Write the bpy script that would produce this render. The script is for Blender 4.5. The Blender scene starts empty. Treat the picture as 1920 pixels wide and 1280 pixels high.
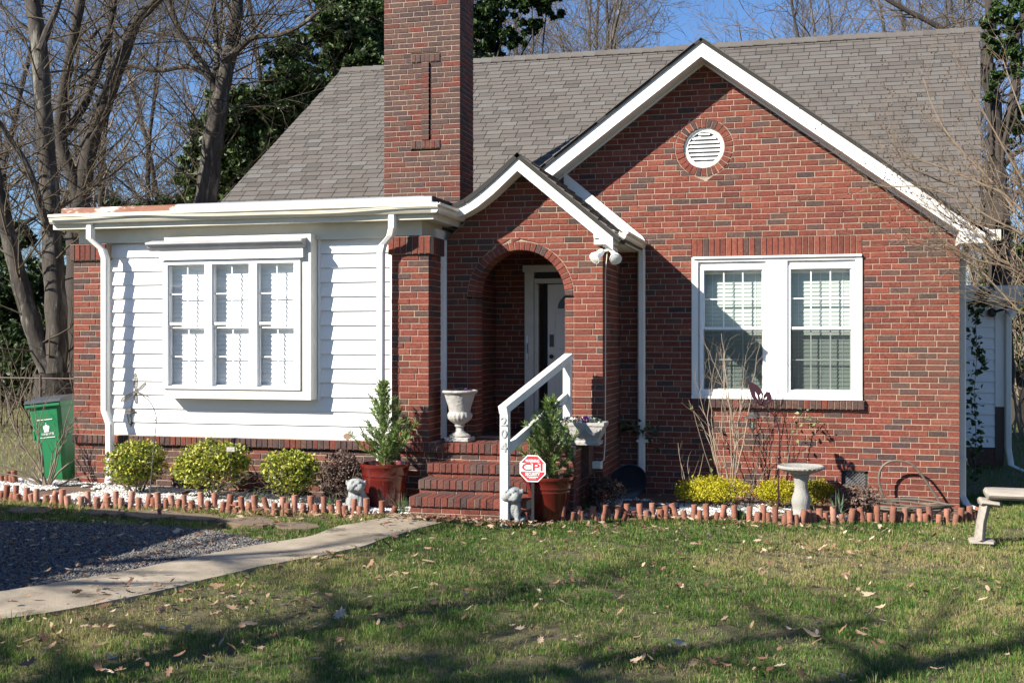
import bpy, math, random
import numpy as np
from mathutils import Vector, Matrix

# ------------------------------------------------------------------ camera, sky, sun, exposure
scene = bpy.context.scene
COL = scene.collection
EYE = 1.845                                    # eye height in metres
YAW = math.radians(14.7)                       # the camera looks a little left of the house normal
FPX = 2170.0 / 1920.0                          # focal length over frame width
cam_data = bpy.data.cameras.new("camera")
cam = bpy.data.objects.new("camera", cam_data)
COL.objects.link(cam)
cam_data.sensor_width = 36.0
cam_data.lens = 36.0 * FPX
cam_data.clip_start = 0.05
cam_data.clip_end = 2000
cam.location = (0, 0, EYE)
cam.rotation_euler = (math.radians(90), 0, YAW)
scene.camera = cam

TO_SUN = Vector((-0.96, -1.0, 0.89)).normalized()
world = bpy.data.worlds.new("World")
scene.world = world
world.use_nodes = True
wn = world.node_tree.nodes
wl = world.node_tree.links
bg = wn["Background"]
sky = wn.new("ShaderNodeTexSky")
sky.sky_type = 'NISHITA'
sky.sun_disc = False
sky.sun_elevation = math.asin(TO_SUN.z)
sky.sun_rotation = math.atan2(TO_SUN.x, TO_SUN.y) % (2 * math.pi)
sky.air_density = 1.0
sky.dust_density = 0.2
sky.ozone_density = 3.0
tint = wn.new("ShaderNodeMix")                 # a clear, deep winter blue over the whole sky
tint.data_type = 'RGBA'
tint.blend_type = 'MULTIPLY'
tint.inputs[0].default_value = 1.0
tint.inputs[7].default_value = (0.80, 1.02, 1.32, 1)
wl.new(sky.outputs[0], tint.inputs[6])
wl.new(tint.outputs[2], bg.inputs[0])
bg.inputs[1].default_value = 0.052
sun_data = bpy.data.lights.new("sun", 'SUN')
sun_data.energy = 5.0
sun_data.angle = math.radians(0.5)
sun_data.color = (1.0, 0.94, 0.83)
sun = bpy.data.objects.new("sun", sun_data)
COL.objects.link(sun)
sun.rotation_euler = (-TO_SUN).to_track_quat('-Z', 'Y').to_euler()
sun.location = (-20, -20, 20)
scene.view_settings.view_transform = 'Standard'
scene.view_settings.look = 'None'
scene.view_settings.gamma = 1.0
scene.view_settings.use_curve_mapping = False
scene.view_settings.exposure = 1.22
scene.render.engine = 'CYCLES'
scene.cycles.max_bounces = 6
scene.cycles.diffuse_bounces = 2
scene.cycles.transparent_max_bounces = 12
scene.cycles.use_denoising = True

# ------------------------------------------------------------------ helpers
CS, SN = math.cos(YAW), math.sin(YAW)


def G(x, y=0.0):
    """height of the gently sloping plot"""
    return -0.0245 * max(-14.0, min(10.0, x))


def at(px, py, Y):
    """survey: the point of the plane Y that a full-size photo pixel shows"""
    h = (px - 960) / 2170.0
    t = Y / (CS + h * SN)
    return Vector((t * (h * CS - SN), Y, EYE + t * (640 - py) / 2170.0))


def ax(px, Y):
    return at(px, 640, Y).x


def ground(px, py):
    h = (px - 960) / 2170.0
    dx, dy, dz = h * CS - SN, CS + h * SN, (640 - py) / 2170.0
    t = EYE / (-dz - 0.0245 * dx)
    return Vector((t * dx, t * dy, EYE + t * dz))


def tag(o, label=None, cat=None, group=None, kind=None):
    if label: o["label"] = label
    if cat: o["category"] = cat
    if group: o["group"] = group
    if kind: o["kind"] = kind
    return o


WORLD = {}


def empty(name, loc=(0, 0, 0)):
    o = bpy.data.objects.new(name, None)
    o.empty_display_size = 0.1
    o.location = loc
    COL.objects.link(o)
    WORLD[o] = Matrix.Translation(Vector(loc))
    return o


def thing(name, label, cat, loc=(0, 0, 0), group=None):
    return tag(empty(name, loc), label, cat, group)


def link(name, me, parent=None, basis=None):
    o = bpy.data.objects.new(name, me)
    COL.objects.link(o)
    if parent is not None:
        o.parent = parent
        o.matrix_parent_inverse = WORLD[parent].inverted()
    if basis is not None:
        o.matrix_basis = basis
    WORLD[o] = basis.copy() if basis is not None else Matrix.Identity(4)
    return o


KIDS = {}


def copy_tree(o, parent=None, loc=None, rz=0.0, sc=None):
    c = o.copy()
    COL.objects.link(c)
    if parent is not None:
        c.parent = parent
    for ch in list(o.children):
        copy_tree(ch, c)
    if loc is not None:
        c.location = loc
        c.rotation_euler = (0, 0, rz)
    if sc is not None:
        c.scale = sc if hasattr(sc, '__len__') else (sc, sc, sc)
    return c


def fast_mesh(name, V, F, mats, mi=None, tone=None, smooth=False):
    """V (n,3) array, F (m,k) array of k-gons"""
    V = np.asarray(V, dtype=np.float32)
    F = np.asarray(F, dtype=np.int32)
    m, k = F.shape
    me = bpy.data.meshes.new(name)
    me.vertices.add(len(V))
    me.vertices.foreach_set("co", V.ravel())
    me.loops.add(m * k)
    me.loops.foreach_set("vertex_index", F.ravel())
    me.polygons.add(m)
    me.polygons.foreach_set("loop_start", np.arange(0, m * k, k, dtype=np.int32))
    me.polygons.foreach_set("loop_total", np.full(m, k, dtype=np.int32))
    for mt in mats: me.materials.append(mt)
    if mi is not None: me.polygons.foreach_set("material_index", np.asarray(mi, dtype=np.int32))
    if smooth: me.polygons.foreach_set("use_smooth", np.ones(m, dtype=bool))
    me.update(calc_edges=True)
    if tone is not None:
        a = me.attributes.new("tone", 'FLOAT', 'FACE')
        a.data.foreach_set("value", np.asarray(tone, dtype=np.float32))
    return me


class MB:
    """collects faces for ONE mesh object"""
    def __init__(s):
        s.v, s.f, s.m, s.t = [], [], [], []

    def add(s, vs, fs, mi=0, tone=0.5):
        b = len(s.v)
        s.v.extend([tuple(p) for p in vs])
        for f in fs:
            s.f.append([b + i for i in f])
            s.m.append(mi)
            s.t.append(tone)
        return s

    def box(s, a, b, mi=0, tone=0.5):
        (x0, y0, z0), (x1, y1, z1) = a, b
        x0, x1 = min(x0, x1), max(x0, x1); y0, y1 = min(y0, y1), max(y0, y1); z0, z1 = min(z0, z1), max(z0, z1)
        return s.add([(x0, y0, z0), (x1, y0, z0), (x1, y1, z0), (x0, y1, z0), (x0, y0, z1), (x1, y0, z1), (x1, y1, z1), (x0, y1, z1)],
                     [(0, 3, 2, 1), (4, 5, 6, 7), (0, 1, 5, 4), (1, 2, 6, 5), (2, 3, 7, 6), (3, 0, 4, 7)], mi, tone)

    def cbox(s, a, b, c=0.004, mi=0):
        """box with all edges chamfered on the front (-Y) side"""
        (x0, y0, z0), (x1, y1, z1) = a, b
        vs = [(x0, y1, z0), (x1, y1, z0), (x1, y1, z1), (x0, y1, z1),
              (x0, y0 + c, z0), (x1, y0 + c, z0), (x1, y0 + c, z1), (x0, y0 + c, z1),
              (x0 + c, y0, z0 + c), (x1 - c, y0, z0 + c), (x1 - c, y0, z1 - c), (x0 + c, y0, z1 - c)]
        fs = [(0, 3, 2, 1), (8, 9, 10, 11)]
        for i in range(4):
            j = (i + 1) % 4
            fs += [(i, j, 4 + j, 4 + i), (4 + i, 4 + j, 8 + j, 8 + i)]
        return s.add(vs, fs, mi)

    def poly(s, pts, ext, mi=0):
        """closed polygon pts (3-D) extruded by vector ext"""
        n = len(pts)
        e = Vector(ext)
        p = [Vector(q) for q in pts]
        vs = p + [q + e for q in p]
        fs = [tuple(range(n)), tuple(range(2 * n - 1, n - 1, -1))]
        fs += [(i, n + i, n + (i + 1) % n, (i + 1) % n) for i in range(n)]
        return s.add(vs, fs, mi)

    def tube(s, pts, rad, n=8, mi=0, cap=True, flat=1.0):
        pts = [Vector(p) for p in pts]
        if not hasattr(rad, '__len__'): rad = [rad] * len(pts)
        rings = []
        up = None
        for i, p in enumerate(pts):
            d = (pts[min(i + 1, len(pts) - 1)] - pts[max(i - 1, 0)])
            if d.length < 1e-9: d = Vector((0, 0, 1))
            d.normalize()
            if up is None:
                up = Vector((0, 0, 1)) if abs(d.z) < 0.9 else Vector((0, 1, 0))
            a = d.cross(up)
            if a.length < 1e-6: a = d.cross(Vector((1, 0.1, 0)))
            a.normalize()
            b = d.cross(a).normalized()
            up = -b if False else up
            rings.append([p + (a * math.cos(2 * math.pi * k / n) + b * math.sin(2 * math.pi * k / n) * flat) * rad[i] for k in range(n)])
        vs = [q for r in rings for q in r]
        fs = []
        for i in range(len(pts) - 1):
            for k in range(n):
                k2 = (k + 1) % n
                fs.append((i * n + k, i * n + k2, (i + 1) * n + k2, (i + 1) * n + k))
        if cap:
            fs.append(tuple(range(n - 1, -1, -1)))
            fs.append(tuple(range((len(pts) - 1) * n, len(pts) * n)))
        return s.add(vs, fs, mi)

    def rect_tube(s, pts, w, d, mi=0):
        """downspout: rectangular section w (along X) by d (along Y) through near-vertical pts"""
        rings = []
        for p in pts:
            x, y, z = p
            c = w * 0.18
            rings.append([(x - w / 2 + c, y - d / 2, z), (x + w / 2 - c, y - d / 2, z), (x + w / 2, y - d / 2 + c, z), (x + w / 2, y + d / 2, z), (x - w / 2, y + d / 2, z), (x - w / 2, y - d / 2 + c, z)])
        n = 6
        vs = [q for r in rings for q in r]
        fs = [(i * n + k, i * n + (k + 1) % n, (i + 1) * n + (k + 1) % n, (i + 1) * n + k) for i in range(len(pts) - 1) for k in range(n)]
        fs += [tuple(range(n)), tuple(range((len(pts) - 1) * n, len(pts) * n))]
        return s.add(vs, fs, mi)

    def lathe(s, c, prof, n=32, mi=0, wob=None, close=True):
        c = Vector(c)
        vs = []
        for j, (r, z) in enumerate(prof):
            for k in range(n):
                a = 2 * math.pi * k / n
                rr = r * (wob(a, z) if wob else 1.0)
                vs.append(c + Vector((rr * math.cos(a), rr * math.sin(a), z)))
        fs = [(j * n + k, j * n + (k + 1) % n, (j + 1) * n + (k + 1) % n, (j + 1) * n + k) for j in range(len(prof) - 1) for k in range(n)]
        if close:
            fs += [tuple(range(n - 1, -1, -1)), tuple(range((len(prof) - 1) * n, len(prof) * n))]
        return s.add(vs, fs, mi)

    def sphere(s, c, r, n=10, m=6, mi=0):
        c = Vector(c)
        if not hasattr(r, '__len__'): r = (r, r, r)
        vs = [c + Vector((0, 0, -r[2]))]
        for j in range(1, m):
            t = math.pi * j / m
            for k in range(n):
                a = 2 * math.pi * k / n
                vs.append(c + Vector((r[0] * math.sin(t) * math.cos(a), r[1] * math.sin(t) * math.sin(a), -r[2] * math.cos(t))))
        vs.append(c + Vector((0, 0, r[2])))
        fs = [(0, 1 + (k + 1) % n, 1 + k) for k in range(n)]
        for j in range(m - 2):
            for k in range(n):
                b = 1 + j * n
                fs.append((b + k, b + (k + 1) % n, b + n + (k + 1) % n, b + n + k))
        L = len(vs) - 1
        b = 1 + (m - 2) * n
        fs += [(b + k, b + (k + 1) % n, L) for k in range(n)]
        return s.add(vs, fs, mi)

    def xform(s, M):
        s.v = [tuple(M @ Vector(p)) for p in s.v]
        return s

    def mesh(s, name, mats, smooth=False):
        me = bpy.data.meshes.new(name)
        me.from_pydata(s.v, [], s.f)
        for mt in (mats if isinstance(mats, (list, tuple)) else [mats]): me.materials.append(mt)
        me.polygons.foreach_set("material_index", s.m)
        if smooth: me.polygons.foreach_set("use_smooth", [True] * len(s.f))
        a = me.attributes.new("tone", 'FLOAT', 'FACE')
        a.data.foreach_set("value", s.t)
        me.update()
        return me

    def build(s, name, mats, parent=None, smooth=False, label=None, kind=None):
        o = link(name, s.mesh(name, mats, smooth), parent)
        if smooth:
            try: o.data.shade_auto_smooth
            except Exception: pass
            smooth_by_angle(o.data)
        return tag(o, label=label, kind=kind)


def smooth_by_angle(me, deg=38):
    """sharp edges where the faces meet at more than deg"""
    import bmesh
    bm = bmesh.new()
    bm.from_mesh(me)
    lim = math.radians(deg)
    for e in bm.edges:
        if len(e.link_faces) == 2 and e.calc_face_angle(0) > lim:
            e.smooth = False
    bm.to_mesh(me)
    bm.free()


def part(name, mats, parent, fn, **kw):
    b = MB()
    fn(b)
    return b.build(name, mats, parent, **kw)


def text_mesh(name, s, size, mat_, depth=0.001, bold=0.0, M=None, parent=None):
    cu = bpy.data.curves.new(name, 'FONT')
    cu.body = s
    cu.size = size
    cu.extrude = depth
    cu.offset = bold
    cu.align_x = 'CENTER'
    cu.align_y = 'CENTER'
    cu.resolution_u = 3
    t = bpy.data.objects.new(name, cu)
    COL.objects.link(t)
    dg = bpy.context.evaluated_depsgraph_get()
    me = bpy.data.meshes.new_from_object(t.evaluated_get(dg))
    bpy.data.objects.remove(t)
    bpy.data.curves.remove(cu)
    me.name = name
    me.materials.clear()
    me.materials.append(mat_)
    if M is not None: me.transform(M)
    return link(name, me, parent)


def face_front(loc, rz=0.0):
    """text matrix: letters upright, facing -Y, at loc"""
    return Matrix.Translation(Vector(loc)) @ Matrix.Rotation(rz, 4, 'Z') @ Matrix.Rotation(math.radians(90), 4, 'X')


# ------------------------------------------------------------------ materials
MATS = {}


def mat(name, col, rough=0.6, col2=None, nscale=8.0, namt=0.5, bump=0.0, bscale=60.0, metal=0.0, spec=0.5, stretch=None, col3=None, n3=2.0, t3=0.55, detail=6.0, coat=0.0):
    m = bpy.data.materials.new(name)
    m.use_nodes = True
    nt = m.node_tree
    N, L = nt.nodes, nt.links
    p = N["Principled BSDF"]
    p.inputs["Roughness"].default_value = rough
    p.inputs["Metallic"].default_value = metal
    p.inputs["Specular IOR Level"].default_value = spec
    if coat: p.inputs["Coat Weight"].default_value = coat
    geo = N.new("ShaderNodeNewGeometry")
    src = geo.outputs["Position"]
    if stretch:
        mp = N.new("ShaderNodeMapping")
        mp.inputs["Scale"].default_value = stretch
        L.new(src, mp.inputs["Vector"])
        src = mp.outputs["Vector"]
    out = None
    if col2:
        n = N.new("ShaderNodeTexNoise")
        n.inputs["Scale"].default_value = nscale
        n.inputs["Detail"].default_value = detail
        n.inputs["Roughness"].default_value = 0.65
        L.new(src, n.inputs["Vector"])
        r = N.new("ShaderNodeMapRange")
        r.inputs["From Min"].default_value = 0.5 - namt * 0.5
        r.inputs["From Max"].default_value = 0.5 + namt * 0.5
        L.new(n.outputs["Fac"], r.inputs["Value"])
        mx = N.new("ShaderNodeMix")
        mx.data_type = 'RGBA'
        L.new(r.outputs[0], mx.inputs["Factor"])
        mx.inputs[6].default_value = (*col, 1)
        mx.inputs[7].default_value = (*col2, 1)
        out = mx.outputs[2]
        if col3:
            n3_ = N.new("ShaderNodeTexNoise")
            n3_.inputs["Scale"].default_value = n3
            n3_.inputs["Detail"].default_value = 8
            n3_.inputs["Roughness"].default_value = 0.7
            L.new(src, n3_.inputs["Vector"])
            r3 = N.new("ShaderNodeMapRange")
            r3.inputs["From Min"].default_value = t3
            r3.inputs["From Max"].default_value = t3 + 0.08
            L.new(n3_.outputs["Fac"], r3.inputs["Value"])
            m3 = N.new("ShaderNodeMix")
            m3.data_type = 'RGBA'
            L.new(r3.outputs[0], m3.inputs["Factor"])
            L.new(out, m3.inputs[6])
            m3.inputs[7].default_value = (*col3, 1)
            out = m3.outputs[2]
        L.new(out, p.inputs["Base Color"])
    else:
        p.inputs["Base Color"].default_value = (*col, 1)
    if bump:
        nb = N.new("ShaderNodeTexNoise")
        nb.inputs["Scale"].default_value = bscale
        nb.inputs["Detail"].default_value = 5
        L.new(src, nb.inputs["Vector"])
        bp = N.new("ShaderNodeBump")
        bp.inputs["Strength"].default_value = bump
        bp.inputs["Distance"].default_value = 0.01
        L.new(nb.outputs["Fac"], bp.inputs["Height"])
        L.new(bp.outputs[0], p.inputs["Normal"])
    MATS[name] = m
    return m


def tone_mat(name, stops, rough=0.85, bump=0.5, bscale=90.0, nscale=40.0, namt=0.25, spec=0.3, dirt=None, transl=0.0, rnd=0.0):
    """colour picked by the face attribute 'tone' through stops, with fine grain"""
    m = bpy.data.materials.new(name)
    m.use_nodes = True
    nt = m.node_tree
    N, L = nt.nodes, nt.links
    p = N["Principled BSDF"]
    p.inputs["Roughness"].default_value = rough
    p.inputs["Specular IOR Level"].default_value = spec
    a = N.new("ShaderNodeAttribute")
    a.attribute_name = "tone"
    cr = N.new("ShaderNodeValToRGB")
    e = cr.color_ramp.elements
    e[0].position, e[0].color = stops[0][0], (*stops[0][1], 1)
    e[1].position, e[1].color = stops[-1][0], (*stops[-1][1], 1)
    for pos, c in stops[1:-1]:
        x = e.new(pos)
        x.color = (*c, 1)
    L.new(a.outputs["Fac"], cr.inputs[0])
    geo = N.new("ShaderNodeNewGeometry")
    n = N.new("ShaderNodeTexNoise")
    n.inputs["Scale"].default_value = nscale
    n.inputs["Detail"].default_value = 7
    n.inputs["Roughness"].default_value = 0.7
    L.new(geo.outputs["Position"], n.inputs["Vector"])
    r = N.new("ShaderNodeMapRange")
    r.inputs["From Min"].default_value = 0.3
    r.inputs["From Max"].default_value = 0.7
    r.inputs["To Min"].default_value = 1 - namt
    r.inputs["To Max"].default_value = 1 + namt
    L.new(n.outputs["Fac"], r.inputs["Value"])
    mul = N.new("ShaderNodeMix")
    mul.data_type = 'RGBA'
    mul.blend_type = 'MULTIPLY'
    mul.inputs["Factor"].default_value = 1.0
    L.new(cr.outputs[0], mul.inputs[6])
    L.new(r.outputs[0], mul.inputs[7])
    out = mul.outputs[2]
    if dirt:
        col, sc, lo, hi = dirt
        n2 = N.new("ShaderNodeTexNoise")
        n2.inputs["Scale"].default_value = sc
        n2.inputs["Detail"].default_value = 6
        L.new(geo.outputs["Position"], n2.inputs["Vector"])
        r2 = N.new("ShaderNodeMapRange")
        r2.inputs["From Min"].default_value = lo
        r2.inputs["From Max"].default_value = hi
        r2.inputs["To Max"].default_value = 0.7
        L.new(n2.outputs["Fac"], r2.inputs["Value"])
        m2 = N.new("ShaderNodeMix")
        m2.data_type = 'RGBA'
        L.new(r2.outputs[0], m2.inputs["Factor"])
        L.new(out, m2.inputs[6])
        m2.inputs[7].default_value = (*col, 1)
        out = m2.outputs[2]
    L.new(out, p.inputs["Base Color"])
    if bump:
        nb = N.new("ShaderNodeTexNoise")
        nb.inputs["Scale"].default_value = bscale
        nb.inputs["Detail"].default_value = 4
        L.new(geo.outputs["Position"], nb.inputs["Vector"])
        bp = N.new("ShaderNodeBump")
        bp.inputs["Strength"].default_value = bump
        bp.inputs["Distance"].default_value = 0.012
        L.new(nb.outputs["Fac"], bp.inputs["Height"])
        L.new(bp.outputs[0], p.inputs["Normal"])
    if transl:
        tr = N.new("ShaderNodeBsdfTranslucent")
        L.new(out, tr.inputs["Color"])
        ms = N.new("ShaderNodeMixShader")
        ms.inputs[0].default_value = transl
        L.new(p.outputs[0], ms.inputs[1])
        L.new(tr.outputs[0], ms.inputs[2])
        L.new(ms.outputs[0], N["Material Output"].inputs[0])
    MATS[name] = m
    return m


def glass_mat(name, tint=(1, 1, 1), rough=0.02, mix=None):
    m = bpy.data.materials.new(name)
    m.use_nodes = True
    nt = m.node_tree
    N, L = nt.nodes, nt.links
    N.remove(N["Principled BSDF"])
    tr = N.new("ShaderNodeBsdfTransparent")
    tr.inputs[0].default_value = (*tint, 1)
    gl = N.new("ShaderNodeBsdfGlossy")
    gl.inputs["Roughness"].default_value = rough
    ms = N.new("ShaderNodeMixShader")
    if mix is None:
        lw = N.new("ShaderNodeLayerWeight")
        lw.inputs[0].default_value = 0.5
        pw = N.new("ShaderNodeMath")
        pw.operation = 'POWER'
        pw.inputs[1].default_value = 3.0
        L.new(lw.outputs["Facing"], pw.inputs[0])
        ma = N.new("ShaderNodeMath")
        ma.operation = 'MULTIPLY_ADD'
        ma.inputs[1].default_value = 0.8
        ma.inputs[2].default_value = 0.04
        L.new(pw.outputs[0], ma.inputs[0])
        L.new(ma.outputs[0], ms.inputs[0])
    else:
        ms.inputs[0].default_value = mix
    L.new(tr.outputs[0], ms.inputs[1])
    L.new(gl.outputs[0], ms.inputs[2])
    L.new(ms.outputs[0], N["Material Output"].inputs[0])
    MATS[name] = m
    return m


BRICK_STOPS = [(0.0, (0.058, 0.036, 0.034)), (0.12, (0.078, 0.047, 0.042)), (0.3, (0.105, 0.055, 0.043)), (0.42, (0.105, 0.033, 0.026)),
               (0.7, (0.158, 0.043, 0.029)), (0.9, (0.194, 0.056, 0.037)), (1.0, (0.205, 0.070, 0.047))]
M_BRICK = tone_mat("fired_brick", BRICK_STOPS, rough=0.9, bump=0.7, bscale=110, nscale=38, namt=0.4, dirt=((0.09, 0.06, 0.05), 1.1, 0.52, 0.8))
M_MORTAR = mat("mortar", (0.40, 0.31, 0.235), 0.95, (0.27, 0.20, 0.15), 12, 0.6, bump=0.5, bscale=150)
M_SHINGLE = tone_mat("asphalt_shingle", [(0, (0.082, 0.074, 0.068)), (0.3, (0.102, 0.091, 0.083)), (0.55, (0.118, 0.104, 0.094)), (0.8, (0.121, 0.112, 0.103)), (1, (0.135, 0.128, 0.12))],
                     rough=0.95, bump=0.5, bscale=300, nscale=120, namt=0.22, spec=0.2, dirt=((0.09, 0.08, 0.07), 0.8, 0.55, 0.85))
M_FELT = mat("roof_felt", (0.03, 0.028, 0.026), 0.95)
M_WHITE = mat("white_paint", (0.80, 0.79, 0.76), 0.45, (0.72, 0.70, 0.66), 3, 0.9, bump=0.06, bscale=40)
M_WHITE_OLD = mat("weathered_white_paint", (0.76, 0.74, 0.68), 0.55, (0.60, 0.56, 0.48), 5, 0.7, bump=0.2, bscale=50)
M_CREAM = mat("cream_gutter_paint", (0.66, 0.63, 0.54), 0.45, (0.50, 0.47, 0.36), 4, 0.8, bump=0.08, bscale=30)
M_SIDING = mat("white_vinyl_siding", (0.80, 0.80, 0.79), 0.5, (0.74, 0.74, 0.73), 2.5, 0.9, bump=0.08, bscale=45)
M_VINYL = mat("white_window_vinyl", (0.82, 0.82, 0.81), 0.35)
M_BLIND = mat("blind_slat_vinyl", (0.78, 0.80, 0.78), 0.5)
M_BLIND2 = mat("greyish_blind_slats", (0.36, 0.42, 0.38), 0.5)
M_GLASS = glass_mat("window_glass")
M_SCREEN = glass_mat("insect_screen", (0.50, 0.52, 0.51), 0.6, 0.02)
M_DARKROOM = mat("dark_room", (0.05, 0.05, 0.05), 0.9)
M_DOOR = mat("cream_door_paint", (0.78, 0.73, 0.66), 0.4)
M_BLACK = mat("black_metal", (0.02, 0.02, 0.02), 0.35)
M_STEEL = mat("brushed_steel", (0.5, 0.5, 0.5), 0.3, metal=0.9)
M_ZINC = mat("silver_roof_coating", (0.40, 0.42, 0.44), 0.5, (0.28, 0.30, 0.32), 3, 0.7, bump=0.15, bscale=14)
M_RUST = mat("rusty_flashing", (0.17, 0.055, 0.03), 0.7, (0.26, 0.11, 0.06), 5, 0.6, col3=(0.74, 0.70, 0.66), n3=2.2, t3=0.49, bump=0.2, stretch=(1, 1, 3))
# ------------------------------------------------------------------ brickwork
rb = random.Random(11)
BRICKS = []          # every brick of the house: section, corners (u,v) x4, d0, d1, tone
BW = 0.203           # brick + joint, along the wall
J = 0.0095


class Sec:
    def __init__(s, part_, O, U, N, V=(0, 0, 1), dark=0.2, thick=0.2, sooty=None):
        s.part, s.O, s.U, s.N, s.V = part_, Vector(O), Vector(U), Vector(N), Vector(V)
        s.dark, s.thick, s.sooty = dark, thick, sooty
        s.mort = MB()

    def P(s, u, v, d):
        return s.O + s.U * u + s.V * v + s.N * d

    def tone(s, v=0):
        dk = s.dark(v) if callable(s.dark) else s.dark
        if rb.random() < dk:
            return rb.uniform(0.0, 0.3)
        if s.sooty: return rb.uniform(.22, .60)
        return min(1, max(0.38, rb.gauss(0.72, 0.13)))

    def brick(s, q, d0, d1, tone=None, v=0):
        BRICKS.append((s, q, d0, d1, s.tone(v) if tone is None else tone))

    def mortar(s, vb, vt, sp, d0=None, d1=-0.0065):
        L0, L1, R0, R1 = sp
        if R0 - L0 < 1e-4 and R1 - L1 < 1e-4: return
        d0 = -s.thick if d0 is None else d0
        P = s.P
        s.mort.add([P(L0, vb, d1), P(R0, vb, d1), P(R1, vt, d1), P(L1, vt, d1), P(L0, vb, d0), P(R0, vb, d0), P(R1, vt, d0), P(L1, vt, d0)],
                   [(0, 1, 2, 3), (7, 6, 5, 4), (4, 5, 1, 0), (3, 2, 6, 7), (1, 5, 6, 2), (4, 0, 3, 7)])

    def course(s, vb, vt, spans, k, depth=0.03, proud=0.0, bw=BW, corner=None, mortar=True, jj=J, tone=None):
        off = (k % 2) * bw * 0.5 + rb.uniform(-0.02, 0.02)
        if k % 5 == 0: off += bw * 0.25
        for sp in spans:
            L0, L1, R0, R1 = sp
            if mortar: s.mortar(vb, vt, (L0, L1, R0 - (.007 if corner else 0), R1 - (.007 if corner else 0)))
            lo, hi = min(L0, L1), max(R0, R1)
            n0 = int(math.floor((lo - off) / bw)) - 1
            js = [off + (n0 + i) * bw for i in range(int((hi - lo) / bw) + 4)]
            js = [c for c in js if c > lo and c < hi and (L0 != L1 or c - L0 > .06) and (R0 != R1 or R0 - c > .06)]
            js = [lo - jj / 2] + js + [hi + jj / 2]
            for c, c2 in zip(js, js[1:]):
                a, b = c + jj / 2, c2 - jj / 2
                b0, b1 = min(b, R0), min(b, R1)
                a0, a1 = max(a, L0), max(a, L1)
                if b0 - a0 < 0.012 and b1 - a1 < 0.012: continue
                b0, b1 = max(b0, a0), max(b1, a1)
                if (b0 - a0) + (b1 - a1) < 0.03: continue
                d0 = -depth
                if corner and b0 >= R0 - 1e-4:
                    d0 = -(0.1 if k % 2 else 0.2)
                jb, jt = rb.uniform(-.0015, .0015), rb.uniform(-.0015, .0015)
                pr = proud + rb.uniform(-0.0015, 0.0025)
                s.brick([(a0, vb + jj / 2 + jb), (b0, vb + jj / 2), (b1, vt - jj / 2 + jt), (a1, vt - jj / 2)], d0, pr, tone, v=vb)

    def fill(s, v0, v1, spans_fn, C, **kw):
        n = int(round((v1 - v0) / C))
        for k in range(n):
            vb, vt = v0 + k * C, v0 + (k + 1) * C
            sp = spans_fn(vb, vt)
            if sp: s.course(vb, vt, sp, k, **kw)

    def uprights(s, u0, u1, v0, v1, pitch=0.0665, d0=-0.05, d1=0.0, dark=None, mort=True, mort_d=None):
        """a row of soldiers or rowlocks standing side by side"""
        n = max(1, int(round((u1 - u0) / pitch)))
        p = (u1 - u0) / n
        if mort: s.mortar(v0, v1 - (.010 if d0 < -.15 else 0), (u0, u0, u1, u1), d1=(d1 - 0.009))
        for i in range(n):
            a, b = u0 + i * p + 0.004, u0 + (i + 1) * p - 0.004
            t = None
            if dark is not None: t = rb.uniform(0, 0.3) if rb.random() < dark else rb.uniform(0.4, 0.75)
            s.brick([(a, v0 + .004), (b, v0 + .004), (b, v1 - .004), (a, v1 - .004)], d0, d1 + rb.uniform(-.002, .003), t, v=v0)


def sub_rect(spans, a, b):
    return sub_gap(spans, a, a, b, b)


def sub_gap(spans, a0, a1, b0, b1):
    out = []
    for L0, L1, R0, R1 in spans:
        if b0 <= L0 and b1 <= L1 or a0 >= R0 and a1 >= R1:
            out.append((L0, L1, R0, R1)); continue
        if a0 > L0 or a1 > L1: out.append((L0, L1, min(a0, R0), min(a1, R1)))
        if b0 < R0 or b1 < R1: out.append((max(b0, L0), max(b1, L1), R0, R1))
    return out


def circ(c, zc, r, vb, vt):
    h0 = math.sqrt(max(0, r * r - (vb - zc) ** 2))
    h1 = math.sqrt(max(0, r * r - (vt - zc) ** 2))
    if h0 == 0 and h1 == 0:
        return None
    return c - h0, c - h1, c + h0, c + h1


HOUSE = thing("brick_house", "red brick cottage with white trim, tall chimney, arched porch and grey shingle roof", "house", (-3.2, 13.0, 0.0))


def wall_part(name, **kw):
    """wall meshes are created empty-ish now and filled with their mortar core later"""
    return name


# --- the wall parts and their sections (N points out of the wall)
SECS = {}


def sec(pname, key, *a, **kw):
    s = Sec(pname, *a, **kw)
    SECS.setdefault(pname, []).append(s)
    return s


YG, YE, YS = 13.65, 12.5, 11.8          # gable wall, entry front, sunroom front
# 1 ---- main gable wall
WX0, WX1, WZ0, WZ1 = -1.405, 0.511, 1.183, 2.827
APX, APZ, GS = -1.263, 5.30, 0.745       # gable ridge x, top of roof, slope
CG = (3.051 - 1.183) / 28
g1 = sec("gable_wall", 0, (0, YG, 0), (1, 0, 0), (0, -1, 0), dark=lambda v: 0.18)
VCX, VCZ, VR0, VR1 = -1.263, 4.107, 0.235, 0.342


def gable_spans(vb, vt):
    def lim(v):
        m = (APZ - 0.14 - v) / GS
        return APX - max(m, 0), APX + max(m, 0)
    a, b = lim(vb), lim(vt)
    lx = -3.3 if vb > 2.95 else -2.47
    L0, R0 = max(lx, a[0]), min(1.545, a[1])
    L1, R1 = max(lx, b[0]), min(1.545, b[1])
    sp = [(L0, L1, R0, R1)]
    m = (vb + vt) / 2
    if WZ0 < m < 3.051: sp = sub_rect(sp, WX0, WX1)
    if 0.183 < m < 0.383: sp = sub_rect(sp, 0.285, 0.573)
    c = circ(VCX, VCZ, VR1, vb, vt)
    if c: sp = sub_gap(sp, *c)
    return sp


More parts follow.
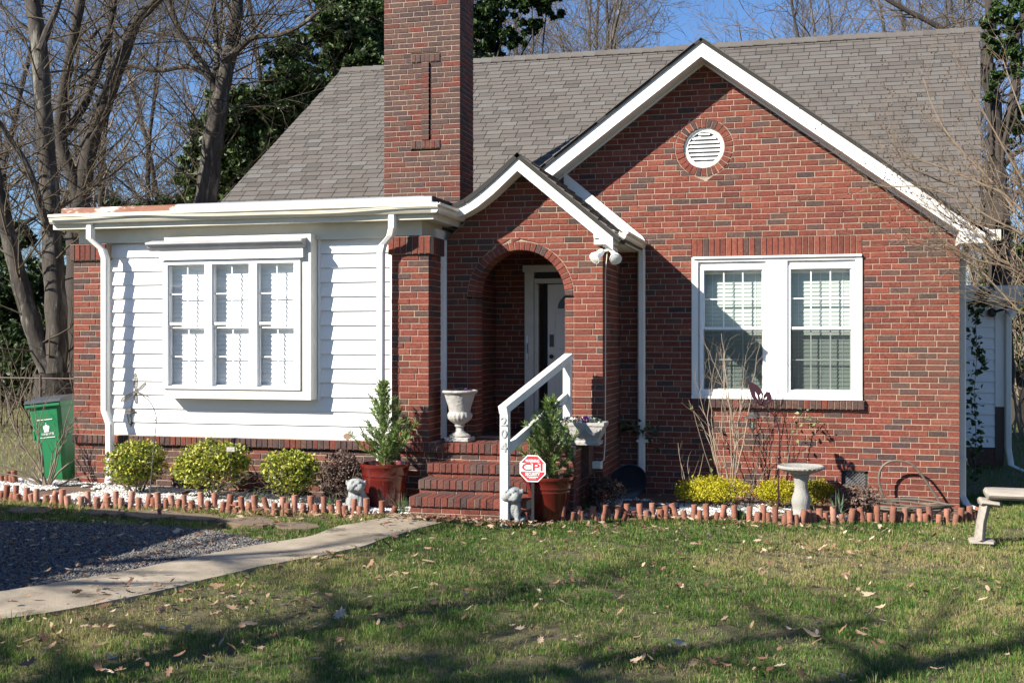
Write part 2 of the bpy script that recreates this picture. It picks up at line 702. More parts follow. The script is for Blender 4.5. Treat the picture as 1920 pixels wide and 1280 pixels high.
base = 1.183 - 20 * CG
g1.fill(base, 5.2, gable_spans, CG, corner=True)
g1.uprights(WX0 - 0.0, WX1 + 0.0, 2.829, 3.049, d0=-0.12)
g1.uprights(WX0 + 0.02, WX1 + 0.02, 1.075, 1.180, d0=-0.02, d1=0.055, dark=0.85)
n = 30
for i in range(n):
    a0, a1 = 2 * math.pi * (i + .07) / n, 2 * math.pi * (i + .93) / n
    q = [(VCX + r * math.cos(a), VCZ + r * math.sin(a)) for r, a in ((VR0 + .004, a1), (VR0 + .004, a0), (VR1 - .008, a0), (VR1 - .008, a1))]
    g1.brick([q[1], q[2], q[3], q[0]], -0.09, rb.uniform(0, .004))
P = g1.P
nn = 48
g1.mort.add([P(VCX + (VR1 + .05) * math.cos(2 * math.pi * i / nn), VCZ + (VR1 + .05) * math.sin(2 * math.pi * i / nn), -.012) for i in range(nn)] + [P(VCX + VR0 * math.cos(2 * math.pi * i / nn), VCZ + VR0 * math.sin(2 * math.pi * i / nn), -.012) for i in range(nn)], [(i, (i + 1) % nn, nn + (i + 1) % nn, nn + i) for i in range(nn)])
ringn = 48
for i in range(ringn):
    a0, a1 = 2 * math.pi * i / ringn, 2 * math.pi * (i + 1) / ringn
    pts = [(r * math.cos(a) + VCX, r * math.sin(a) + VCZ) for r, a in ((VR0, a0), (VR1, a0), (VR1, a1), (VR0, a1))]
    P = g1.P
    g1.mort.add([P(u, v, -.006) for u, v in pts] + [P(u, v, -.1) for u, v in pts], [(0, 1, 2, 3), (0, 3, 7, 4), (7, 6, 5, 4), (1, 5, 6, 2)])

# 2 ---- entry front with the arch
CE = 0.0677
AX, AZ, AR, AR1 = -3.19, 2.35, 0.51, 0.615
EAX, EAZ, ES = -3.14, 3.90, 0.84
LAND = 0.765
e1 = sec("entry_wall", 0, (0, YE, 0), (1, 0, 0), (0, -1, 0), dark=0.17, thick=0.28)


def entry_spans(vb, vt):
    def lim(v):
        m = max((EAZ - 0.13 - v) / ES, 0)
        return max(-4.05, EAX - m), min(-2.25, EAX + m)
    a, b = lim(vb), lim(vt)
    sp = [(a[0], b[0], a[1], b[1])]
    m = (vb + vt) / 2
    if m > LAND:
        if m < AZ: sp = sub_rect(sp, AX - AR1, AX + AR1)
        else:
            c = circ(AX, AZ, AR1, vb, vt)
            if c: sp = sub_gap(sp, *c)
    return sp


e1.fill(LAND - 13 * CE, 3.9, entry_spans, CE, corner=True)
k = 0
v = LAND
while v + CE < AZ + 0.01:
    for sgn in (-1, 1):
        a, b = sorted((AX + sgn * (AR + .003), AX + sgn * (AR1 - .008)))
        e1.brick([(a, v + J / 2), (b, v + J / 2), (b, v + CE - J / 2), (a, v + CE - J / 2)], -0.28, rb.uniform(0, .003))
        aa, bb = sorted((AX + sgn * (AR + .008), AX + sgn * AR1))
        e1.mortar(v, v + CE, (aa, aa, bb, bb))
    v += CE
n = 28
for i in range(n):
    a0, a1 = math.pi * (i + .07) / n, math.pi * (i + .93) / n
    q = [(AX + r * math.cos(a), AZ + r * math.sin(a)) for r, a in ((AR + .003, a0), (AR1 - .008, a0), (AR1 - .008, a1), (AR + .003, a1))]
    e1.brick(q, -0.28, rb.uniform(0, .004))
P = e1.P
nn = 40
e1.mort.add([P(AX + (AR1 + .05) * math.cos(math.pi * i / nn), AZ + (AR1 + .05) * math.sin(math.pi * i / nn), -.012) for i in range(nn + 1)] + [P(AX + (AR + .01) * math.cos(math.pi * i / nn), AZ + (AR + .01) * math.sin(math.pi * i / nn), -.012) for i in range(nn + 1)], [(i, i + 1, nn + 2 + i, nn + 1 + i) for i in range(nn)])
for i in range(40):
    a0, a1 = math.pi * i / 40, math.pi * (i + 1) / 40
    pts = [(r * math.cos(a) + AX, r * math.sin(a) + AZ) for r, a in ((AR + .008, a0), (AR1, a0), (AR1, a1), (AR + .008, a1))]
    P = e1.P
    e1.mort.add([P(u, v_, -.006) for u, v_ in pts] + [P(u, v_, -.28) for u, v_ in pts], [(0, 1, 2, 3), (0, 3, 7, 4), (7, 6, 5, 4), (1, 5, 6, 2)])
# right side of the entry
e2 = sec("entry_wall", 1, (-2.25, YE, 0), (0, 1, 0), (1, 0, 0), dark=0.17)
e2.fill(LAND - 13 * CE, 3.04, lambda vb, vt: [((.11, .11) if int(round((vb - LAND) / CE + 13)) % 2 else (.21, .21)) + (1.14, 1.14)], CE)
# inside of the porch: left wall and back wall
e3 = sec("porch_inner_wall", 0, (-3.86, 0, 0), (0, 1, 0), (1, 0, 0), dark=0.2, thick=0.15)
e3.fill(LAND, 3.0, lambda vb, vt: [(12.79, 12.79, 13.9, 13.9)], CE)
e4 = sec("porch_inner_wall", 1, (0, 13.9, 0), (1, 0, 0), (0, -1, 0), dark=0.2, thick=0.15)
e4.fill(LAND, 3.0, lambda vb, vt: [(-3.86, -3.86, -3.48, -3.48)] if vb < 2.76 else [(-3.86, -3.86, -2.3, -2.3)], CE)

# 3 ---- porch platform and steps
p1 = sec("porch_steps", 0, (0, YS, 0), (1, 0, 0), (0, -1, 0), dark=0.4, thick=0.6)
PX0, PX1 = -3.93, -2.43
p1.uprights(PX0, PX1, LAND - .108, LAND, d0=-0.2, d1=0.03, dark=.35, pitch=.068)
p1.fill(LAND - .108 - 9 * CE, LAND - .108, lambda vb, vt: [(PX0, PX0, PX1, PX1)], CE, corner=True)
p2 = sec("porch_steps", 1, (PX1, YS, 0), (0, 1, 0), (1, 0, 0), dark=0.4, thick=0.3)
p2.fill(LAND - 11 * CE, LAND, lambda vb, vt: [(.11, .11, .69, .69)], CE)
# top of the landing, bricks on edge
p3 = sec("porch_steps", 2, (0, YS + .215, LAND), (1, 0, 0), (0, 0, 1), V=(0, 1, 0), dark=.3, thick=.05)
for r_ in range(2):
    p3.uprights(PX0, PX1, r_ * .2, r_ * .2 + .2, d0=-.04, d1=0.0, dark=.35, pitch=.068)
SX0, SX1 = PX0, -2.72
for k, (ys, zt) in enumerate(((10.96, .300), (11.24, .438), (11.52, .574))):
    s_ = sec("porch_steps", 3 + k, (0, ys, 0), (1, 0, 0), (0, -1, 0), dark=0.3, thick=0.3)
    s_.uprights(SX0, SX1, zt - .098, zt, d0=-0.272, d1=0.03, dark=.35, pitch=.068)
    zb = zt - .098
    for j_ in range(3):
        s_.course(zb - CE, zb, [(SX0, SX0, SX1, SX1)], j_ + k, corner=True, depth=.1)
        zb -= CE

# 4 ---- sunroom pillars and foundation
SL, SR = -8.40, -4.02
PW = 0.425


def pillar(x0, side):
    nm = "brick_pillar"
    key = nm + (".001" if side else "")
    f = sec(key, 0, (x0, YS, 0), (1, 0, 0), (0, -1, 0), dark=.27, thick=.4)
    zb = .66 if not side else LAND
    f.fill(2.785 - 30 * CE, 2.785, lambda vb, vt: [(0, 0, PW, PW)] if vb > zb - .03 else None, CE, corner=True, depth=.1)
    f.uprights(-.03, PW + .03, 2.785, 2.975, d0=-.1, d1=.035, pitch=.068, dark=.3)
    if side:
        g = sec(key, 1, (x0 + PW, YS, 0), (0, 1, 0), (1, 0, 0), dark=.27, thick=.2)
        g.fill(2.785 - 30 * CE, 2.785, lambda vb, vt: [((.11, .11) if int(round((2.785 - vb) / CE)) % 2 else (.21, .21)) + (.41, .41)] if vb > zb - .03 else None, CE)
        g.uprights(.07, .44, 2.785, 2.975, d0=-.1, d1=.035, pitch=.068, dark=.3)
        g.mortar(2.785, 2.975, (-.02, -.02, .44, .44), d1=.029)


pillar(SL, False)
pillar(SR - PW, True)
s1 = sec("foundation_wall", 0, (0, YS + .02, 0), (1, 0, 0), (0, -1, 0), dark=0.7, thick=.3)
s1.uprights(SL, PX0 - .01, .662, .765, d0=-.05, d1=.05, dark=.65, pitch=.068)
s1.fill(.662 - 9 * CE, .662, lambda vb, vt: [(SL, SL, PX0 - .01, PX0 - .01)], CE)

# 5 ---- chimney
CX0, CX1, CY0, CY1 = -5.51, -4.46, 14.35, 14.95
c1 = sec("chimney", 0, (CX0, CY0, 0), (1, 0, 0), (0, -1, 0), dark=lambda v: .3 + .45 * max(0, min(1, (v - 3.6) / 2.2)), thick=.3)
c1.sooty = True
CC = 0.0677
CWD = CX1 - CX0
TX = -4.93 - CX0


def ch_spans(vb, vt):
    sp = [(0, 0, CWD, CWD)]
    m = (vb + vt) / 2
    if 4.47 < m < 5.49: sp = sub_rect(sp, TX - .055, TX + .055)
    if 4.36 < m < 4.47 or 5.49 < m < 5.60: sp = sub_rect(sp, TX - .2, TX + .2)
    return sp


cb = 4.47 - 24 * CC
c1.fill(cb, 7.3, ch_spans, CC, corner=True)
v = 4.47
while v < 5.49 - .03:
    c1.mortar(v, v + CC, (TX - .05, TX - .05, TX + .05, TX + .05), d1=.018)
    c1.brick([(TX - .05, v + .004), (TX + .05, v + .004), (TX + .05, v + CC - .004), (TX - .05, v + CC - .004)], -.03, .026)
    v += CC
for z0_ in (4.365, 5.492):
    c1.uprights(TX - .2, TX + .2, z0_, z0_ + .108, d0=-.05, d1=.016, pitch=.067)
c2 = sec("chimney", 1, (CX1, CY0, 0), (0, 1, 0), (1, 0, 0), dark=.5, thick=.5)
c2.fill(cb, 7.3, lambda vb, vt: [((.11, .11) if int(round((vb - cb) / CC)) % 2 else (.21, .21)) + (.6, .6)], CC)
c3 = sec("chimney", 2, (CX0, CY1, 0), (0, -1, 0), (-1, 0, 0), dark=.5, thick=.2)
c3.fill(cb, 7.3, lambda vb, vt: [(0, 0, .48, .48)], CC)

# 6 ---- shingles (same bookkeeping, wedge-shaped pieces)
SHINGLES = []
RY0, RZ0, RY1, RZ1 = 15.0, 3.24, 19.2, 6.684
rl = math.hypot(RY1 - RY0, RZ1 - RZ0)
RV = Vector((0, (RY1 - RY0) / rl, (RZ1 - RZ0) / rl))
RN = Vector((0, -RV.z, RV.y))
EXPO = 0.128


def shingle_rows(O, U, V, N, rows, lr, expo=EXPO, tab=0.25, lift=0.011, part_="main_roof", mind=0):
    for k in range(rows):
        L0, R0 = lr(k * expo)
        L1, R1 = lr((k + 1) * expo)
        off = (k % 3) * tab / 3 + (k % 2) * .06 + rb.uniform(-.015, .015)
        c = off + (math.floor((min(L0, L1) - off) / tab) - 1) * tab
        rowt = rb.uniform(-.08, .08)
        while c < max(R0, R1):
            a, b = c + .005, c + tab - .005
            c += tab
            a0, b0, a1, b1 = max(a, L0), min(b, R0), max(a, L1), min(b, R1)
            if b0 - a0 < .01 or b1 - a1 < .01: continue
            h = lift + rb.uniform(-.001, .003)
            t = min(1, max(0, rb.choice((.15, .35, .45, .55, .6, .7, .85)) + rb.uniform(-.12, .12) + rowt))
            v0, v1 = k * expo, (k + 1) * expo
            P = lambda u, v_, d: O + U * u + V * v_ + N * d
            ks = rb.uniform(-.002, .002)
            SHINGLES.append((part_, [P(a0, v0 + ks, h), P(b0, v0 + ks, h), P(b1, v1, .002), P(a1, v1, .002), P(a0, v0 + ks, -.004), P(b0, v0 + ks, -.004), P(b1, v1, -.004), P(a1, v1, -.004)], t))


def main_lr(v):
    f = v / rl
    return -8.88 + .70 * f, 1.93 + .54 * f


shingle_rows(Vector((0, RY0, RZ0)), Vector((1, 0, 0)), RV, RN, int(rl / EXPO), main_lr)

# ------------------------------------------------------------------ emit bricks and shingles: the 300 that show largest as parts, the rest joined
EYEV = Vector((0, 0, EYE))
BOX_F = [(4, 5, 6, 7), (0, 4, 7, 3), (1, 2, 6, 5), (3, 7, 6, 2), (0, 1, 5, 4)]


def brick_verts(q, d0, d1, ch=0.0035):
    """corners (u,d,v) of a brick: back ring, shoulder ring, face ring"""
    cu = sum(p[0] for p in q) / 4
    cv = sum(p[1] for p in q) / 4
    back = [(u, d0, v_) for u, v_ in q]
    mid = [(u, d1 - ch, v_) for u, v_ in q]
    top = []
    for u, v_ in q:
        du, dv = u - cu, v_ - cv
        su = 1 - min(.5, ch / max(abs(du), 1e-4))
        sv = 1 - min(.5, ch / max(abs(dv), 1e-4))
        top.append((cu + du * su, d1, cv + dv * sv))
    vs = back + mid + top
    fs = [(8, 9, 10, 11)]
    for i in range(4):
        j = (i + 1) % 4
        fs += [(i, j, 4 + j, 4 + i), (4 + i, 4 + j, 8 + j, 8 + i)]
    return vs, fs


def size_seen(pts, nrm):
    c = sum(pts, Vector()) / len(pts)
    d = c - EYEV
    z = d.x * -SN + d.y * CS
    h = (d.x * CS + d.y * SN) / z
    if abs(h) > .44 or abs(d.z / z) > .29: return 0
    face = max(0, -d.normalized().dot(nrm))
    a = ((pts[1] - pts[0]).cross(pts[3] - pts[0])).length
    return a * face / (z * z)


WALLS = {}


def emit_walls():
    for key, secs in SECS.items():
        mb = MB()
        for s_ in secs:
            b = len(mb.v)
            mb.v += s_.mort.v
            mb.f += [[b + i for i in f] for f in s_.mort.f]
            mb.m += s_.mort.m
            mb.t += s_.mort.t
        WALLS[key] = mb.build(key.split('.')[0], M_MORTAR, HOUSE)
    scored = []
    for i, (s_, q, d0, d1, t) in enumerate(BRICKS):
        pts = [s_.P(u, v_, d1) for u, v_ in q]
        scored.append((size_seen(pts, s_.N), i))
    scored.sort(reverse=True)
    single = set(i for a, i in scored[:300])
    joined = {}
    cache = {}
    for i, (s_, q, d0, d1, t) in enumerate(BRICKS):
        cu = sum(p[0] for p in q) / 4
        cv = sum(p[1] for p in q) / 4
        if i in single:
            w, h = q[1][0] - q[0][0], q[3][1] - q[0][1]
            skew = abs(q[3][0] - q[0][0]) + abs(q[2][0] - q[1][0])
            k_ = (round(w, 2), round(h, 2), round(d0, 2), round(d1, 2), round(t * 9)) if skew < .001 else ('x', i)
            if k_ not in cache:
                ql = [(u - cu, v_ - cv) for u, v_ in q]
                vs, fs = brick_verts(ql, d0, d1)
                mb = MB().add([(a, b, c) for a, b, c in vs], fs, 0, t)
                cache[k_] = (mb.mesh("brick", M_BRICK))
            M = Matrix((s_.U, s_.N, s_.V)).transposed().to_4x4()
            M.translation = s_.P(cu, cv, 0)
            link("brick", cache[k_], WALLS[[k2 for k2, ss in SECS.items() if s_ in ss][0]], M)
        else:
            vs, fs = brick_verts(q, d0, d1)
            pn = s_.part
            if pn not in joined: joined[pn] = MB()
            joined[pn].add([s_.P(a, c, b) for a, b, c in vs], fs, 0, t)
    for pn, mb in joined.items():
        mb.build("brickwork", M_BRICK, WALLS[pn], kind="stuff")
    # shingles
    roof = MAIN_ROOF
    sc_ = []
    for i, (pn, vs, t) in enumerate(SHINGLES):
        nrm = (vs[1] - vs[0]).cross(vs[3] - vs[0]).normalized()
        sc_.append((size_seen(vs[:4], nrm) if pn == "main_roof" else 0, i))
    sc_.sort(reverse=True)
    single = set(i for a, i in sc_[:300])
    jm = {}
    fs = [(0, 1, 2, 3), (4, 5, 1, 0), (5, 6, 2, 1), (7, 4, 0, 3)]
    for i, (pn, vs, t) in enumerate(SHINGLES):
        if i in single:
            MB().add(vs, fs, 0, t).build("shingle", M_SHINGLE, ROOFS[pn])
        else:
            jm.setdefault(pn, MB()).add(vs, fs, 0, t)
    for pn, mb in jm.items():
        mb.build("shingle_courses", M_SHINGLE, ROOFS[pn], kind="stuff")


# ------------------------------------------------------------------ roofs
ROOFS = {}
mb = MB()
th = 0.09
p = [Vector((-8.88, RY0, RZ0)), Vector((1.93, RY0, RZ0)), Vector((2.47, RY1, RZ1)), Vector((-8.18, RY1, RZ1))]
mb.add([q - RN * .006 for q in p] + [q - RN * th for q in p], [(0, 1, 2, 3), (7, 6, 5, 4), (0, 4, 5, 1), (1, 5, 6, 2), (2, 6, 7, 3), (3, 7, 4, 0)])
bk = [Vector((-8.18, RY1, RZ1)), Vector((2.47, RY1, RZ1)), Vector((2.47, 23.4, 3.24)), Vector((-8.18, 23.4, 3.24))]
bn = Vector((0, RV.z, RV.y))
mb.add([q - bn * .006 for q in bk] + [q - bn * th for q in bk], [(0, 1, 2, 3), (7, 6, 5, 4), (0, 4, 5, 1), (1, 5, 6, 2), (2, 6, 7, 3), (3, 7, 4, 0)])
MAIN_ROOF = mb.build("main_roof", M_FELT, HOUSE)
ROOFS["main_roof"] = MAIN_ROOF
# ridge caps
x = -8.18
i = 0
while x < 2.45:
    b = MB()
    x2 = min(x + .2, 2.48)
    lift = .014 + (.012 if x < 1.0 and x > -7.0 else 0)
    z = RZ1 + lift
    w = .14
    cs = [(x, RY1 - w * .83, z - w * .55), (x, RY1, z + .012), (x, RY1 + w * .83, z - w * .55)]
    vs = []
    for xx, dz in ((x, 0.012), (x2, 0.0)):
        vs += [(xx, RY1 - w * .83, z - w * .55 + dz), (xx, RY1, z + .02 + dz), (xx, RY1 + w * .83, z - w * .55 + dz)]
    vs += [(a, c, e - .018) for a, c, e in vs]
    b.add(vs, [(0, 3, 4, 1), (1, 4, 5, 2), (6, 7, 10, 9), (7, 8, 11, 10), (0, 1, 7, 6), (1, 2, 8, 7), (3, 9, 10, 4), (4, 10, 11, 5), (0, 6, 9, 3), (2, 5, 11, 8)], 0, rb.uniform(.3, .9))
    b.build("ridge_cap", M_SHINGLE, MAIN_ROOF)
    x = x2 if x2 < 2.48 else 9
    i += 1
# gable end walls and rear so that nothing is hollow
part("end_wall", [M_MORTAR], HOUSE, lambda b: b.poly([(1.53, 13.9, -.2), (1.53, 23.0, -.2), (1.53, 23.0, 3.5), (1.53, 19.2, 6.4), (1.53, 15.2, 3.2), (1.53, 13.9, 3.0)], (-.2, 0, 0)))
part("end_wall", [M_MORTAR], HOUSE, lambda b: b.poly([(-7.9, 14.5, -.2), (-7.9, 23.0, -.2), (-7.9, 23.0, 3.4), (-7.9, 19.2, 6.4), (-7.9, 15.2, 3.2), (-7.9, 14.5, 3.2)], (.2, 0, 0)))
part("front_wing_wall", [M_MORTAR], HOUSE, lambda b: b.box((-7.7, 15.0, -.2), (-3.3, 15.15, 3.2)))
part("rear_wall", [M_MORTAR], HOUSE, lambda b: b.box((-7.7, 22.8, -.2), (1.3, 23.0, 3.5)))

# front gable roof slabs
GY = 13.28


def slab(b, p4, t, mi=0):
    """p4 top corners, counter-clockwise from above"""
    n = (p4[1] - p4[0]).cross(p4[3] - p4[0]).normalized()
    if n.z < 0: n = -n
    b.add(list(p4) + [q - n * t for q in p4], [(0, 1, 2, 3), (7, 6, 5, 4), (0, 4, 5, 1), (1, 5, 6, 2), (2, 6, 7, 3), (3, 7, 4, 0)], mi)


GEX = 1.80
GEZ = APZ - GS * (GEX - APX)
b = MB()
slab(b, [Vector((APX, GY, APZ)), Vector((GEX, GY, GEZ)), Vector((GEX, 15.2, GEZ)), Vector((APX, 17.55, APZ))], .036)
GLX = -3.6
GLZ = APZ - GS * (APX - GLX)
slab(b, [Vector((APX, GY, APZ)), Vector((APX, 17.55, APZ)), Vector((GLX, 15.6, GLZ)), Vector((GLX, GY, GLZ))], .036)
ROOFS["front_gable_roof"] = b.build("front_gable_roof", M_FELT, HOUSE)
gl = math.hypot(1, GS)
for sgn in (1, -1):
    U = Vector((0, 1 if sgn > 0 else -1, 0))
    V = Vector((-sgn / gl, 0, GS / gl))
    N = Vector((sgn * GS / gl, 0, 1 / gl))
    if sgn > 0:
        O = Vector((GEX + .02, 0, APZ - GS * (GEX + .02 - APX)))
        L = (GEX + .02 - APX) * gl
        lr = lambda v: (GY - .02, 14.9 + 2.6 * v / 3.8)
    else:
        O = Vector((GLX, 0, GLZ))
        L = (APX - GLX) * gl
        lr = lambda v: (-(15.6 + 1.9 * v / 2.9), -(GY - .02))
    shingle_rows(O, U, V, N, int(L / EXPO), lr, part_="front_gable_roof", lift=.012)


def rake(name, x0, z0, x1, z1, y0, y1, h, matl=M_WHITE, parent=HOUSE, inner=True, lab=None):
    """sloping barge board with its soffit between the board and the wall; (x0,z0) upper end, top edge"""
    v = Vector((x1 - x0, 0, z1 - z0)).normalized()
    dz = h / abs(v.x)
    b = MB()
    b.poly([(x0, y0, z0), (x1, y0, z1), (x1, y0, z1 - dz), (x0, y0, z0 - dz)], (0, .028, 0))
    o = b.build(name, matl, parent)
    b = MB()
    b.poly([(x0, y0 + .029, z0 - dz + .035), (x1, y0 + .029, z1 - dz + .035), (x1, y0 + .029, z1 - dz + .015), (x0, y0 + .029, z0 - dz + .015)], (0, y1 - y0 - .03, 0))
    b.build("soffit", matl, o)
    if inner:
        b = MB()
        b.poly([(x0, y1 - .022, z0 - dz + .012), (x1, y1 - .022, z1 - dz + .012), (x1, y1 - .022, z1 - dz - .018), (x0, y1 - .022, z0 - dz - .018)], (0, .028, 0))
        b.build("frieze_board", matl, o)
    return o


tk = .042
rake("barge_board", APX, APZ - tk, GEX - .04, APZ - tk - GS * (GEX - .04 - APX), GY + .02, YG, .135)
rake("barge_board", APX, APZ - tk, GLX + .4, APZ - tk - GS * (APX - GLX - .4), GY + .02, YG, .135)
# eave return at the right foot of the big gable
part("eave_return", M_WHITE, HOUSE, lambda b: b.box((1.50, GY - .03, 2.90), (1.76, YG - .002, 3.0)).poly([(1.50, GY - .0, 3.002), (1.86, GY - .0, 3.002), (1.83, GY, 3.03), (1.50, GY, 3.2)], (0, .3, 0)))
part("side_gutter", M_CREAM, HOUSE, lambda b: b.box((1.79, GY + .03, 2.93), (1.92, 14.4, 3.045)))

# entry gable roof
EY = 12.18
ERX = -1.99
ERZ = EAZ - ES * (ERX - EAX)
ey1 = YG - .002
b = MB()
slab(b, [Vector((EAX, EY, EAZ)), Vector((ERX, EY, ERZ)), Vector((ERX, ey1, ERZ)), Vector((EAX, ey1, EAZ))], .05)
# the left slope flares out towards the sunroom roof
FL = [(EAX, EAZ), (-3.42, 3.655), (-3.6, 3.51), (-3.75, 3.41), (-3.9, 3.345), (-4.05, 3.315)]
for (xa, za), (xb, zb) in zip(FL, FL[1:]):
    slab(b, [Vector((xa, EY, za)), Vector((xa, ey1 + 1.0, za)), Vector((xb, ey1 + 1.0, zb)), Vector((xb, EY, zb))], .05)
ROOFS["entry_roof"] = b.build("entry_roof", M_FELT, HOUSE)
el = math.hypot(1, ES)
shingle_rows(Vector((ERX + .02, 0, EAZ - ES * (ERX + .02 - EAX))), Vector((0, 1, 0)), Vector((-1 / el, 0, ES / el)), Vector((ES / el, 0, 1 / el)), int((ERX + .02 - EAX) * el / .12), lambda v: (EY - .03, ey1), expo=.12, part_="entry_roof", lift=.016)
rake("barge_board", EAX, EAZ - tk, ERX - .10, EAZ - tk - ES * (ERX - .10 - EAX), EY + .02, YE, .12)
# curved left barge board
b = MB()
top = [(x_, z_ - tk) for x_, z_ in FL[:-1]]
dzs = [.155, .16, .15, .13, .11]
for i in range(len(top) - 1):
    (xa, za), (xb, zb) = top[i], top[i + 1]
    b.poly([(xa, EY + .02, za), (xa, EY + .02, za - dzs[i]), (xb, EY + .02, zb - dzs[i + 1]), (xb, EY + .02, zb)], (0, .028, 0))
lb = b.build("barge_board", M_WHITE_OLD, HOUSE)
b = MB()
for i in range(len(top) - 1):
    (xa, za), (xb, zb) = top[i], top[i + 1]
    b.poly([(xa, EY + .049, za - dzs[i] + .035), (xa, EY + .049, za - dzs[i] + .01), (xb, EY + .049, zb - dzs[i + 1] + .01), (xb, EY + .049, zb - dzs[i + 1] + .035)], (0, .25, 0))
b.build("soffit", M_WHITE_OLD, lb)
part("eave_return", M_WHITE_OLD, HOUSE, lambda b: b.box((-2.30, EY + .05, 2.885), (-2.075, YE - .002, 2.95)).poly([(-2.30, EY + .03, 2.952), (-2.075, EY + .03, 2.952), (-2.075, EY + .03, 3.03), (-2.15, EY + .03, 3.06), (-2.30, EY + .03, 3.06)], (0, .28, 0)))
part("soffit", M_WHITE_OLD, HOUSE, lambda b: b.box((-2.249, YE, 2.90), (-2.0, YG - .003, 2.925)).box((-2.06, YE - .25, 2.927), (-2.03, YG - .003, 3.0)))


def gutter(name, x0, x1, y0, y1, zt, h, w, axis, parent=HOUSE, matl=M_CREAM):
    """ogee gutter; axis 'x' runs along X in front of y0, axis 'y' runs along Y to the right of x0"""
    prof = [(0, 0), (0, -h), (w * .55, -h), (w * .72, -h * .78), (w * .78, -h * .45), (w, -h * .28), (w, 0), (w - .012, 0), (w - .012, -h * .2), (.012, -h * .2), (.012, 0)]
    b = MB()
    if axis == 'x':
        b.poly([(x0, y0 - a, zt + c) for a, c in prof], (x1 - x0, 0, 0))
    else:
        b.poly([(x0 + a, y0, zt + c) for a, c in prof], (0, y1 - y0, 0))
    return b.build(name, matl, parent)


gutter("gutter", -2.02, 0, EY + .0, YG - .02, 3.015, .085, .10, 'y')
# white counter-flashing on the big wall above the entry roof
part("flashing_board", M_WHITE, HOUSE, lambda b: b.poly([(-2.93, YG - .03, EAZ - ES * .21 + .16), (-2.93, YG - .03, EAZ - ES * .21 + .0), (-1.97, YG - .03, ERZ - .02), (-1.93, YG - .03, ERZ + .07), (-1.98, YG - .03, ERZ + .15)], (0, .028, 0)))

# ------------------------------------------------------------------ sunroom: siding, frieze, soffit, fascia, gutter, flat roof
SWY = 11.885


def siding_board(x0, x1, z0, h=.1565, y=SWY):
    # lapped board with the small butt edge at its foot
    def fn(b):
        b.add([(x0, y - .026, z0), (x1, y - .026, z0), (x1, y - .025, z0 + .012), (x0, y - .025, z0 + .012),
               (x1, y - .004, z0 + h), (x0, y - .004, z0 + h), (x0, y + .01, z0), (x1, y + .01, z0), (x1, y + .01, z0 + h), (x0, y + .01, z0 + h)],
              [(0, 1, 2, 3), (3, 2, 4, 5), (6, 7, 1, 0), (5, 4, 8, 9), (7, 8, 4, 2, 1), (0, 3, 5, 9, 6), (9, 8, 7, 6)])
    return fn


SDZ = .1585
BBX0, BBX1, BBZ0, BBZ1 = -7.14, -5.34, 1.205, 3.02
wallp = part("sunroom_wall", M_SIDING, HOUSE, lambda b: b.box((SL + PW, SWY + .012, .755), (SR - PW, SWY + .1, 3.1)).box((SR - .15, SWY + .33, .755), (SR - .055, 12.78, 3.1)).box((SL + .1, SWY + .33, .5), (SL + .2, 14.5, 3.1)))
z = .757
while z < 2.97:
    h = min(SDZ, 2.985 - z)
    spans = [(SL + PW, SR - PW)] if z < BBZ0 - .03 else [(SL + PW, BBX0 + .05), (BBX1 - .02, SR - PW)]
    for a, c in spans:
        part("siding_board", M_SIDING, wallp, siding_board(a, c, z, h - .002))
    # return towards the entry, facing right
    def side(b, z=z, h=h):
        x = SR - .055
        b.add([(x + .016, 12.2, z), (x + .016, YE - .002, z), (x + .016, YE - .002, z + .012), (x + .016, 12.2, z + .012), (x + .004, YE - .002, z + h - .002), (x + .004, 12.2, z + h - .002), (x, 12.2, z), (x, YE - .002, z)],
              [(0, 1, 2, 3), (3, 2, 4, 5), (6, 7, 1, 0)])
    part("siding_board", M_SIDING, wallp, side)
    z += SDZ
for xx, zz_ in ((SL + PW + .015, .757), (SR - PW - .02, .757), (BBX1 + .02, BBZ0 - .02)):
    part("corner_trim", M_VINYL, wallp, lambda b, xx=xx: b.box((xx - .014, SWY - .032, zz_), (xx + .014, SWY + .008, 2.985)))
part("corner_trim", M_VINYL, wallp, lambda b: b.box((SR - .056, YE - .04, .767), (SR - .02, YE - .004, 2.985)))
FZ0, FZ1, FO, GO = 2.985, 3.145, .18, .28
FXL, FXR = SL + .07, -4.10
part("frieze", M_CREAM, HOUSE, lambda b: b.box((FXL, YS + .0, FZ0), (FXR, YS + .04, FZ1)).box((FXR - .04, YS + .041, FZ0), (FXR, 12.5, FZ1)).box((FXL + .9, YS - .006, FZ0 - .02), (FXR - .43, YS + .0, FZ0 + .01)))
part("soffit", M_CREAM, HOUSE, lambda b: b.box((FXL - FO, YS - FO, FZ1), (FXR + FO, 12.5, FZ1 + .02)).box((FXL - FO, 12.501, FZ1), (FXR, 14.5, FZ1 + .02)))
part("fascia", M_CREAM, HOUSE, lambda b: b.box((FXL - FO, YS - FO - .02, FZ1 - .01), (FXR + FO, YS - FO, FZ1 + .17)).box((FXR + FO - .0, YS - FO - .02, FZ1 - .01), (FXR + FO + .02, 12.6, FZ1 + .17)).box((FXL - FO - .02, YS - FO - .02, FZ1 - .01), (FXL - FO, 14.5, FZ1 + .17)))
GZT = 3.30
gutter("gutter", FXL - FO - .02, FXR + GO, YS - FO - .021, 0, GZT, .105, .10, 'x')
gutter("gutter", FXR + FO + .021, 0, YS - GO - .0, 12.62, GZT, .105, .10, 'y')
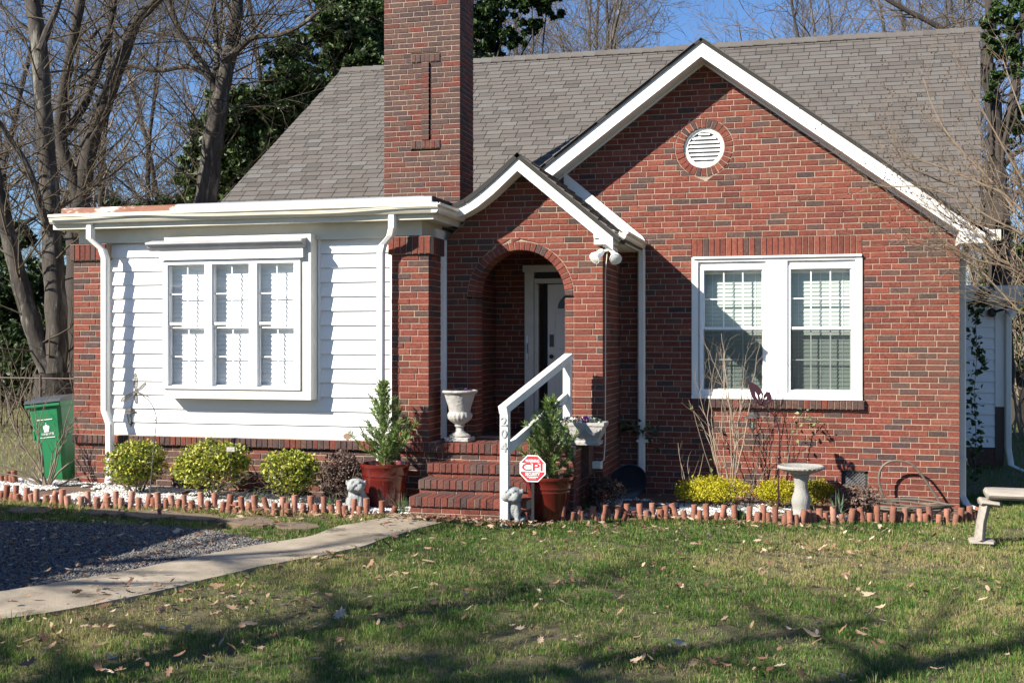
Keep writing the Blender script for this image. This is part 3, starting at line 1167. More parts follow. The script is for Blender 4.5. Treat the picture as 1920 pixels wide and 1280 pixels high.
# sagging inner lip line of the old gutter
part("gutter_bead", M_CREAM, HOUSE, lambda b: b.tube([(FXL - FO + (FXR + GO - FXL + FO) * t, YS - GO - .024, GZT - .052 + .012 * math.sin(t * 7.5) - .004 * math.sin(t * 19)) for t in [i / 24 for i in range(25)]], .008, 6))
b = MB()
b.box((FXL - .1, YS - FO + .0, FZ1 + .021), (FXR + FO - .002, 12.6, GZT + .03)).box((FXL - .1, 12.6, FZ1 + .021), (FXR - .02, 14.5, GZT + .03))
b.build("sunroom_roof", M_FELT, HOUSE)
fy = YS - FO + .0
fx0, fx1, fxm = FXL - .09, FXR + FO, -6.95
part("roof_edge_flashing", M_RUST, HOUSE, lambda b: b.poly([(fx0, fy - .02, GZT + .005), (fx0, fy - .02, GZT + .07), (fx0, fy + .03, GZT + .085), (fx0, fy + .05, GZT + .03)], (fxm - fx0, 0, 0)), label="rust-stained peeling metal roof edge")
part("roof_edge_flashing", M_ZINC, HOUSE, lambda b: b.poly([(fxm, fy - .02, GZT + .005), (fxm, fy - .02, GZT + .075), (fxm, fy + .03, GZT + .09), (fxm, fy + .05, GZT + .03)], (fx1 - fxm, 0, 0)), label="silver coated metal roof edge")
part("roof_membrane", M_FELT, HOUSE, lambda b: b.poly([(fx1 + .002, fy + .0, GZT + .03), (fx1 + .002, fy, GZT + .085), (fx1 - .1, fy, GZT + .085)], (0, 1.0, 0)))

# downspouts of the sunroom
part("downspout", M_WHITE, HOUSE, lambda b: b.rect_tube([(-8.04, 11.60, 3.24), (-8.04, 11.60, 3.02), (-7.925, 11.66, 2.90), (-7.895, 11.67, 2.80), (-7.895, 11.67, 1.05), (-7.83, 11.66, .90), (-7.825, 11.66, .30), (-7.825, 11.63, .235)], .085, .065), label="painted downspout kinked outward near its foot")
part("downspout", M_WHITE, HOUSE, lambda b: b.rect_tube([(-4.355, 11.58, 3.24), (-4.355, 11.58, 3.05), (-4.39, 11.62, 2.97), (-4.50, 11.68, 2.88), (-4.525, 11.69, 2.80), (-4.53, 11.69, .78), (-4.53, 11.68, .68), (-4.53, 11.68, .15)], .08, .06), label="white downspout with an offset at its top")
part("downspout", M_WHITE_OLD, HOUSE, lambda b: b.rect_tube([(-1.985, 13.56, 2.93), (-1.985, 13.58, 2.85), (-1.985, 13.585, .42), (-1.985, 13.58, .30)], .085, .065), label="straight white downspout in the corner beside the entry")
part("downspout", M_WHITE_OLD, HOUSE, lambda b: b.rect_tube([(1.66, 13.98, 2.92), (1.60, 13.95, 2.7), (1.60, 13.95, .10), (1.64, 13.85, .02), (1.76, 13.62, -.01)], .085, .065), label="downspout on the corner with a bent foot")
part("pipe_strap", M_WHITE_OLD, HOUSE, lambda b: b.box((-2.04, 13.545, .66), (-1.86, 13.64, .69)))
part("pipe_strap", M_WHITE_OLD, HOUSE, lambda b: b.box((1.55, 13.90, .50), (1.65, 14.0, .53)))

# ------------------------------------------------------------------ windows


def dh_window(name, panes, ys, zu0, zu1, zl0, zl1, cols, rows, slat_p, parent, label, screen=False, side_gap=0.02, fr=.03, bd=.135):
    """double-hung window: panes (x0,x1) of the glass; upper sash zu0..zu1, lower sash zl0..zl1"""
    x0, x1 = panes
    y = ys
    f = MB()
    o = fr
    # outer jambs
    f.box((x0 - o, y - .02, zl0 - o), (x0 - .012, y + .09, zu1 + o)).box((x1 + .012, y - .02, zl0 - o), (x1 + o, y + .09, zu1 + o))
    f.box((x0 - .012, y - .02, zu1 + .012), (x1 + .012, y + .09, zu1 + o)).box((x0 - .012, y - .02, zl0 - o), (x1 + .012, y + .09, zl0 - .012))
    w = f.build(name, M_VINYL, parent, label=label)
    for nm, a, c, yy in (("upper_sash", zu0, zu1, y), ("lower_sash", zl0, zl1, y + .025)):
        s_ = MB()
        s_.box((x0 - .012, yy, a - .015), (x0, yy + .03, c + .012)).box((x1, yy, a - .015), (x1 + .012, yy + .03, c + .012))
        s_.box((x0, yy, c), (x1, yy + .03, c + .012)).box((x0, yy, a - .028), (x1, yy + .03, a))
        s_.build(nm, M_VINYL, w)
        part("pane", M_GLASS, w, lambda b: b.add([(x0, yy + .014, a), (x1, yy + .014, a), (x1, yy + .014, c), (x0, yy + .014, c)], [(0, 1, 2, 3)]))
        wx = .014
        for i in range(1, cols):
            xc = x0 + (x1 - x0) * i / cols
            part("muntin", M_VINYL, w, lambda b: b.box((xc - wx / 2, yy + .018, a), (xc + wx / 2, yy + .024, c)))
        for i in range(1, rows):
            zc = a + (c - a) * i / rows
            part("muntin", M_VINYL, w, lambda b: b.box((x0, yy + .0175, zc - wx / 2), (x1, yy + .0245, zc + wx / 2)))
    part("sash_lock", M_STEEL, w, lambda b: b.box(((x0 + x1) / 2 - .03, y + .005, zu0 - .014), ((x0 + x1) / 2 + .03, y + .02, zu0 - .004)))
    if screen:
        part("insect_screen", M_SCREEN, w, lambda b: b.add([(x0 - .011, y + .002, zl0 - .011), (x1 + .011, y + .002, zl0 - .011), (x1 + .011, y + .002, zl1 + .01), (x0 - .011, y + .002, zl1 + .01)], [(0, 1, 2, 3)]))
    sl = MB()
    sw = (x1 - x0) / 2 + .02
    sl.add([(-sw, -.006, -.027), (sw, -.006, -.027), (sw, 0, 0), (-sw, 0, 0), (sw, .003, .027), (-sw, .003, .027),
            (-sw, -.004, -.0275), (sw, -.004, -.0275), (sw, .002, -.001), (-sw, .002, -.001), (sw, .005, .0265), (-sw, .005, .0265)],
           [(0, 1, 2, 3), (3, 2, 4, 5), (7, 6, 9, 8), (8, 9, 11, 10), (1, 0, 6, 7), (5, 4, 10, 11)])
    me = sl.mesh("slat", M_BLIND2 if screen else M_BLIND)
    z = zu1 - .03
    xc = (x0 + x1) / 2
    rr = random.Random(int(x0 * 100))
    while z > zl0 + .0:
        M = Matrix.Translation((xc, y + bd, z)) @ Matrix.Rotation(rr.uniform(-.004, .004), 4, 'Y')
        link("slat", me, w, M)
        z -= slat_p
    for fx in (.12, .5, .88):
        part("ladder_cord", M_BLIND, w, lambda b: b.box((x0 + (x1 - x0) * fx - .0015, y + bd - .012, zl0), (x0 + (x1 - x0) * fx + .0015, y + bd - .011, zu1)))
    part("head_rail", M_BLIND, w, lambda b: b.box((x0 - .03, y + bd - .015, zu1 - .03), (x1 + .03, y + bd + .02, zu1 + .02)))
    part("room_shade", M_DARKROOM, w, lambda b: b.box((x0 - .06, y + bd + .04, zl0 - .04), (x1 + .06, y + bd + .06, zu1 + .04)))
    return w


# right-hand twin window
TW = part("twin_window_frame", M_WHITE, HOUSE, lambda b: (
    b.box((WX0 + .002, YG - .02, WZ0), (WX0 + .075, YG + .1, WZ1)),
    b.box((WX1 - .075, YG - .02, WZ0), (WX1 - .002, YG + .1, WZ1)),
    b.box((WX0 + .076, YG - .018, WZ1 - .055), (WX1 - .076, YG + .1, WZ1 - .001)),
    b.box((WX0 + .0765, YG + .012, 2.70), (-.5555, YG + .1, WZ1 - .0555)),
    b.box((-.3145, YG + .012, 2.70), (WX1 - .0765, YG + .1, WZ1 - .0555)),
    b.box((WX0 + .0755, YG + .03, WZ0 + .0755), (-1.30, YG + .1, 2.699)),
    b.box((.425, YG + .03, WZ0 + .0755), (WX1 - .0755, YG + .1, 2.699)),
    b.box((WX0 + .02, YG - .045, WZ1 - .02), (WX1 - .01, YG - .021, WZ1 + .004)),
    b.box((WX0 + .076, YG - .012, WZ0 + .03), (WX1 - .076, YG + .1, WZ0 + .075)),
    b.box((-.555, YG - .018, WZ0 + .0755), (-.315, YG + .1, WZ1 - .0555)),
    b.box((WX0 + .002, YG - .06, WZ0 - .001), (WX1 - .002, YG - .021, WZ0 + .03)),
    b.box((WX0 + .0765, YG - .0205, WZ0), (WX1 - .0765, YG + .1, WZ0 + .0295))))
dh_window("window", (-1.255, -.602), YG + .02, 2.012, 2.665, 1.30, 1.968, 3, 2, .047, HOUSE, "window half in the shadow of the entry", screen=True, fr=.052)
dh_window("window", (-.268, .378), YG + .02, 2.012, 2.665, 1.30, 1.968, 3, 2, .047, HOUSE, "window fully in the sun", screen=True, fr=.052)

# sunroom box window
BY = 11.685
bay = part("bay_box", M_WHITE_OLD, HOUSE, lambda b: (
    b.box((BBX0, BY, BBZ0), (BBX0 + .03, SWY + .01, BBZ1)),
    b.box((BBX1 - .03, BY, BBZ0), (BBX1, SWY + .01, BBZ1)),
    b.box((BBX0 + .0305, BY, BBZ0), (BBX1 - .0305, SWY + .01, BBZ0 + .03)),
    b.box((BBX0 + .0305, BY + .004, 2.76), (BBX1 - .0305, SWY + .01, BBZ1)),
    b.box((BBX1 - .16, BY + .003, BBZ0 + .0305), (BBX1 - .0305, BY + .1, 2.759)),
    b.box((BBX0 + .0305, BY + .003, BBZ0 + .0305), (BBX0 + .035, BY + .1, 2.759)),
    b.box((BBX0 + .036, BY + .003, BBZ0 + .031), (BBX1 - .161, BY + .1, 1.31))))
part("window_surround", M_VINYL, HOUSE, lambda b: (
    b.box((BBX0 - .005, BY - .018, 1.313), (-7.105, BY + .002, 2.757)),
    b.box((-5.523, BY - .018, 1.313), (-5.46, BY + .002, 2.757)),
    b.box((-7.1045, BY - .018, 2.722), (-5.5235, BY + .002, 2.757)),
    b.box((-7.1045, BY - .018, 1.313), (-5.5235, BY + .002, 1.333)),
    b.box((-6.608, BY - .018, 1.3335), (-6.547, BY + .0015, 2.7215)),
    b.box((-6.062, BY - .018, 1.3335), (-5.997, BY + .0015, 2.7215))))
part("window_head_board", M_WHITE, HOUSE, lambda b: b.box((-7.17, BY - .05, 2.762), (BBX1 - .075, BY + .003, 2.865)))
part("window_cornice", mat("grey_cornice", (0.42, 0.42, 0.43), 0.5, (0.3, 0.3, 0.31), 6, .5), HOUSE, lambda b: b.poly([(-7.30, BY - .135, 2.955), (-7.30, BY - .135, 2.935), (-7.30, BY - .11, 2.925), (-7.30, BY - .09, 2.895), (-7.30, BY - .052, 2.866), (-7.30, BY + .003, 2.866), (-7.30, BY + .003, 2.985)], (7.30 + BBX1 - .05, 0, 0)))  # cornice coloured a darker grey than the white boards around it
for xa, xb, lab in ((-7.08, -6.636, "sunroom window beside the left pillar"), (-6.523, -6.089, "middle sunroom window"), (-5.97, -5.547, "sunroom window beside the bay's grey side")):
    dh_window("window", (xa, xb), BY + .006, 2.06, 2.698, 1.356, 1.994, 2, 2, .052, HOUSE, lab, fr=.024, bd=.105)

# round gable vent
RV_ = part("round_vent", M_WHITE, HOUSE, lambda b: b.add(*(lambda nn: (
    [(VCX + r * math.cos(2 * math.pi * i / nn), YG + y_, VCZ + r * math.sin(2 * math.pi * i / nn)) for r, y_ in ((VR0 + .004, .09), (VR0 + .004, .028), (VR0 - .012, .02), (VR0 - .022, .032), (VR0 - .045, .036), (VR0 - .048, .09)) for i in range(nn)],
    [(j * nn + i, j * nn + (i + 1) % nn, (j + 1) * nn + (i + 1) % nn, (j + 1) * nn + i) for j in range(5) for i in range(nn)]))(40)))
rv = VR0 - .045
zz = VCZ - rv + .02
while zz < VCZ + rv - .01:
    hw = math.sqrt(max(.0001, rv * rv - (zz + .012 - VCZ) ** 2))
    part("slat", M_WHITE, RV_, lambda b: b.add([(VCX - hw, YG + .03, zz - .014), (VCX + hw, YG + .03, zz - .014), (VCX + hw, YG + .034, zz - .006), (VCX - hw, YG + .034, zz - .006), (VCX + hw, YG + .072, zz + .03), (VCX - hw, YG + .072, zz + .03)], [(0, 1, 2, 3), (3, 2, 4, 5), (1, 0, 5, 4)]))
    zz += .048
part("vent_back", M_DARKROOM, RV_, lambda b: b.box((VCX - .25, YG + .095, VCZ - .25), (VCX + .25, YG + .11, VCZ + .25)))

# foundation vent with diamond lattice
fvx0, fvx1, fvz0, fvz1 = .285, .573, .183, .383
fv = part("foundation_vent", M_DARKROOM, HOUSE, lambda b: b.box((fvx0, YG + .05, fvz0), (fvx1, YG + .06, fvz1)))
for sgn in (-1, 1):
    for i in range(-6, 14):
        xa = fvx0 + i * .036
        pts = []
        for t in (0, 1):
            pass
        z0_, z1_ = fvz0 + .01, fvz1 - .01
        x0_, x1_ = (xa, xa + (z1_ - z0_)) if sgn > 0 else (xa + (z1_ - z0_), xa)
        # clip to the opening
        def cl(x0_, z0_, x1_, z1_):
            t0, t1 = 0.0, 1.0
            dx = x1_ - x0_
            for lim_, s2 in ((fvx0 + .05, 1), (fvx1 - .03, -1)):
                a = s2 * (x0_ - lim_)
                d_ = s2 * dx
                if d_ > 0: t0 = max(t0, -a / d_)
                else: t1 = min(t1, -a / d_)
            return (t0, t1)
        t0, t1 = cl(x0_, z0_, x1_, z1_)
        if t1 - t0 > .1:
            f_ = lambda t: (x0_ + (x1_ - x0_) * t, YG + .025 + sgn * .002, z0_ + (z1_ - z0_) * t)
            part("lattice_bar", M_STEEL, fv, lambda b: b.tube([f_(t0), f_(t1)], .003, 4))

# ------------------------------------------------------------------ porch interior, door
part("porch_floor", [M_BRICK], HOUSE, lambda b: b.box((-3.9, 12.2, .4), (-2.35, 14.0, LAND - .004), 0, .25))
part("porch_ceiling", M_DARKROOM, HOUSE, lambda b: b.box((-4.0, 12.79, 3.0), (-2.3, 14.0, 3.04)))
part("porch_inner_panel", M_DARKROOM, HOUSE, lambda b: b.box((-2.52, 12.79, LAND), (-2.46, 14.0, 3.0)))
DY = 13.86
df = part("door_frame", M_WHITE_OLD, HOUSE, lambda b: (
    b.cbox((-3.477, DY, LAND), (-3.36, DY + .1, 2.70)), b.cbox((-3.50, DY - .01, 2.70), (-2.53, DY + .1, 2.785)), b.cbox((-3.359, DY + .02, 2.56), (-2.53, DY + .1, 2.62)), b.cbox((-3.359, DY + .03, LAND), (-3.33, DY + .1, 2.56))))
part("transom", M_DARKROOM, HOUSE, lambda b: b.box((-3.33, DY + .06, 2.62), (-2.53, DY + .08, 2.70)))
dr = part("door", M_DOOR, HOUSE, lambda b: (b.cbox((-3.20, DY + .07, LAND + .01), (-2.50, DY + .11, 2.55)), b.cbox((-3.10, DY + .06, 1.75), (-2.88, DY + .0695, 2.2)), b.cbox((-3.10, DY + .06, .95), (-2.88, DY + .0695, 1.6))))
part("fan_light", M_BLACK, dr, lambda b: b.poly([(-3.07 + 0, DY + .055, 2.25)] + [(-2.83 - .24 * math.cos(a), DY + .055, 2.25 + .2 * math.sin(a)) for a in [math.pi / 2 * i / 8 for i in range(1, 9)]] + [(-2.83, DY + .055, 2.25)], (0, .01, 0)))
part("door_handle", M_BLACK, dr, lambda b: (b.box((-3.17, DY + .045, 1.78), (-3.12, DY + .069, 1.93)), b.sphere((-3.145, DY + .03, 1.66), .028)))
part("storm_door", M_WHITE_OLD, HOUSE, lambda b: (b.box((-3.328, DY + .0, LAND + .01), (-3.30, DY + .05, 2.55)),))
part("latch", M_STEEL, df, lambda b: (b.box((-3.455, DY - .025, 1.62), (-3.42, DY - .001, 1.92)), b.tube([(-3.437, DY - .05, 1.82), (-3.437, DY - .05, 1.7)], .01, 6)))
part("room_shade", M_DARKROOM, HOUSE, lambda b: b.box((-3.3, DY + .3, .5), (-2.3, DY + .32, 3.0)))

# floodlight under the entry eave
M_LAMP = mat("lamp_white_plastic", (0.78, 0.77, 0.74), 0.35)
M_LENS = mat("lamp_lens", (0.75, 0.75, 0.70), 0.15)
fl = part("floodlight", M_LAMP, HOUSE, lambda b: (b.tube([(-2.165, 12.32, 2.884), (-2.165, 12.32, 2.86)], .055, 16), b.tube([(-2.165, 12.32, 2.86), (-2.165, 12.32, 2.82)], .035, 12)), smooth=True)


def lamp_head(c, d):
    d = Vector(d).normalized()
    c = Vector(c)
    o = part("lamp_head", M_LAMP, fl, lambda b: (b.tube([Vector((-2.165, 12.32, 2.835)), c], .016, 8), b.tube([c - d * .03, c - d * .0, c + d * .045, c + d * .05, c + d * .105, c + d * .118], [.03, .038, .04, .045, .066, .066], 18, cap=True)), smooth=True)
    part("lens", M_LENS, o, lambda b: b.tube([c + d * .1185, c + d * .122], [.056, .05], 18), smooth=True)


lamp_head((-2.235, 12.28, 2.80), (-.45, -.62, -.55))
lamp_head((-2.09, 12.30, 2.79), (.25, -.75, -.6))
# cable down the entry side wall and its box
part("cable", M_WHITE_OLD, HOUSE, lambda b: b.tube([(-2.20, 12.5, 2.84), (-2.235, 12.56, 2.6), (-2.236, 12.57, 1.6), (-2.235, 12.55, .75), (-2.24, 12.5, .55), (-2.30, 12.44, .50)], .006, 5))
part("junction_box", M_WHITE_OLD, HOUSE, lambda b: b.cbox((-2.36, 12.40, .46), (-2.25, 12.48, .54), .01))

# side addition far right
AY = 19.0
axl, axr = ax(1822, AY), ax(1884, AY)
ad = part("side_addition", M_SIDING, HOUSE, lambda b: b.box((axl - .6, AY + .02, .2), (axr, AY + 3.0, 2.62)))
zt, zb = at(1850, 572, AY).z, at(1850, 838, AY).z
nb_ = 13
for i in range(nb_):
    z0_ = zb + (zt - zb) * i / nb_
    part("siding_board", M_SIDING, ad, siding_board(axl - .6, axr - .14, z0_, (zt - zb) / nb_ - .002, AY + .016))
part("brick_footing", M_BRICK, ad, lambda b: b.box((axl - .6, AY + .0, -.2), (axr - .02, AY + 2.9, zb - .004), 0, .3))
part("corner_board", M_WHITE, ad, lambda b: b.box((axr - .138, AY - .02, zt - 1.55), (axr, AY + .018, zt)))
M_BROWN = mat("brown_post_paint", (0.06, 0.035, 0.025), 0.6)
part("corner_board", M_BROWN, ad, lambda b: b.box((axr - .138, AY - .02, zb - .2), (axr - .01, AY + .018, zt - 1.553)), label="brown lower corner board")
part("gutter", M_WHITE_OLD, ad, lambda b: b.poly([(axl - .8, AY - .35, zt + .05), (axl - .8, AY - .42, zt + .22), (axl - .8, AY - .42, zt + .27), (axl - .8, AY + .4, zt + .32), (axl - .8, AY + .4, zt + .02)], (axr - axl + 1.0, 0, 0)), label="deep sagging gutter of the addition")
part("downspout", M_WHITE_OLD, ad, lambda b: b.rect_tube([(axr + .2, AY - .3, zt + .1), (axr + .18, AY - .28, zt - .02), (axr + .04, AY - .06, zt - .14), (axr + .04, AY - .05, zb + .0), (axr + .07, AY - .1, zb - .25), (axr + .3, AY - .3, zb - .36)], .09, .07))
al = part("floodlight", M_BLACK, ad, lambda b: (b.sphere((axr - .2, AY - .1, zt - .12), .07), b.tube([(axr - .2, AY - .1, zt - .12), (axr - .02, AY - .25, zt - .06), (axr + .02, AY - .28, zt - .1)], .02, 6)))
part("lamp_head", M_LAMP, al, lambda b: b.tube([(axr + .0, AY - .26, zt - .08), (axr + .07, AY - .36, zt - .16)], [.03, .06], 10))

emit_walls()
# ------------------------------------------------------------------ ground, path, gravel, beds, grass, leaves
rng = np.random.default_rng(5)
rc = random.Random(23)


def vnoise(x, y, s, seed=0):
    """smooth value noise, 0..1"""
    r = np.random.default_rng(seed)
    T = r.random((64, 64))
    u, v = x / s + 1000, y / s + 1000
    i, j = np.floor(u).astype(int), np.floor(v).astype(int)
    f, g = u - i, v - j
    f, g = f * f * (3 - 2 * f), g * g * (3 - 2 * g)
    a, b, c, d = T[i % 64, j % 64], T[(i + 1) % 64, j % 64], T[i % 64, (j + 1) % 64], T[(i + 1) % 64, (j + 1) % 64]
    return (a * (1 - f) + b * f) * (1 - g) + (c * (1 - f) + d * f) * g


def fbm(x, y, s, seed=0):
    return .55 * vnoise(x, y, s, seed) + .3 * vnoise(x, y, s / 2.3, seed + 1) + .15 * vnoise(x, y, s / 5, seed + 2)


def inpoly(x, y, poly):
    r = np.zeros(len(x), dtype=bool)
    n = len(poly)
    for i in range(n):
        x0, y0 = poly[i][0], poly[i][1]
        x1, y1 = poly[(i + 1) % n][0], poly[(i + 1) % n][1]
        if y0 == y1: continue
        c = ((y0 > y) != (y1 > y)) & (x < (x1 - x0) * (y - y0) / (y1 - y0) + x0)
        r ^= c
    return r


GN = lambda x: -0.0245 * np.clip(x, -14, 10)

PATH_UP = [(-330, 1160), (-150, 1132), (0, 1110), (73, 1099), (146, 1086), (255, 1068), (365, 1044), (474, 1024), (583, 1006), (638, 987), (700, 975), (745, 966)]
PATH_LO = [(955, 961), (900, 968), (855, 975), (804, 986), (735, 1006), (669, 1028), (583, 1046), (474, 1066), (365, 1093), (255, 1119), (146, 1141), (73, 1153), (0, 1163), (-150, 1188), (-330, 1222)]
EDGE_L = [(-190, 921), (-60, 930), (0, 935), (73, 942), (157, 946), (255, 948), (328, 951), (438, 955), (529, 958), (620, 961), (693, 964), (742, 963)]
EDGE_R = [(962, 969), (1020, 975), (1074, 975), (1140, 971), (1198, 971), (1293, 972), (1344, 973), (1446, 978), (1490, 981), (1534, 976), (1694, 978), (1803, 978), (1856, 972)]


def fine(pts, step=.12):
    w = [ground(*p) for p in pts]
    out = []
    for a, b in zip(w, w[1:]):
        n = max(1, int((b - a).length / step))
        out += [a.lerp(b, i / n) for i in range(n)]
    return out + [w[-1]]


pu, pl = fine(PATH_UP), fine(PATH_LO)
jit = lambda q, a: Vector((q.x + rc.uniform(-a, a), q.y + rc.uniform(-a, a), q.z))
path_poly = [jit(q, .012) for q in pu + pl]
el_, er_ = fine(EDGE_L), fine(EDGE_R)
bed_left = [Vector((q.x, q.y, 0)) for q in el_] + [Vector((-3.93, 11.0, 0)), Vector((-3.93, 11.9, 0)), Vector((el_[0].x, 11.9, 0))]
bed_right = [Vector((q.x, q.y, 0)) for q in er_] + [Vector((1.75, 13.7, 0)), Vector((-2.9, 13.7, 0)), Vector((-2.9, 11.0, 0))]
gravel_px = [(-420, 976), (-100, 977), (60, 978), (200, 982), (330, 988), (410, 997), (470, 1010), (520, 1019)]
gravel_poly = fine(gravel_px) + [q for q in reversed(pu) if q.x < ground(520, 1019).x]

M_SOIL = mat("lawn_soil", (0.05, 0.055, 0.022), 0.95, (0.15, 0.115, 0.06), 45, 0.35, bump=1.0, bscale=130, col3=(0.12, 0.055, 0.035), n3=1.6, t3=0.62)
M_MULCH = mat("garden_soil", (0.09, 0.055, 0.035), 0.95, (0.15, 0.10, 0.07), 9, 0.5, bump=1.0, bscale=70)
M_CONC = mat("old_concrete", (0.37, 0.31, 0.235), 0.9, (0.19, 0.155, 0.11), 2.2, 0.35, bump=0.5, bscale=90, col3=(0.11, 0.09, 0.06), n3=2.6, t3=0.56)
M_GRAVEL = tone_mat("grey_gravel", [(0, (0.045, 0.046, 0.05)), (.5, (0.10, 0.10, 0.103)), (.8, (0.17, 0.163, 0.155)), (1, (0.22, 0.155, 0.11))], bump=0, nscale=200)
M_GRAVEL_BED = mat("gravel_bed", (0.05, 0.05, 0.052), 0.95, (0.10, 0.095, 0.09), 40, 0.5, bump=1.0, bscale=120)
M_PEBBLE = tone_mat("white_pebbles", [(0, (0.20, 0.19, 0.17)), (.3, (0.48, 0.47, 0.45)), (1, (0.72, 0.71, 0.69))], bump=0, nscale=100, rough=.7)

# one sheet of ground out to the horizon, gently uneven
xs = np.concatenate([np.linspace(-400, -20, 14), np.linspace(-14, 10, 61), np.linspace(16, 400, 14)])
ys = np.concatenate([np.linspace(-60, 0, 8), np.linspace(1, 32, 78), np.linspace(38, 600, 22)])
XX, YY = np.meshgrid(xs, ys)
ZZ = GN(XX) + (fbm(XX, YY, 2.2, 3) - .5) * .05 * np.clip((YY - 2) / 3, 0, 1) * (YY < 40)
nx, ny = len(xs), len(ys)
idx = (np.arange(ny - 1)[:, None] * nx + np.arange(nx - 1)[None, :]).ravel()
F = np.stack([idx, idx + 1, idx + nx + 1, idx + nx], 1)
go = link("ground", fast_mesh("ground", np.stack([XX.ravel(), YY.ravel(), ZZ.ravel() - .035], 1), F, [M_SOIL], smooth=True))
tag(go, kind="structure")


def sheet(name, poly, z, matl, kind="structure", thick=0.05):
    me = bpy.data.meshes.new(name)
    import bmesh
    bm = bmesh.new()
    vs = [bm.verts.new((p.x, p.y, G(p.x) + z)) for p in poly]
    f = bm.faces.new(vs)
    if f.normal.z < 0 or True:
        bm.normal_update()
        if f.normal.z < 0: f.normal_flip()
    r = bmesh.ops.extrude_face_region(bm, geom=[f])
    for v in r["geom"]:
        if isinstance(v, bmesh.types.BMVert): v.co.z += .0
    # the copy stays on top, the first face sinks
    for v in vs: v.co.z -= thick
    bmesh.ops.recalc_face_normals(bm, faces=bm.faces[:])
    bmesh.ops.triangulate(bm, faces=[f for f in bm.faces if len(f.verts) > 4])
    bm.to_mesh(me)
    bm.free()
    me.materials.append(matl)
    return tag(link(name, me), kind=kind)


sheet("path", path_poly, .010, M_CONC, thick=.12)
sheet("gravel_base", gravel_poly, -.006, M_GRAVEL_BED, thick=.1)
sheet("garden_bed", bed_left, .004, M_MULCH, thick=.1)
sheet("garden_bed", bed_right, .004, M_MULCH, thick=.1)
# expansion joint pieces of the path: thin dark lines are left to the cracks of the concrete


def stones(name, x, y, z, size, matl, squash=.6, seed=1, label=None, cat=None, tone=None):
    r = np.random.default_rng(seed)
    n = len(x)
    O = np.array([(1, 0, 0), (-1, 0, 0), (0, 1, 0), (0, -1, 0), (0, 0, 1), (0, 0, -1)], dtype=np.float32)
    FO = np.array([(0, 2, 4), (2, 1, 4), (1, 3, 4), (3, 0, 4), (2, 0, 5), (1, 2, 5), (3, 1, 5), (0, 3, 5)])
    V = np.repeat(O[None], n, 0)
    V = V + r.uniform(-.28, .28, V.shape)
    V[:, :, 0] *= (size * r.uniform(.8, 1.3, n))[:, None]
    V[:, :, 1] *= (size * r.uniform(.6, 1.0, n))[:, None]
    V[:, :, 2] *= (size * squash)[:, None]
    a = r.uniform(0, 6.283, n)
    ca, sa = np.cos(a)[:, None], np.sin(a)[:, None]
    X = V[:, :, 0] * ca - V[:, :, 1] * sa + x[:, None]
    Y = V[:, :, 0] * sa + V[:, :, 1] * ca + y[:, None]
    Z = V[:, :, 2] + z[:, None] + (r.uniform(-.3, .3, n) * size)[:, None] * V[:, :, 0] / size[:, None]
    P = np.stack([X, Y, Z], 2).reshape(-1, 3)
    F = (FO[None] + (np.arange(n) * 6)[:, None, None]).reshape(-1, 3)
    t = np.repeat(r.random(n) if tone is None else tone, 8)
    o = link(name, fast_mesh(name, P, F, [matl], tone=t))
    return tag(o, label, cat, kind="stuff")


def scatter(poly, n, seed):
    r = np.random.default_rng(seed)
    px = np.array([p[0] for p in poly]); py = np.array([p[1] for p in poly])
    x = r.uniform(px.min(), px.max(), n); y = r.uniform(py.min(), py.max(), n)
    m = inpoly(x, y, poly)
    return x[m], y[m]


x, y = scatter(gravel_poly, 75000, 2)
keep = x > -.80 * y - .6
x, y = x[keep], y[keep]
stones("gravel", x, y, GN(x) + .006, rng.uniform(.007, .02, len(x)), M_GRAVEL, seed=3, label="grey blue crushed gravel of the parking patch beside the path", cat="gravel")
x, y = scatter(bed_left, 30000, 4)
keep = (fbm(x, y, .5, 8) > .42) & (y < 11.7)
x, y = x[keep], y[keep]
x2, y2 = scatter(bed_right, 26000, 5)
k2 = (fbm(x2, y2, .6, 9) > .44) & (x2 > -2.3) & (x2 < .35) & (y2 < 13.2)
x2, y2 = x2[k2], y2[k2]
x, y = np.concatenate([x, x2]), np.concatenate([y, y2])
stones("white_pebbles", x, y, GN(x) + .014, rng.uniform(.011, .026, len(x)), M_PEBBLE, seed=6, label="white marble pebbles spread over the flower beds", cat="pebbles")

# terracotta log edging
M_TERRA = tone_mat("terracotta", [(0, (0.16, 0.062, 0.04)), (.5, (0.24, 0.10, 0.065)), (1, (0.36, 0.19, 0.14))], bump=.35, bscale=60, nscale=14, namt=.3, rough=.9, dirt=((0.10, 0.06, 0.05), 6, .55, .75))


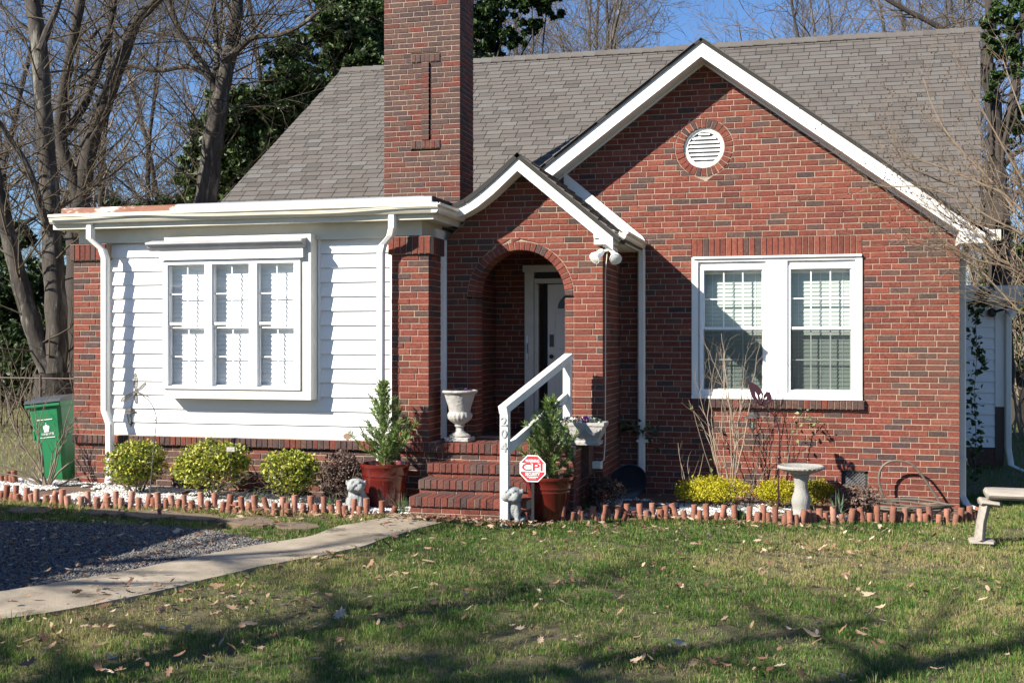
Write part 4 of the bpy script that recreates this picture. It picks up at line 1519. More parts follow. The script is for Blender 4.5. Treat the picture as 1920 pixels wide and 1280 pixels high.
def log_row(px_pts, label, spacing=.071, seed=1, tone_fn=None):
    r = random.Random(seed)
    pts = fine(px_pts, .02)
    root = thing("log_edging", label, "garden edging", pts[len(pts) // 2], None)
    d = 0
    nxt = 0
    k = 0
    for a, b in zip(pts, pts[1:]):
        d += (b - a).length
        if d >= nxt:
            nxt += spacing * r.uniform(.82, 1.2)
            tall = k % 2 == 0
            k += 1
            if r.random() < .04: continue
            h = (.148 if tall else .088) * r.uniform(.85, 1.12)
            rad = r.uniform(.029, .034)
            lx, ly = r.gauss(0, .15 if r.random() < .3 else .05), r.gauss(0, .07)
            if r.random() < .05: lx *= 2.4
            base = Vector((a.x, a.y + r.uniform(-.02, .02), G(a.x) - .05))
            ax_ = Vector((lx, ly, 1)).normalized()
            mb = MB()
            top = base + ax_ * (h + .05)
            mb.tube([base, top - ax_ * .006, top - ax_ * .0005, top], [rad, rad, rad * .93, rad * .55], 12)
            t = min(1, max(0, r.gauss(.42, .16) + (tone_fn(a.x) if tone_fn else 0)))
            mb.t = [t] * len(mb.f)
            mb.build("log", M_TERRA, root, smooth=True)
    return root


log_row(EDGE_L, "terracotta log edging along the white pebble bed, from the green bin to the brick steps", seed=4, tone_fn=lambda x: .3 if -7.9 < x < -6.2 else 0)
log_row(EDGE_R, "terracotta log edging along the bed below the twin window", seed=9)
log_row([(-25, 903), (10, 905), (40, 908)], "short broken run of terracotta edging lying beside the bare shrub", seed=2)

# stepping stones
M_FLAG = mat("flagstone", (0.16, 0.105, 0.072), 0.95, (0.11, 0.085, 0.055), 9, 0.5, bump=0.5, bscale=50)
labs = ["flat reddish stepping stone farthest from the steps", "flat reddish stepping stone, second in the row from the bin end", "long brown stepping stone in the strip before the bushes", "grey brown stepping stone in front of the middle yellow bush",
        "wide dark stepping stone lying half in shadow", "stepping stone closest to the concrete path"]
for (px_, py_, w), lab in zip(((58, 957, .24), (196, 961, .24), (288, 965, .30), (372, 970, .26), (463, 978, .29), (556, 986, .24)), labs):
    c = ground(px_, py_)
    n = 9
    pts = [(c.x + w * math.cos(2 * math.pi * i / n) * rc.uniform(.85, 1.1), c.y + w * .8 * math.sin(2 * math.pi * i / n) * rc.uniform(.85, 1.1)) for i in range(n)]
    b = MB()
    vs = [(x_, y_, G(x_) - .04) for x_, y_ in pts] + [(x_, y_, G(x_) + .006) for x_, y_ in pts] + [(c.x + (x_ - c.x) * .94, c.y + (y_ - c.y) * .94, G(x_) + .014) for x_, y_ in pts]
    b.add(vs, [tuple(range(2 * n, 3 * n))] + [(j * n + i, j * n + (i + 1) % n, (j + 1) * n + (i + 1) % n, (j + 1) * n + i) for j in (0, 1) for i in range(n)])
    tag(b.build("stepping_stone", M_FLAG), lab, "stepping stone", "stepping stones between edging and gravel")

# ---- grass
GRASS_STOPS = [(0, (0.37, 0.29, 0.155)), (.2, (0.31, 0.29, 0.11)), (.34, (0.175, 0.24, 0.048)), (.6, (0.09, 0.185, 0.027)), (1, (0.04, 0.10, 0.016))]
M_GRASS = tone_mat("grass_blades", GRASS_STOPS, rough=.6, bump=0, nscale=3, namt=.15, transl=.4, spec=.3)


def blades(name, x, y, h, w, tone, label, seed=1, lean=.7, away=None):
    """thin two-segment blades; away (n,2) is the direction a blade of a tuft leans to"""
    r = np.random.default_rng(seed)
    n = len(x)
    a = r.uniform(0, 6.283, n)
    ln = np.abs(r.normal(0, lean, n))
    b = r.uniform(0, 6.283, n)
    if away is not None:
        b = np.arctan2(away[:, 1], away[:, 0]) + r.normal(0, .6, n)
    z = GN(x) - .012 + (fbm(x, y, 2.2, 3) - .5) * .05 * .4
    dx, dy = np.cos(a) * w / 2, np.sin(a) * w / 2
    tx, ty, tz = np.cos(b) * np.sin(ln) * h, np.sin(b) * np.sin(ln) * h, np.cos(ln) * h
    P = np.stack([np.stack([x - dx, y - dy, z], 1), np.stack([x + dx, y + dy, z], 1),
                  np.stack([x + tx * .42 + dx * .8, y + ty * .42 + dy * .8, z + tz * .62], 1), np.stack([x + tx * .42 - dx * .8, y + ty * .42 - dy * .8, z + tz * .62], 1)], 1)
    T = np.stack([x + tx, y + ty, z + tz * .93], 1)
    V = np.concatenate([P.reshape(-1, 3), T])
    i = np.arange(n) * 4
    F3 = np.concatenate([np.stack([i, i + 1, i + 2], 1), np.stack([i, i + 2, i + 3], 1), np.stack([i + 3, i + 2, 4 * n + np.arange(n)], 1)])
    o = link(name, fast_mesh(name, V, F3, [M_GRASS], tone=np.tile(tone, 3)))
    return tag(o, label, "grass", kind="stuff")


def frustum_pts(n, z0, z1, seed, margin=.04, poww=1.0):
    """points of the plot whose density falls with the distance from the eye"""
    r = np.random.default_rng(seed)
    z = r.uniform(z0, z1, n)
    h = r.uniform(-.4424 - margin, .4424 + margin, n)
    return z * (h * CS - SN), z * (CS + h * SN)


TB = 13                                         # blades in a tuft
x, y = frustum_pts(40000, 5.9, 14.5, 11)
jx, jy = x + rng.normal(0, .045, len(x)), y + rng.normal(0, .045, len(x))
bad = inpoly(jx, jy, path_poly) | inpoly(jx, jy, gravel_poly) | inpoly(x, y, bed_left) | inpoly(x, y, bed_right)
bad |= ((y > 11.75) & (x < -2.2)) | ((y > 13.6) & (x < 1.62))
strip = (y > 10.0) & (x < -3.9)
dens = fbm(x, y, 1.1, 20)
clump = fbm(x, y, .32, 90)
dry = fbm(x, y, 1.4, 40)
# the worn, leaf-strewn corner beside the path and the bare patches further right
def spot(px_, py_, rx, ry):
    c = ground(px_, py_)
    return np.exp(-(((x - c.x) / rx) ** 2 + ((y - c.y) / ry) ** 2))
worn = spot(330, 1150, .8, .5) * .7 + spot(480, 1110, .6, .35) * .6 + spot(1590, 1045, .8, .3) * .9 + spot(1480, 1055, .5, .3) * .6 + spot(1050, 1195, .35, .12) + spot(1200, 1260, .5, .2) * .7 + spot(1400, 1180, .4, .15) * .6 + spot(760, 1215, .35, .1)
keepp = ~bad & (rng.random(len(x)) < np.clip(1.2 - worn * .8 - np.clip((.42 - clump) * 5, 0, .75) - strip * .3, .08, 1))
x, y, dens, clump, dry, worn, strip = [q[keepp] for q in (x, y, dens, clump, dry, worn, strip)]
m = len(x)
tt = np.clip(.75 + (dens - .5) * .8 + (clump - .5) * .7 - np.clip(dry - .48, 0, 1) * 1.6 - worn * .5 + rng.normal(0, .12, m) - strip * .2, 0, 1)
straw = rng.random(m) < .07 + worn * .35 + np.clip(dry - .46, 0, 1) * .9 + strip * .2
tt[straw] = rng.uniform(0, .3, straw.sum())
hh = rng.uniform(.024, .048, m) * np.clip(.45 + 1.15 * clump, .5, 1.5) * (1 - .35 * worn)
big = rng.random(m) < .035
hh[big] *= 1.7
rad = rng.uniform(.008, .030, m)
n = m * TB
off = rng.normal(0, 1, (n, 2))
R_ = lambda q: np.repeat(q, TB)
x, y = R_(x) + off[:, 0] * R_(rad), R_(y) + off[:, 1] * R_(rad)
t = np.clip(R_(tt) + rng.normal(0, .14, n), 0, 1)
st_ = rng.random(n) < .13
t[st_] = rng.uniform(0, .3, st_.sum())
h = R_(hh) * rng.uniform(.55, 1.15, n)
zc = -x * SN + y * CS
w = rng.uniform(.0028, .0046, n) * np.clip(zc / 8, .9, 1.5)
blades("lawn_grass", x, y, h, w, t, "short patchy winter lawn grass, green mixed with straw", 12, lean=.8, away=off)
# dry grass behind the bin and weedy green beyond the right corner
r_ = np.random.default_rng(77)
x = r_.uniform(-22, -8.6, 40000); y = r_.uniform(12.1, 26, 40000)
x2 = r_.uniform(1.9, 12, 50000); y2 = r_.uniform(12.6, 34, 50000)
m1 = x > -.80 * y
x, y = x[m1], y[m1]
t = np.concatenate([np.clip(r_.normal(.22, .16, len(x)), 0, 1), np.clip(.62 + r_.normal(0, .16, len(x2)), 0, 1)])
x, y = np.concatenate([x, x2]), np.concatenate([y, y2])
blades("rough_grass", x, y, r_.uniform(.03, .08, len(x)), r_.uniform(.007, .012, len(x)), t, "rough unmown grass at both sides behind the house", 14, lean=.6)


# ---- fallen leaves
def leaf_shape(kind):
    n = 16
    pts = []
    for i in range(n):
        a = 2 * math.pi * i / n
        lob = 1 + (.30 if kind else .2) * (1 if i % 2 else -.9) * (1 if abs(math.sin(a)) > .2 else .2) + .12 * math.sin(i * 2.3)
        pts.append((math.cos(a) * (1.0 if kind else 1.15) * lob, math.sin(a) * (.62 if kind else .42) * lob))
    return pts


M_LEAF = tone_mat("dry_leaves", [(0, (0.14, 0.07, 0.045)), (.35, (0.27, 0.165, 0.10)), (.7, (0.42, 0.30, 0.20)), (1, (0.52, 0.41, 0.30))], rough=.8, bump=.2, bscale=80, nscale=40, transl=.15)


def leaves(name, x, y, z, s, label, seed, cat="leaves", flat=.35):
    r = np.random.default_rng(seed)
    sh = [np.array(leaf_shape(k)) for k in (0, 1)]
    n = len(x)
    K = 16
    k = r.integers(0, 2, n)
    base = np.stack([sh[0], sh[1]])[k]                       # n,K,2
    curl = r.uniform(-.5, 1.1, n)[:, None]
    lx = np.concatenate([base[:, :, 0], np.zeros((n, 1))], 1)
    ly = np.concatenate([base[:, :, 1], np.zeros((n, 1))], 1)
    lz = curl * .55 * ly ** 2 + r.uniform(-.3, .6, n)[:, None] * lx ** 2 * .5 + r.normal(0, .05, lx.shape)
    L = np.stack([lx, ly, lz], 2) * (s / 2)[:, None, None]
    a = r.uniform(0, 6.283, n); b = r.normal(0, flat, n); c = r.normal(0, flat, n)
    ca, sa, cb, sb, cc, sc = np.cos(a), np.sin(a), np.cos(b), np.sin(b), np.cos(c), np.sin(c)
    R_ = np.zeros((n, 3, 3))
    Rx = np.zeros((n, 3, 3)); Rx[:, 0, 0] = 1; Rx[:, 1, 1] = cb; Rx[:, 1, 2] = -sb; Rx[:, 2, 1] = sb; Rx[:, 2, 2] = cb
    Ry = np.zeros((n, 3, 3)); Ry[:, 1, 1] = 1; Ry[:, 0, 0] = cc; Ry[:, 0, 2] = sc; Ry[:, 2, 0] = -sc; Ry[:, 2, 2] = cc
    Rz = np.zeros((n, 3, 3)); Rz[:, 2, 2] = 1; Rz[:, 0, 0] = ca; Rz[:, 0, 1] = -sa; Rz[:, 1, 0] = sa; Rz[:, 1, 1] = ca
    R_ = Rz @ Ry @ Rx
    P = np.einsum('nij,nkj->nki', R_, L) + np.stack([x, y, z], 1)[:, None, :]
    i = np.arange(K)
    f = np.stack([i, (i + 1) % K, np.full(K, K)], 1)
    F = (f[None] + (np.arange(n) * (K + 1))[:, None, None]).reshape(-1, 3)
    o = link(name, fast_mesh(name, P.reshape(-1, 3), F, [M_LEAF], tone=np.repeat(r.random(n) ** 1.35, K)))
    return tag(o, label, cat, kind="stuff")


x, y = frustum_pts(1700, 6.0, 12.8, 31)
bad = inpoly(x, y, path_poly) | inpoly(x, y, bed_left) | (y > 11.6) & (x < -2) | (y > 12.9)
cl = fbm(x, y, .8, 60)
kp = ~bad & (rng.random(len(x)) < np.clip((cl - .38) * 3.2 + .25, .12, 1))
x, y = x[kp], y[kp]
xs_, ys_ = [x], [y]
for px_, py_, rx, ry, m in ((845, 980, .42, .03, 320), (930, 984, .25, .04, 60), (560, 966, 1.3, .06, 110), (1340, 981, 1.4, .06, 190), (1100, 990, .5, .08, 50), (400, 1130, .7, .3, 120), (250, 1180, .5, .3, 60), (1330, 1255, .4, .12, 25), (1200, 1235, .3, .1, 16), (1550, 1040, .5, .2, 20), (500, 975, 1.2, .2, 60), (1640, 984, .8, .05, 30)):
    c = ground(px_, py_)
    xs_.append(rng.normal(c.x, rx, m)); ys_.append(rng.normal(c.y, ry, m))
x, y = np.concatenate(xs_), np.concatenate(ys_)
kp = ~((y > 10.92) & (x > -4) & (x < -2.7))
x, y = x[kp], y[kp]
leaves("fallen_leaves", x, y, GN(x) + .034 + rng.uniform(0, .02, len(x)), rng.uniform(.02, .066, len(x)) * np.where(rng.random(len(x)) < .12, 1.6, 1), "curled tan oak leaves scattered over the lawn and against the edging", 33)
# litter in the beds and on the gravel
x, y = scatter(gravel_poly, 900, 71)
x2, y2 = scatter(bed_right, 500, 72)
x, y = np.concatenate([x, x2]), np.concatenate([y, y2])
leaves("leaf_litter", x, y, GN(x) + .03, rng.uniform(.025, .06, len(x)), "small dry leaf scraps on the gravel and the right-hand bed", 34, flat=.25)
# ------------------------------------------------------------------ foliage helpers
def leaf_cloud(c, n, s, tone, seed, r=None, elong=1.7, up=0.3):
    """little folded two-quad leaves at points c (n,3): returns V, F, T"""
    g = np.random.default_rng(seed)
    a = g.normal(size=(n, 3)); a[:, 2] += up
    a /= np.linalg.norm(a, axis=1)[:, None]
    b = np.cross(a, g.normal(size=(n, 3)))
    b /= np.linalg.norm(b, axis=1)[:, None]
    w = np.cross(a, b)
    s = np.broadcast_to(s, (n,)) * g.uniform(.7, 1.3, n)
    l = (b * (s * elong / 2)[:, None])
    w_ = (w * (s / 2)[:, None])
    nn = (a * (s * .22)[:, None])
    V = np.stack([c - l, c - w_ + nn - l * .1, c + l, c + w_ + nn - l * .1], 1).reshape(-1, 3)
    i = np.arange(n) * 4
    F = np.concatenate([np.stack([i, i + 1, i + 2], 1), np.stack([i, i + 2, i + 3], 1)])
    return V, F, np.tile(np.broadcast_to(tone, (n,)), 2)


def seg_mesh(P0, P1, R0, R1, n=4):
    P0, P1 = np.asarray(P0, float), np.asarray(P1, float)
    d = P1 - P0
    L = np.linalg.norm(d, axis=1)[:, None]
    d = d / np.maximum(L, 1e-9)
    ref = np.where(np.abs(d[:, 2:3]) < .9, np.array([[0, 0, 1.0]]), np.array([[1.0, 0, 0]]))
    u = np.cross(d, ref); u /= np.linalg.norm(u, axis=1)[:, None]
    v = np.cross(d, u)
    th = np.arange(n) * 2 * math.pi / n
    ring = u[:, None, :] * np.cos(th)[None, :, None] + v[:, None, :] * np.sin(th)[None, :, None]
    A = P0[:, None, :] + ring * np.asarray(R0)[:, None, None]
    B = P1[:, None, :] + ring * np.asarray(R1)[:, None, None]
    V = np.concatenate([A, B], 1).reshape(-1, 3)
    k = np.arange(n)
    f = np.stack([k, (k + 1) % n, n + (k + 1) % n, n + k], 1)
    F = (f[None] + (np.arange(len(P0)) * 2 * n)[:, None, None]).reshape(-1, 4)
    return V, F


def grow(out, p, d, r, L, lvl, g, seg=.35, wob=.22, up=.08, dens=1.0, split=(.55, 1.0), ratio=.62, rmin=.003, start=.15, endr=.35, twist=None):
    """one limb and, from it, its side limbs; out gets (p0,p1,r0,r1,level)"""
    n = max(2, int(round(L / seg)))
    st = L / n
    rr = r
    for i in range(n):
        d = Vector((d.x + g.gauss(0, wob), d.y + g.gauss(0, wob), d.z + g.gauss(0, wob) + up))
        d.normalize()
        q = p + d * st
        r2 = r * (1 - (1 - endr) * (i + 1) / n)
        out.append((tuple(p), tuple(q), rr, r2, lvl))
        if lvl > 0 and (i + 1) / n > start and g.random() < dens:
            a = g.uniform(0, 6.283)
            ang = g.uniform(*split)
            o = d.orthogonal().normalized()
            o2 = d.cross(o)
            side = o * math.cos(a) + o2 * math.sin(a)
            nd = (d * math.cos(ang) + side * math.sin(ang)).normalized()
            grow(out, q, nd, max(rmin, r2 * g.uniform(.45, .8)), L * ratio * g.uniform(.6, 1.1) * (1 - .35 * i / n), lvl - 1, g, seg * .85, wob * 1.1, up, dens, split, ratio, rmin, start, endr)
        p, rr = q, r2
    return p, d, rr


def limbs_to_arrays(out):
    P0 = np.array([o[0] for o in out]); P1 = np.array([o[1] for o in out])
    return P0, P1, np.array([o[2] for o in out]), np.array([o[3] for o in out])


def twig_part(name, out, mats, parent, n=4, **kw):
    V, F = seg_mesh(*limbs_to_arrays(out), n=n)
    return tag(link(name, fast_mesh(name, V, F, mats if isinstance(mats, list) else [mats], smooth=True), parent), **kw)


def ellip_pts(g, n, c, rad, inner=.55, power=.5):
    d = g.normal(size=(n, 3)); d /= np.linalg.norm(d, axis=1)[:, None]
    r = inner + (1 - inner) * g.random(n) ** power
    return np.array(c) + d * r[:, None] * np.array(rad)


# ------------------------------------------------------------------ flower bed shrubs
M_EUON = tone_mat("variegated_leaves", [(0, (0.035, 0.065, 0.012)), (.3, (0.10, 0.15, 0.02)), (.55, (0.32, 0.34, 0.035)), (1, (0.55, 0.50, 0.10))], rough=.45, bump=0, nscale=30, namt=.2, transl=.3, spec=.5)
M_GOLD = tone_mat("golden_leaves", [(0, (0.12, 0.14, 0.01)), (.35, (0.36, 0.34, 0.015)), (1, (0.58, 0.49, 0.03))], rough=.5, bump=0, nscale=30, namt=.2, transl=.35)
M_BURG = tone_mat("burgundy_leaves", [(0, (0.035, 0.02, 0.018)), (.5, (0.09, 0.055, 0.045)), (1, (0.19, 0.13, 0.10))], rough=.5, bump=0, nscale=30, namt=.2, transl=.15)
M_TWIG = mat("twig_bark", (0.13, 0.10, 0.075), 0.9, (0.20, 0.16, 0.12), 20, 0.5)
M_PALE = mat("pale_twig_bark", (0.33, 0.26, 0.19), 0.9, (0.20, 0.15, 0.11), 8, 0.5)


def bush(name, label, cat, px_, py_, wpx, hpx, Y, n, s, matl, seed, group=None, lumps=14, elong=1.5, tonef=None, stem=M_TWIG):
    """px_,py_ = centre of its foot in the photo, wpx,hpx = its size there, at depth Y"""
    c = at(px_, py_, Y)
    zc = c.x * -SN + Y * CS
    k = zc / 2170
    w, h = wpx * k / 2 * 1.08, hpx * k
    gz = G(c.x)
    top = EYE + zc * (640 - (py_ - hpx)) / 2170
    H = top - gz
    root = thing(name, label, cat, (c.x, Y, gz), group)
    g = np.random.default_rng(seed)
    P = []
    rr = random.Random(seed)
    zm = gz + H * .54
    for i in range(lumps):
        a = rr.uniform(0, 6.283); e = rr.uniform(-.5, 1)
        lc = (c.x + w * .55 * math.cos(a) * math.cos(e), Y + w * .5 * math.sin(a) * math.cos(e), zm + H * .28 * math.sin(e))
        lr = rr.uniform(.24, .52)
        P.append(ellip_pts(g, int(n * 1.45) // lumps, lc, (w * lr, w * lr, H * lr * .55), .5))
    P.append(ellip_pts(g, n // 3, (c.x, Y, zm), (w * .9, w * .8, H * .42), .3))
    for i in range(lumps * 3):                 # sprigs that stand out of the outline
        a = rr.uniform(0, 6.283); e = rr.uniform(-.1, 1.5)
        dv = np.array((math.cos(a) * math.cos(e), math.sin(a) * math.cos(e), math.sin(e)))
        tt_ = g.uniform(.75, rr.uniform(1.0, 1.16), max(4, n // 200))[:, None]
        P.append(np.array((c.x, Y, zm)) + dv * tt_ * np.array((w * .88, w * .8, H * .44)) + g.normal(0, .012, (len(tt_), 3)))
    P = np.concatenate(P)
    P = P[P[:, 2] > gz + .02]
    m = len(P)
    tone = np.clip(g.normal(.55, .25, m), 0, 1) if tonef is None else tonef(g, m, P)
    V, F, T = leaf_cloud(P, m, s, tone, seed, elong=elong)
    link("foliage", fast_mesh("foliage", V, F, [matl], tone=T), root)
    out = []
    for i in range(9):
        a = rr.uniform(0, 6.283)
        grow(out, Vector((c.x + .04 * math.cos(a), Y + .04 * math.sin(a), gz - .02)), Vector((math.cos(a) * .7, math.sin(a) * .6, 1)).normalized(), .009, H * .8, 2, rr, .08, .15, .02, .8, rmin=.0025)
    twig_part("stems", out, stem, root, 4)
    return root


grp = "yellow variegated bushes below the sunroom"
bush("variegated_bush", "round yellow-green variegated bush with the dragonfly stake rising through it", "bush", 256, 922, 124, 95, 11.28, 2600, .027, M_EUON, 1, grp)
bush("variegated_bush", "largest yellow-green variegated bush, middle one under the box window", "bush", 396, 928, 158, 102, 11.22, 3400, .027, M_EUON, 2, grp)
bush("variegated_bush", "smaller yellow-green variegated bush next to the dark purple shrub", "bush", 545, 932, 120, 90, 11.25, 2300, .027, M_EUON, 3, grp)
grp = "dark purple-leaved shrubs"
bush("purple_shrub", "dark purple-brown shrub between the yellow bush and the red pot", "shrub", 640, 938, 84, 94, 11.38, 1900, .02, M_BURG, 4, grp)
bush("purple_shrub", "small dark purple-brown shrub by the round dark dish", "shrub", 1132, 950, 78, 56, 12.2, 1100, .018, M_BURG, 5, grp)
grp = "golden yellow shrubs under the twin window"
bush("golden_shrub", "wide golden yellow shrub between the dark dish and the birdbath", "shrub", 1338, 958, 148, 64, 12.95, 3600, .014, M_GOLD, 6, grp, lumps=20)
bush("golden_shrub", "golden shrub close beside the pedestal, pierced by the butterfly stake", "shrub", 1458, 955, 88, 60, 13.0, 2200, .014, M_GOLD, 7, grp)
bush("golden_shrub", "golden shrub behind the birdbath on the vent side, greener at its foot", "shrub", 1533, 957, 72, 60, 13.1, 1800, .014, M_GOLD, 8, grp, tonef=lambda g, m, P: np.clip(g.normal(.3, .2, m), 0, 1))
# dead brown clump
M_DEAD = tone_mat("dead_leaves", [(0, (0.05, 0.032, 0.024)), (.5, (0.13, 0.085, 0.065)), (1, (0.24, 0.17, 0.13))], rough=.8, bump=0, nscale=30, namt=.2)
bush("dead_perennial", "dead brown perennial clump in front of the foundation vent", "dead plant", 1606, 962, 100, 54, 13.0, 900, .016, M_DEAD, 9, elong=3.2)


def bare_shrub(name, label, Y, base_px, tips, seed, matl, r0=.009, lvl=2, L=None, dens=.6, cat="bare shrub", extra=None, ratio=.55, wob=.1):
    b0 = at(base_px[0], base_px[1], Y)
    b0.z = G(b0.x)
    root = thing(name, label, cat, b0)
    g = random.Random(seed)
    out = []
    for tx, ty in tips:
        t = at(tx, ty, Y + g.uniform(-.25, .2))
        p = b0 + Vector((g.uniform(-.05, .05), g.uniform(-.04, .04), -.02))
        L_ = (t - p).length
        n = max(5, int(L_ / .12))
        bow = Vector((g.uniform(-.08, .08), g.uniform(-.08, .08), .05)) * L_
        prev = p
        r = r0 * g.uniform(.7, 1.1)
        for i in range(1, n + 1):
            s = i / n
            q = p.lerp(t, s) + bow * math.sin(math.pi * s) + Vector((g.gauss(0, .008), g.gauss(0, .008), 0))
            ra, rb_ = r * (1 - .7 * (i - 1) / n), r * (1 - .7 * i / n)
            out.append((tuple(prev), tuple(q), ra, rb_, 3))
            if i > n * .25 and g.random() < dens:
                d = (q - prev).normalized()
                a = g.uniform(0, 6.283)
                side = Vector((math.cos(a), math.sin(a), g.uniform(-.2, .5)))
                grow(out, q, (d + side * .7).normalized(), rb_ * .6, L_ * .28 * g.uniform(.5, 1.2), lvl - 1, g, .07, .12, .05, .45, rmin=.0014, ratio=ratio)
            prev = q
    twig_part("branches", out, matl, root, 4)
    return root


bare_shrub("bare_shrub", "bare grey twiggy shrub growing in front of the green wheelie bin", 11.3, (90, 912),
           [(128, 800), (150, 770), (140, 730), (160, 850), (40, 760), (10, 740), (60, 730), (-20, 800), (30, 850), (5, 870), (70, 800), (175, 890), (-15, 885), (90, 740), (108, 815)], 3, M_TWIG, r0=.014, lvl=3, dens=.85)
bare_shrub("bare_shrub", "tall bare pale-stemmed shrub in front of the shaded window half", 13.2, (1372, 925),
           [(1320, 640), (1345, 660), (1362, 690), (1300, 700), (1398, 665), (1422, 650), (1330, 730), (1385, 740), (1310, 760), (1405, 720), (1352, 625), (1290, 750)], 5, M_PALE, r0=.009, lvl=2, dens=.3)
bare_shrub("bare_twigs", "few low bare twigs in the shade between the dish and the golden shrub", 12.9, (1298, 948), [(1270, 830), (1292, 855), (1320, 850), (1275, 862), (1308, 862)], 6, M_PALE, r0=.006, lvl=1, dens=.4)
bare_shrub("bare_twigs", "thin bare twigs leaning against the wall beside the birdbath", 13.35, (1405, 930), [(1462, 860), (1440, 890), (1380, 880), (1470, 800), (1430, 830), (1452, 770)], 7, M_TWIG, r0=.006, lvl=2, dens=.5)

# climbing rose twig with a few pale leaves on the sunny wall
M_ROSE = tone_mat("pale_green_leaves", [(0, (0.07, 0.10, 0.03)), (.5, (0.2, 0.24, 0.09)), (1, (0.45, 0.42, 0.28))], rough=.6, bump=0, nscale=30, transl=.3)


def leafy_twig(name, label, Y, px_pts, nleaf, s, matl, seed, cat="climber", spread=.05, stemr=.004):
    pts = [at(a, b_, Y) for a, b_ in px_pts]
    root = thing(name, label, cat, (pts[0].x, Y, min(p.z for p in pts)))
    g = np.random.default_rng(seed)
    P = []
    for a, b_ in zip(pts, pts[1:]):
        m = max(2, int(nleaf / (len(pts) - 1)))
        t = g.random(m)[:, None]
        P.append(np.array(a) * (1 - t) + np.array(b_) * t + g.normal(0, spread, (m, 3)) * np.array([1, .3, 1]))
    P = np.concatenate(P)
    V, F, T = leaf_cloud(P, len(P), s, g.random(len(P)), seed, elong=1.5)
    link("foliage", fast_mesh("foliage", V, F, [matl], tone=T), root)
    part("stem", M_TWIG, root, lambda b: b.tube(pts, stemr, 5))
    return root


leafy_twig("climbing_rose", "thin climbing rose with sparse pale leaves right of the butterfly stake", 13.45, [(1465, 945), (1475, 880), (1482, 830), (1490, 790), (1510, 770), (1530, 800)], 42, .035, M_ROSE, 3, "climber")
leafy_twig("climbing_rose", "twig with a pair of yellow leaves left of the twin window's foot", 13.3, [(1345, 915), (1322, 850), (1305, 790), (1298, 760)], 7, .04, M_ROSE, 4, "climber", .03)
M_IVYL = tone_mat("dark_ivy_leaves", [(0, (0.018, 0.035, 0.012)), (.6, (0.04, 0.075, 0.02)), (1, (0.10, 0.14, 0.05))], rough=.4, bump=0, nscale=30, transl=.15)
leafy_twig("wall_vine", "dark leafy vine crossing the downspout in the shaded corner", 13.5, [(1130, 800), (1160, 790), (1190, 800), (1215, 815), (1245, 830)], 60, .05, M_IVYL, 5, "vine", .06)
leafy_twig("wall_vine", "ivy strand creeping up between the corner downspout and the side addition", 16.5, [(1828, 900), (1830, 820), (1826, 740), (1832, 660), (1828, 590), (1842, 560), (1850, 545)], 260, .06, M_IVYL, 6, "vine", .06)


# strap-leaved plants
def strap(name, label, px_, py_, Y, n, L, w, matl, seed, cat, spread=.5):
    c = at(px_, py_, Y)
    gz = G(c.x)
    root = MB()
    g = random.Random(seed)
    for i in range(n):
        a = g.uniform(0, 6.283)
        ln = abs(g.gauss(0, spread))
        l = L * g.uniform(.6, 1.15)
        d = Vector((math.cos(a), math.sin(a), 0))
        s = Vector((-d.y, d.x, 0)) * w / 2
        p0 = Vector((c.x + g.gauss(0, .03), Y + g.gauss(0, .03), gz))
        p1 = p0 + d * l * .5 * math.sin(ln) + Vector((0, 0, l * .55 * math.cos(ln * .6)))
        p2 = p0 + d * l * math.sin(ln) + Vector((0, 0, l * math.cos(ln)))
        t = g.random()
        root.add([p0 - s, p0 + s, p1 + s, p1 - s, p2], [(0, 1, 2, 3), (3, 2, 4)], 0, t)
    return tag(root.build(name, matl), label, cat, kind=None)


M_STRAP = tone_mat("strap_leaves", [(0, (0.05, 0.10, 0.03)), (.6, (0.09, 0.16, 0.05)), (1, (0.22, 0.25, 0.12))], rough=.5, bump=0, transl=.25)
M_BLUEL = tone_mat("bluish_bulb_leaves", [(0, (0.08, 0.14, 0.08)), (1, (0.16, 0.24, 0.15))], rough=.5, bump=0, transl=.25)
for (px_, py_, Y, n, L, w, m_, lab) in ((485, 950, 11.1, 60, .17, .006, M_STRAP, "low tuft of thin strap leaves before the second and third yellow bushes"),
                                        (620, 956, 11.1, 30, .15, .006, M_STRAP, "small grassy tuft in the pebbles left of the stone bulldog by the steps' left pot"),
                                        (752, 962, 11.05, 34, .22, .007, M_STRAP, "grassy tuft between the red pot and the lowest brick step"),
                                        (1572, 975, 12.45, 16, .30, .012, M_BLUEL, "upright bluish daffodil leaves behind the edging right of the birdbath"),
                                        (1385, 978, 12.1, 160, .12, .010, M_STRAP, "bright green weed clump spilling over the edging"),
                                        (1100, 958, 12.2, 40, .12, .008, M_STRAP, "small green tuft at the foot of the shaded entry wall")):
    strap("bulb_leaves" if m_ is M_BLUEL else "grass_tuft", lab, px_, py_, Y, n, L, w, m_, int(px_), "plant")

# ------------------------------------------------------------------ red pots with little conifers
M_POT = mat("glazed_oxblood_pot", (0.13, 0.014, 0.010), 0.2, (0.085, 0.011, 0.009), 5, 0.6, bump=0.08, bscale=20, coat=.5)
M_EARTH = mat("potting_soil", (0.03, 0.02, 0.015), 0.95, (0.06, 0.04, 0.03), 40, 0.5, bump=1, bscale=80)
M_CONIF = tone_mat("conifer_sprays", [(0, (0.045, 0.08, 0.02)), (.5, (0.12, 0.20, 0.05)), (.85, (0.23, 0.32, 0.085)), (1, (0.36, 0.33, 0.14))], rough=.6, bump=0, nscale=20, transl=.25)


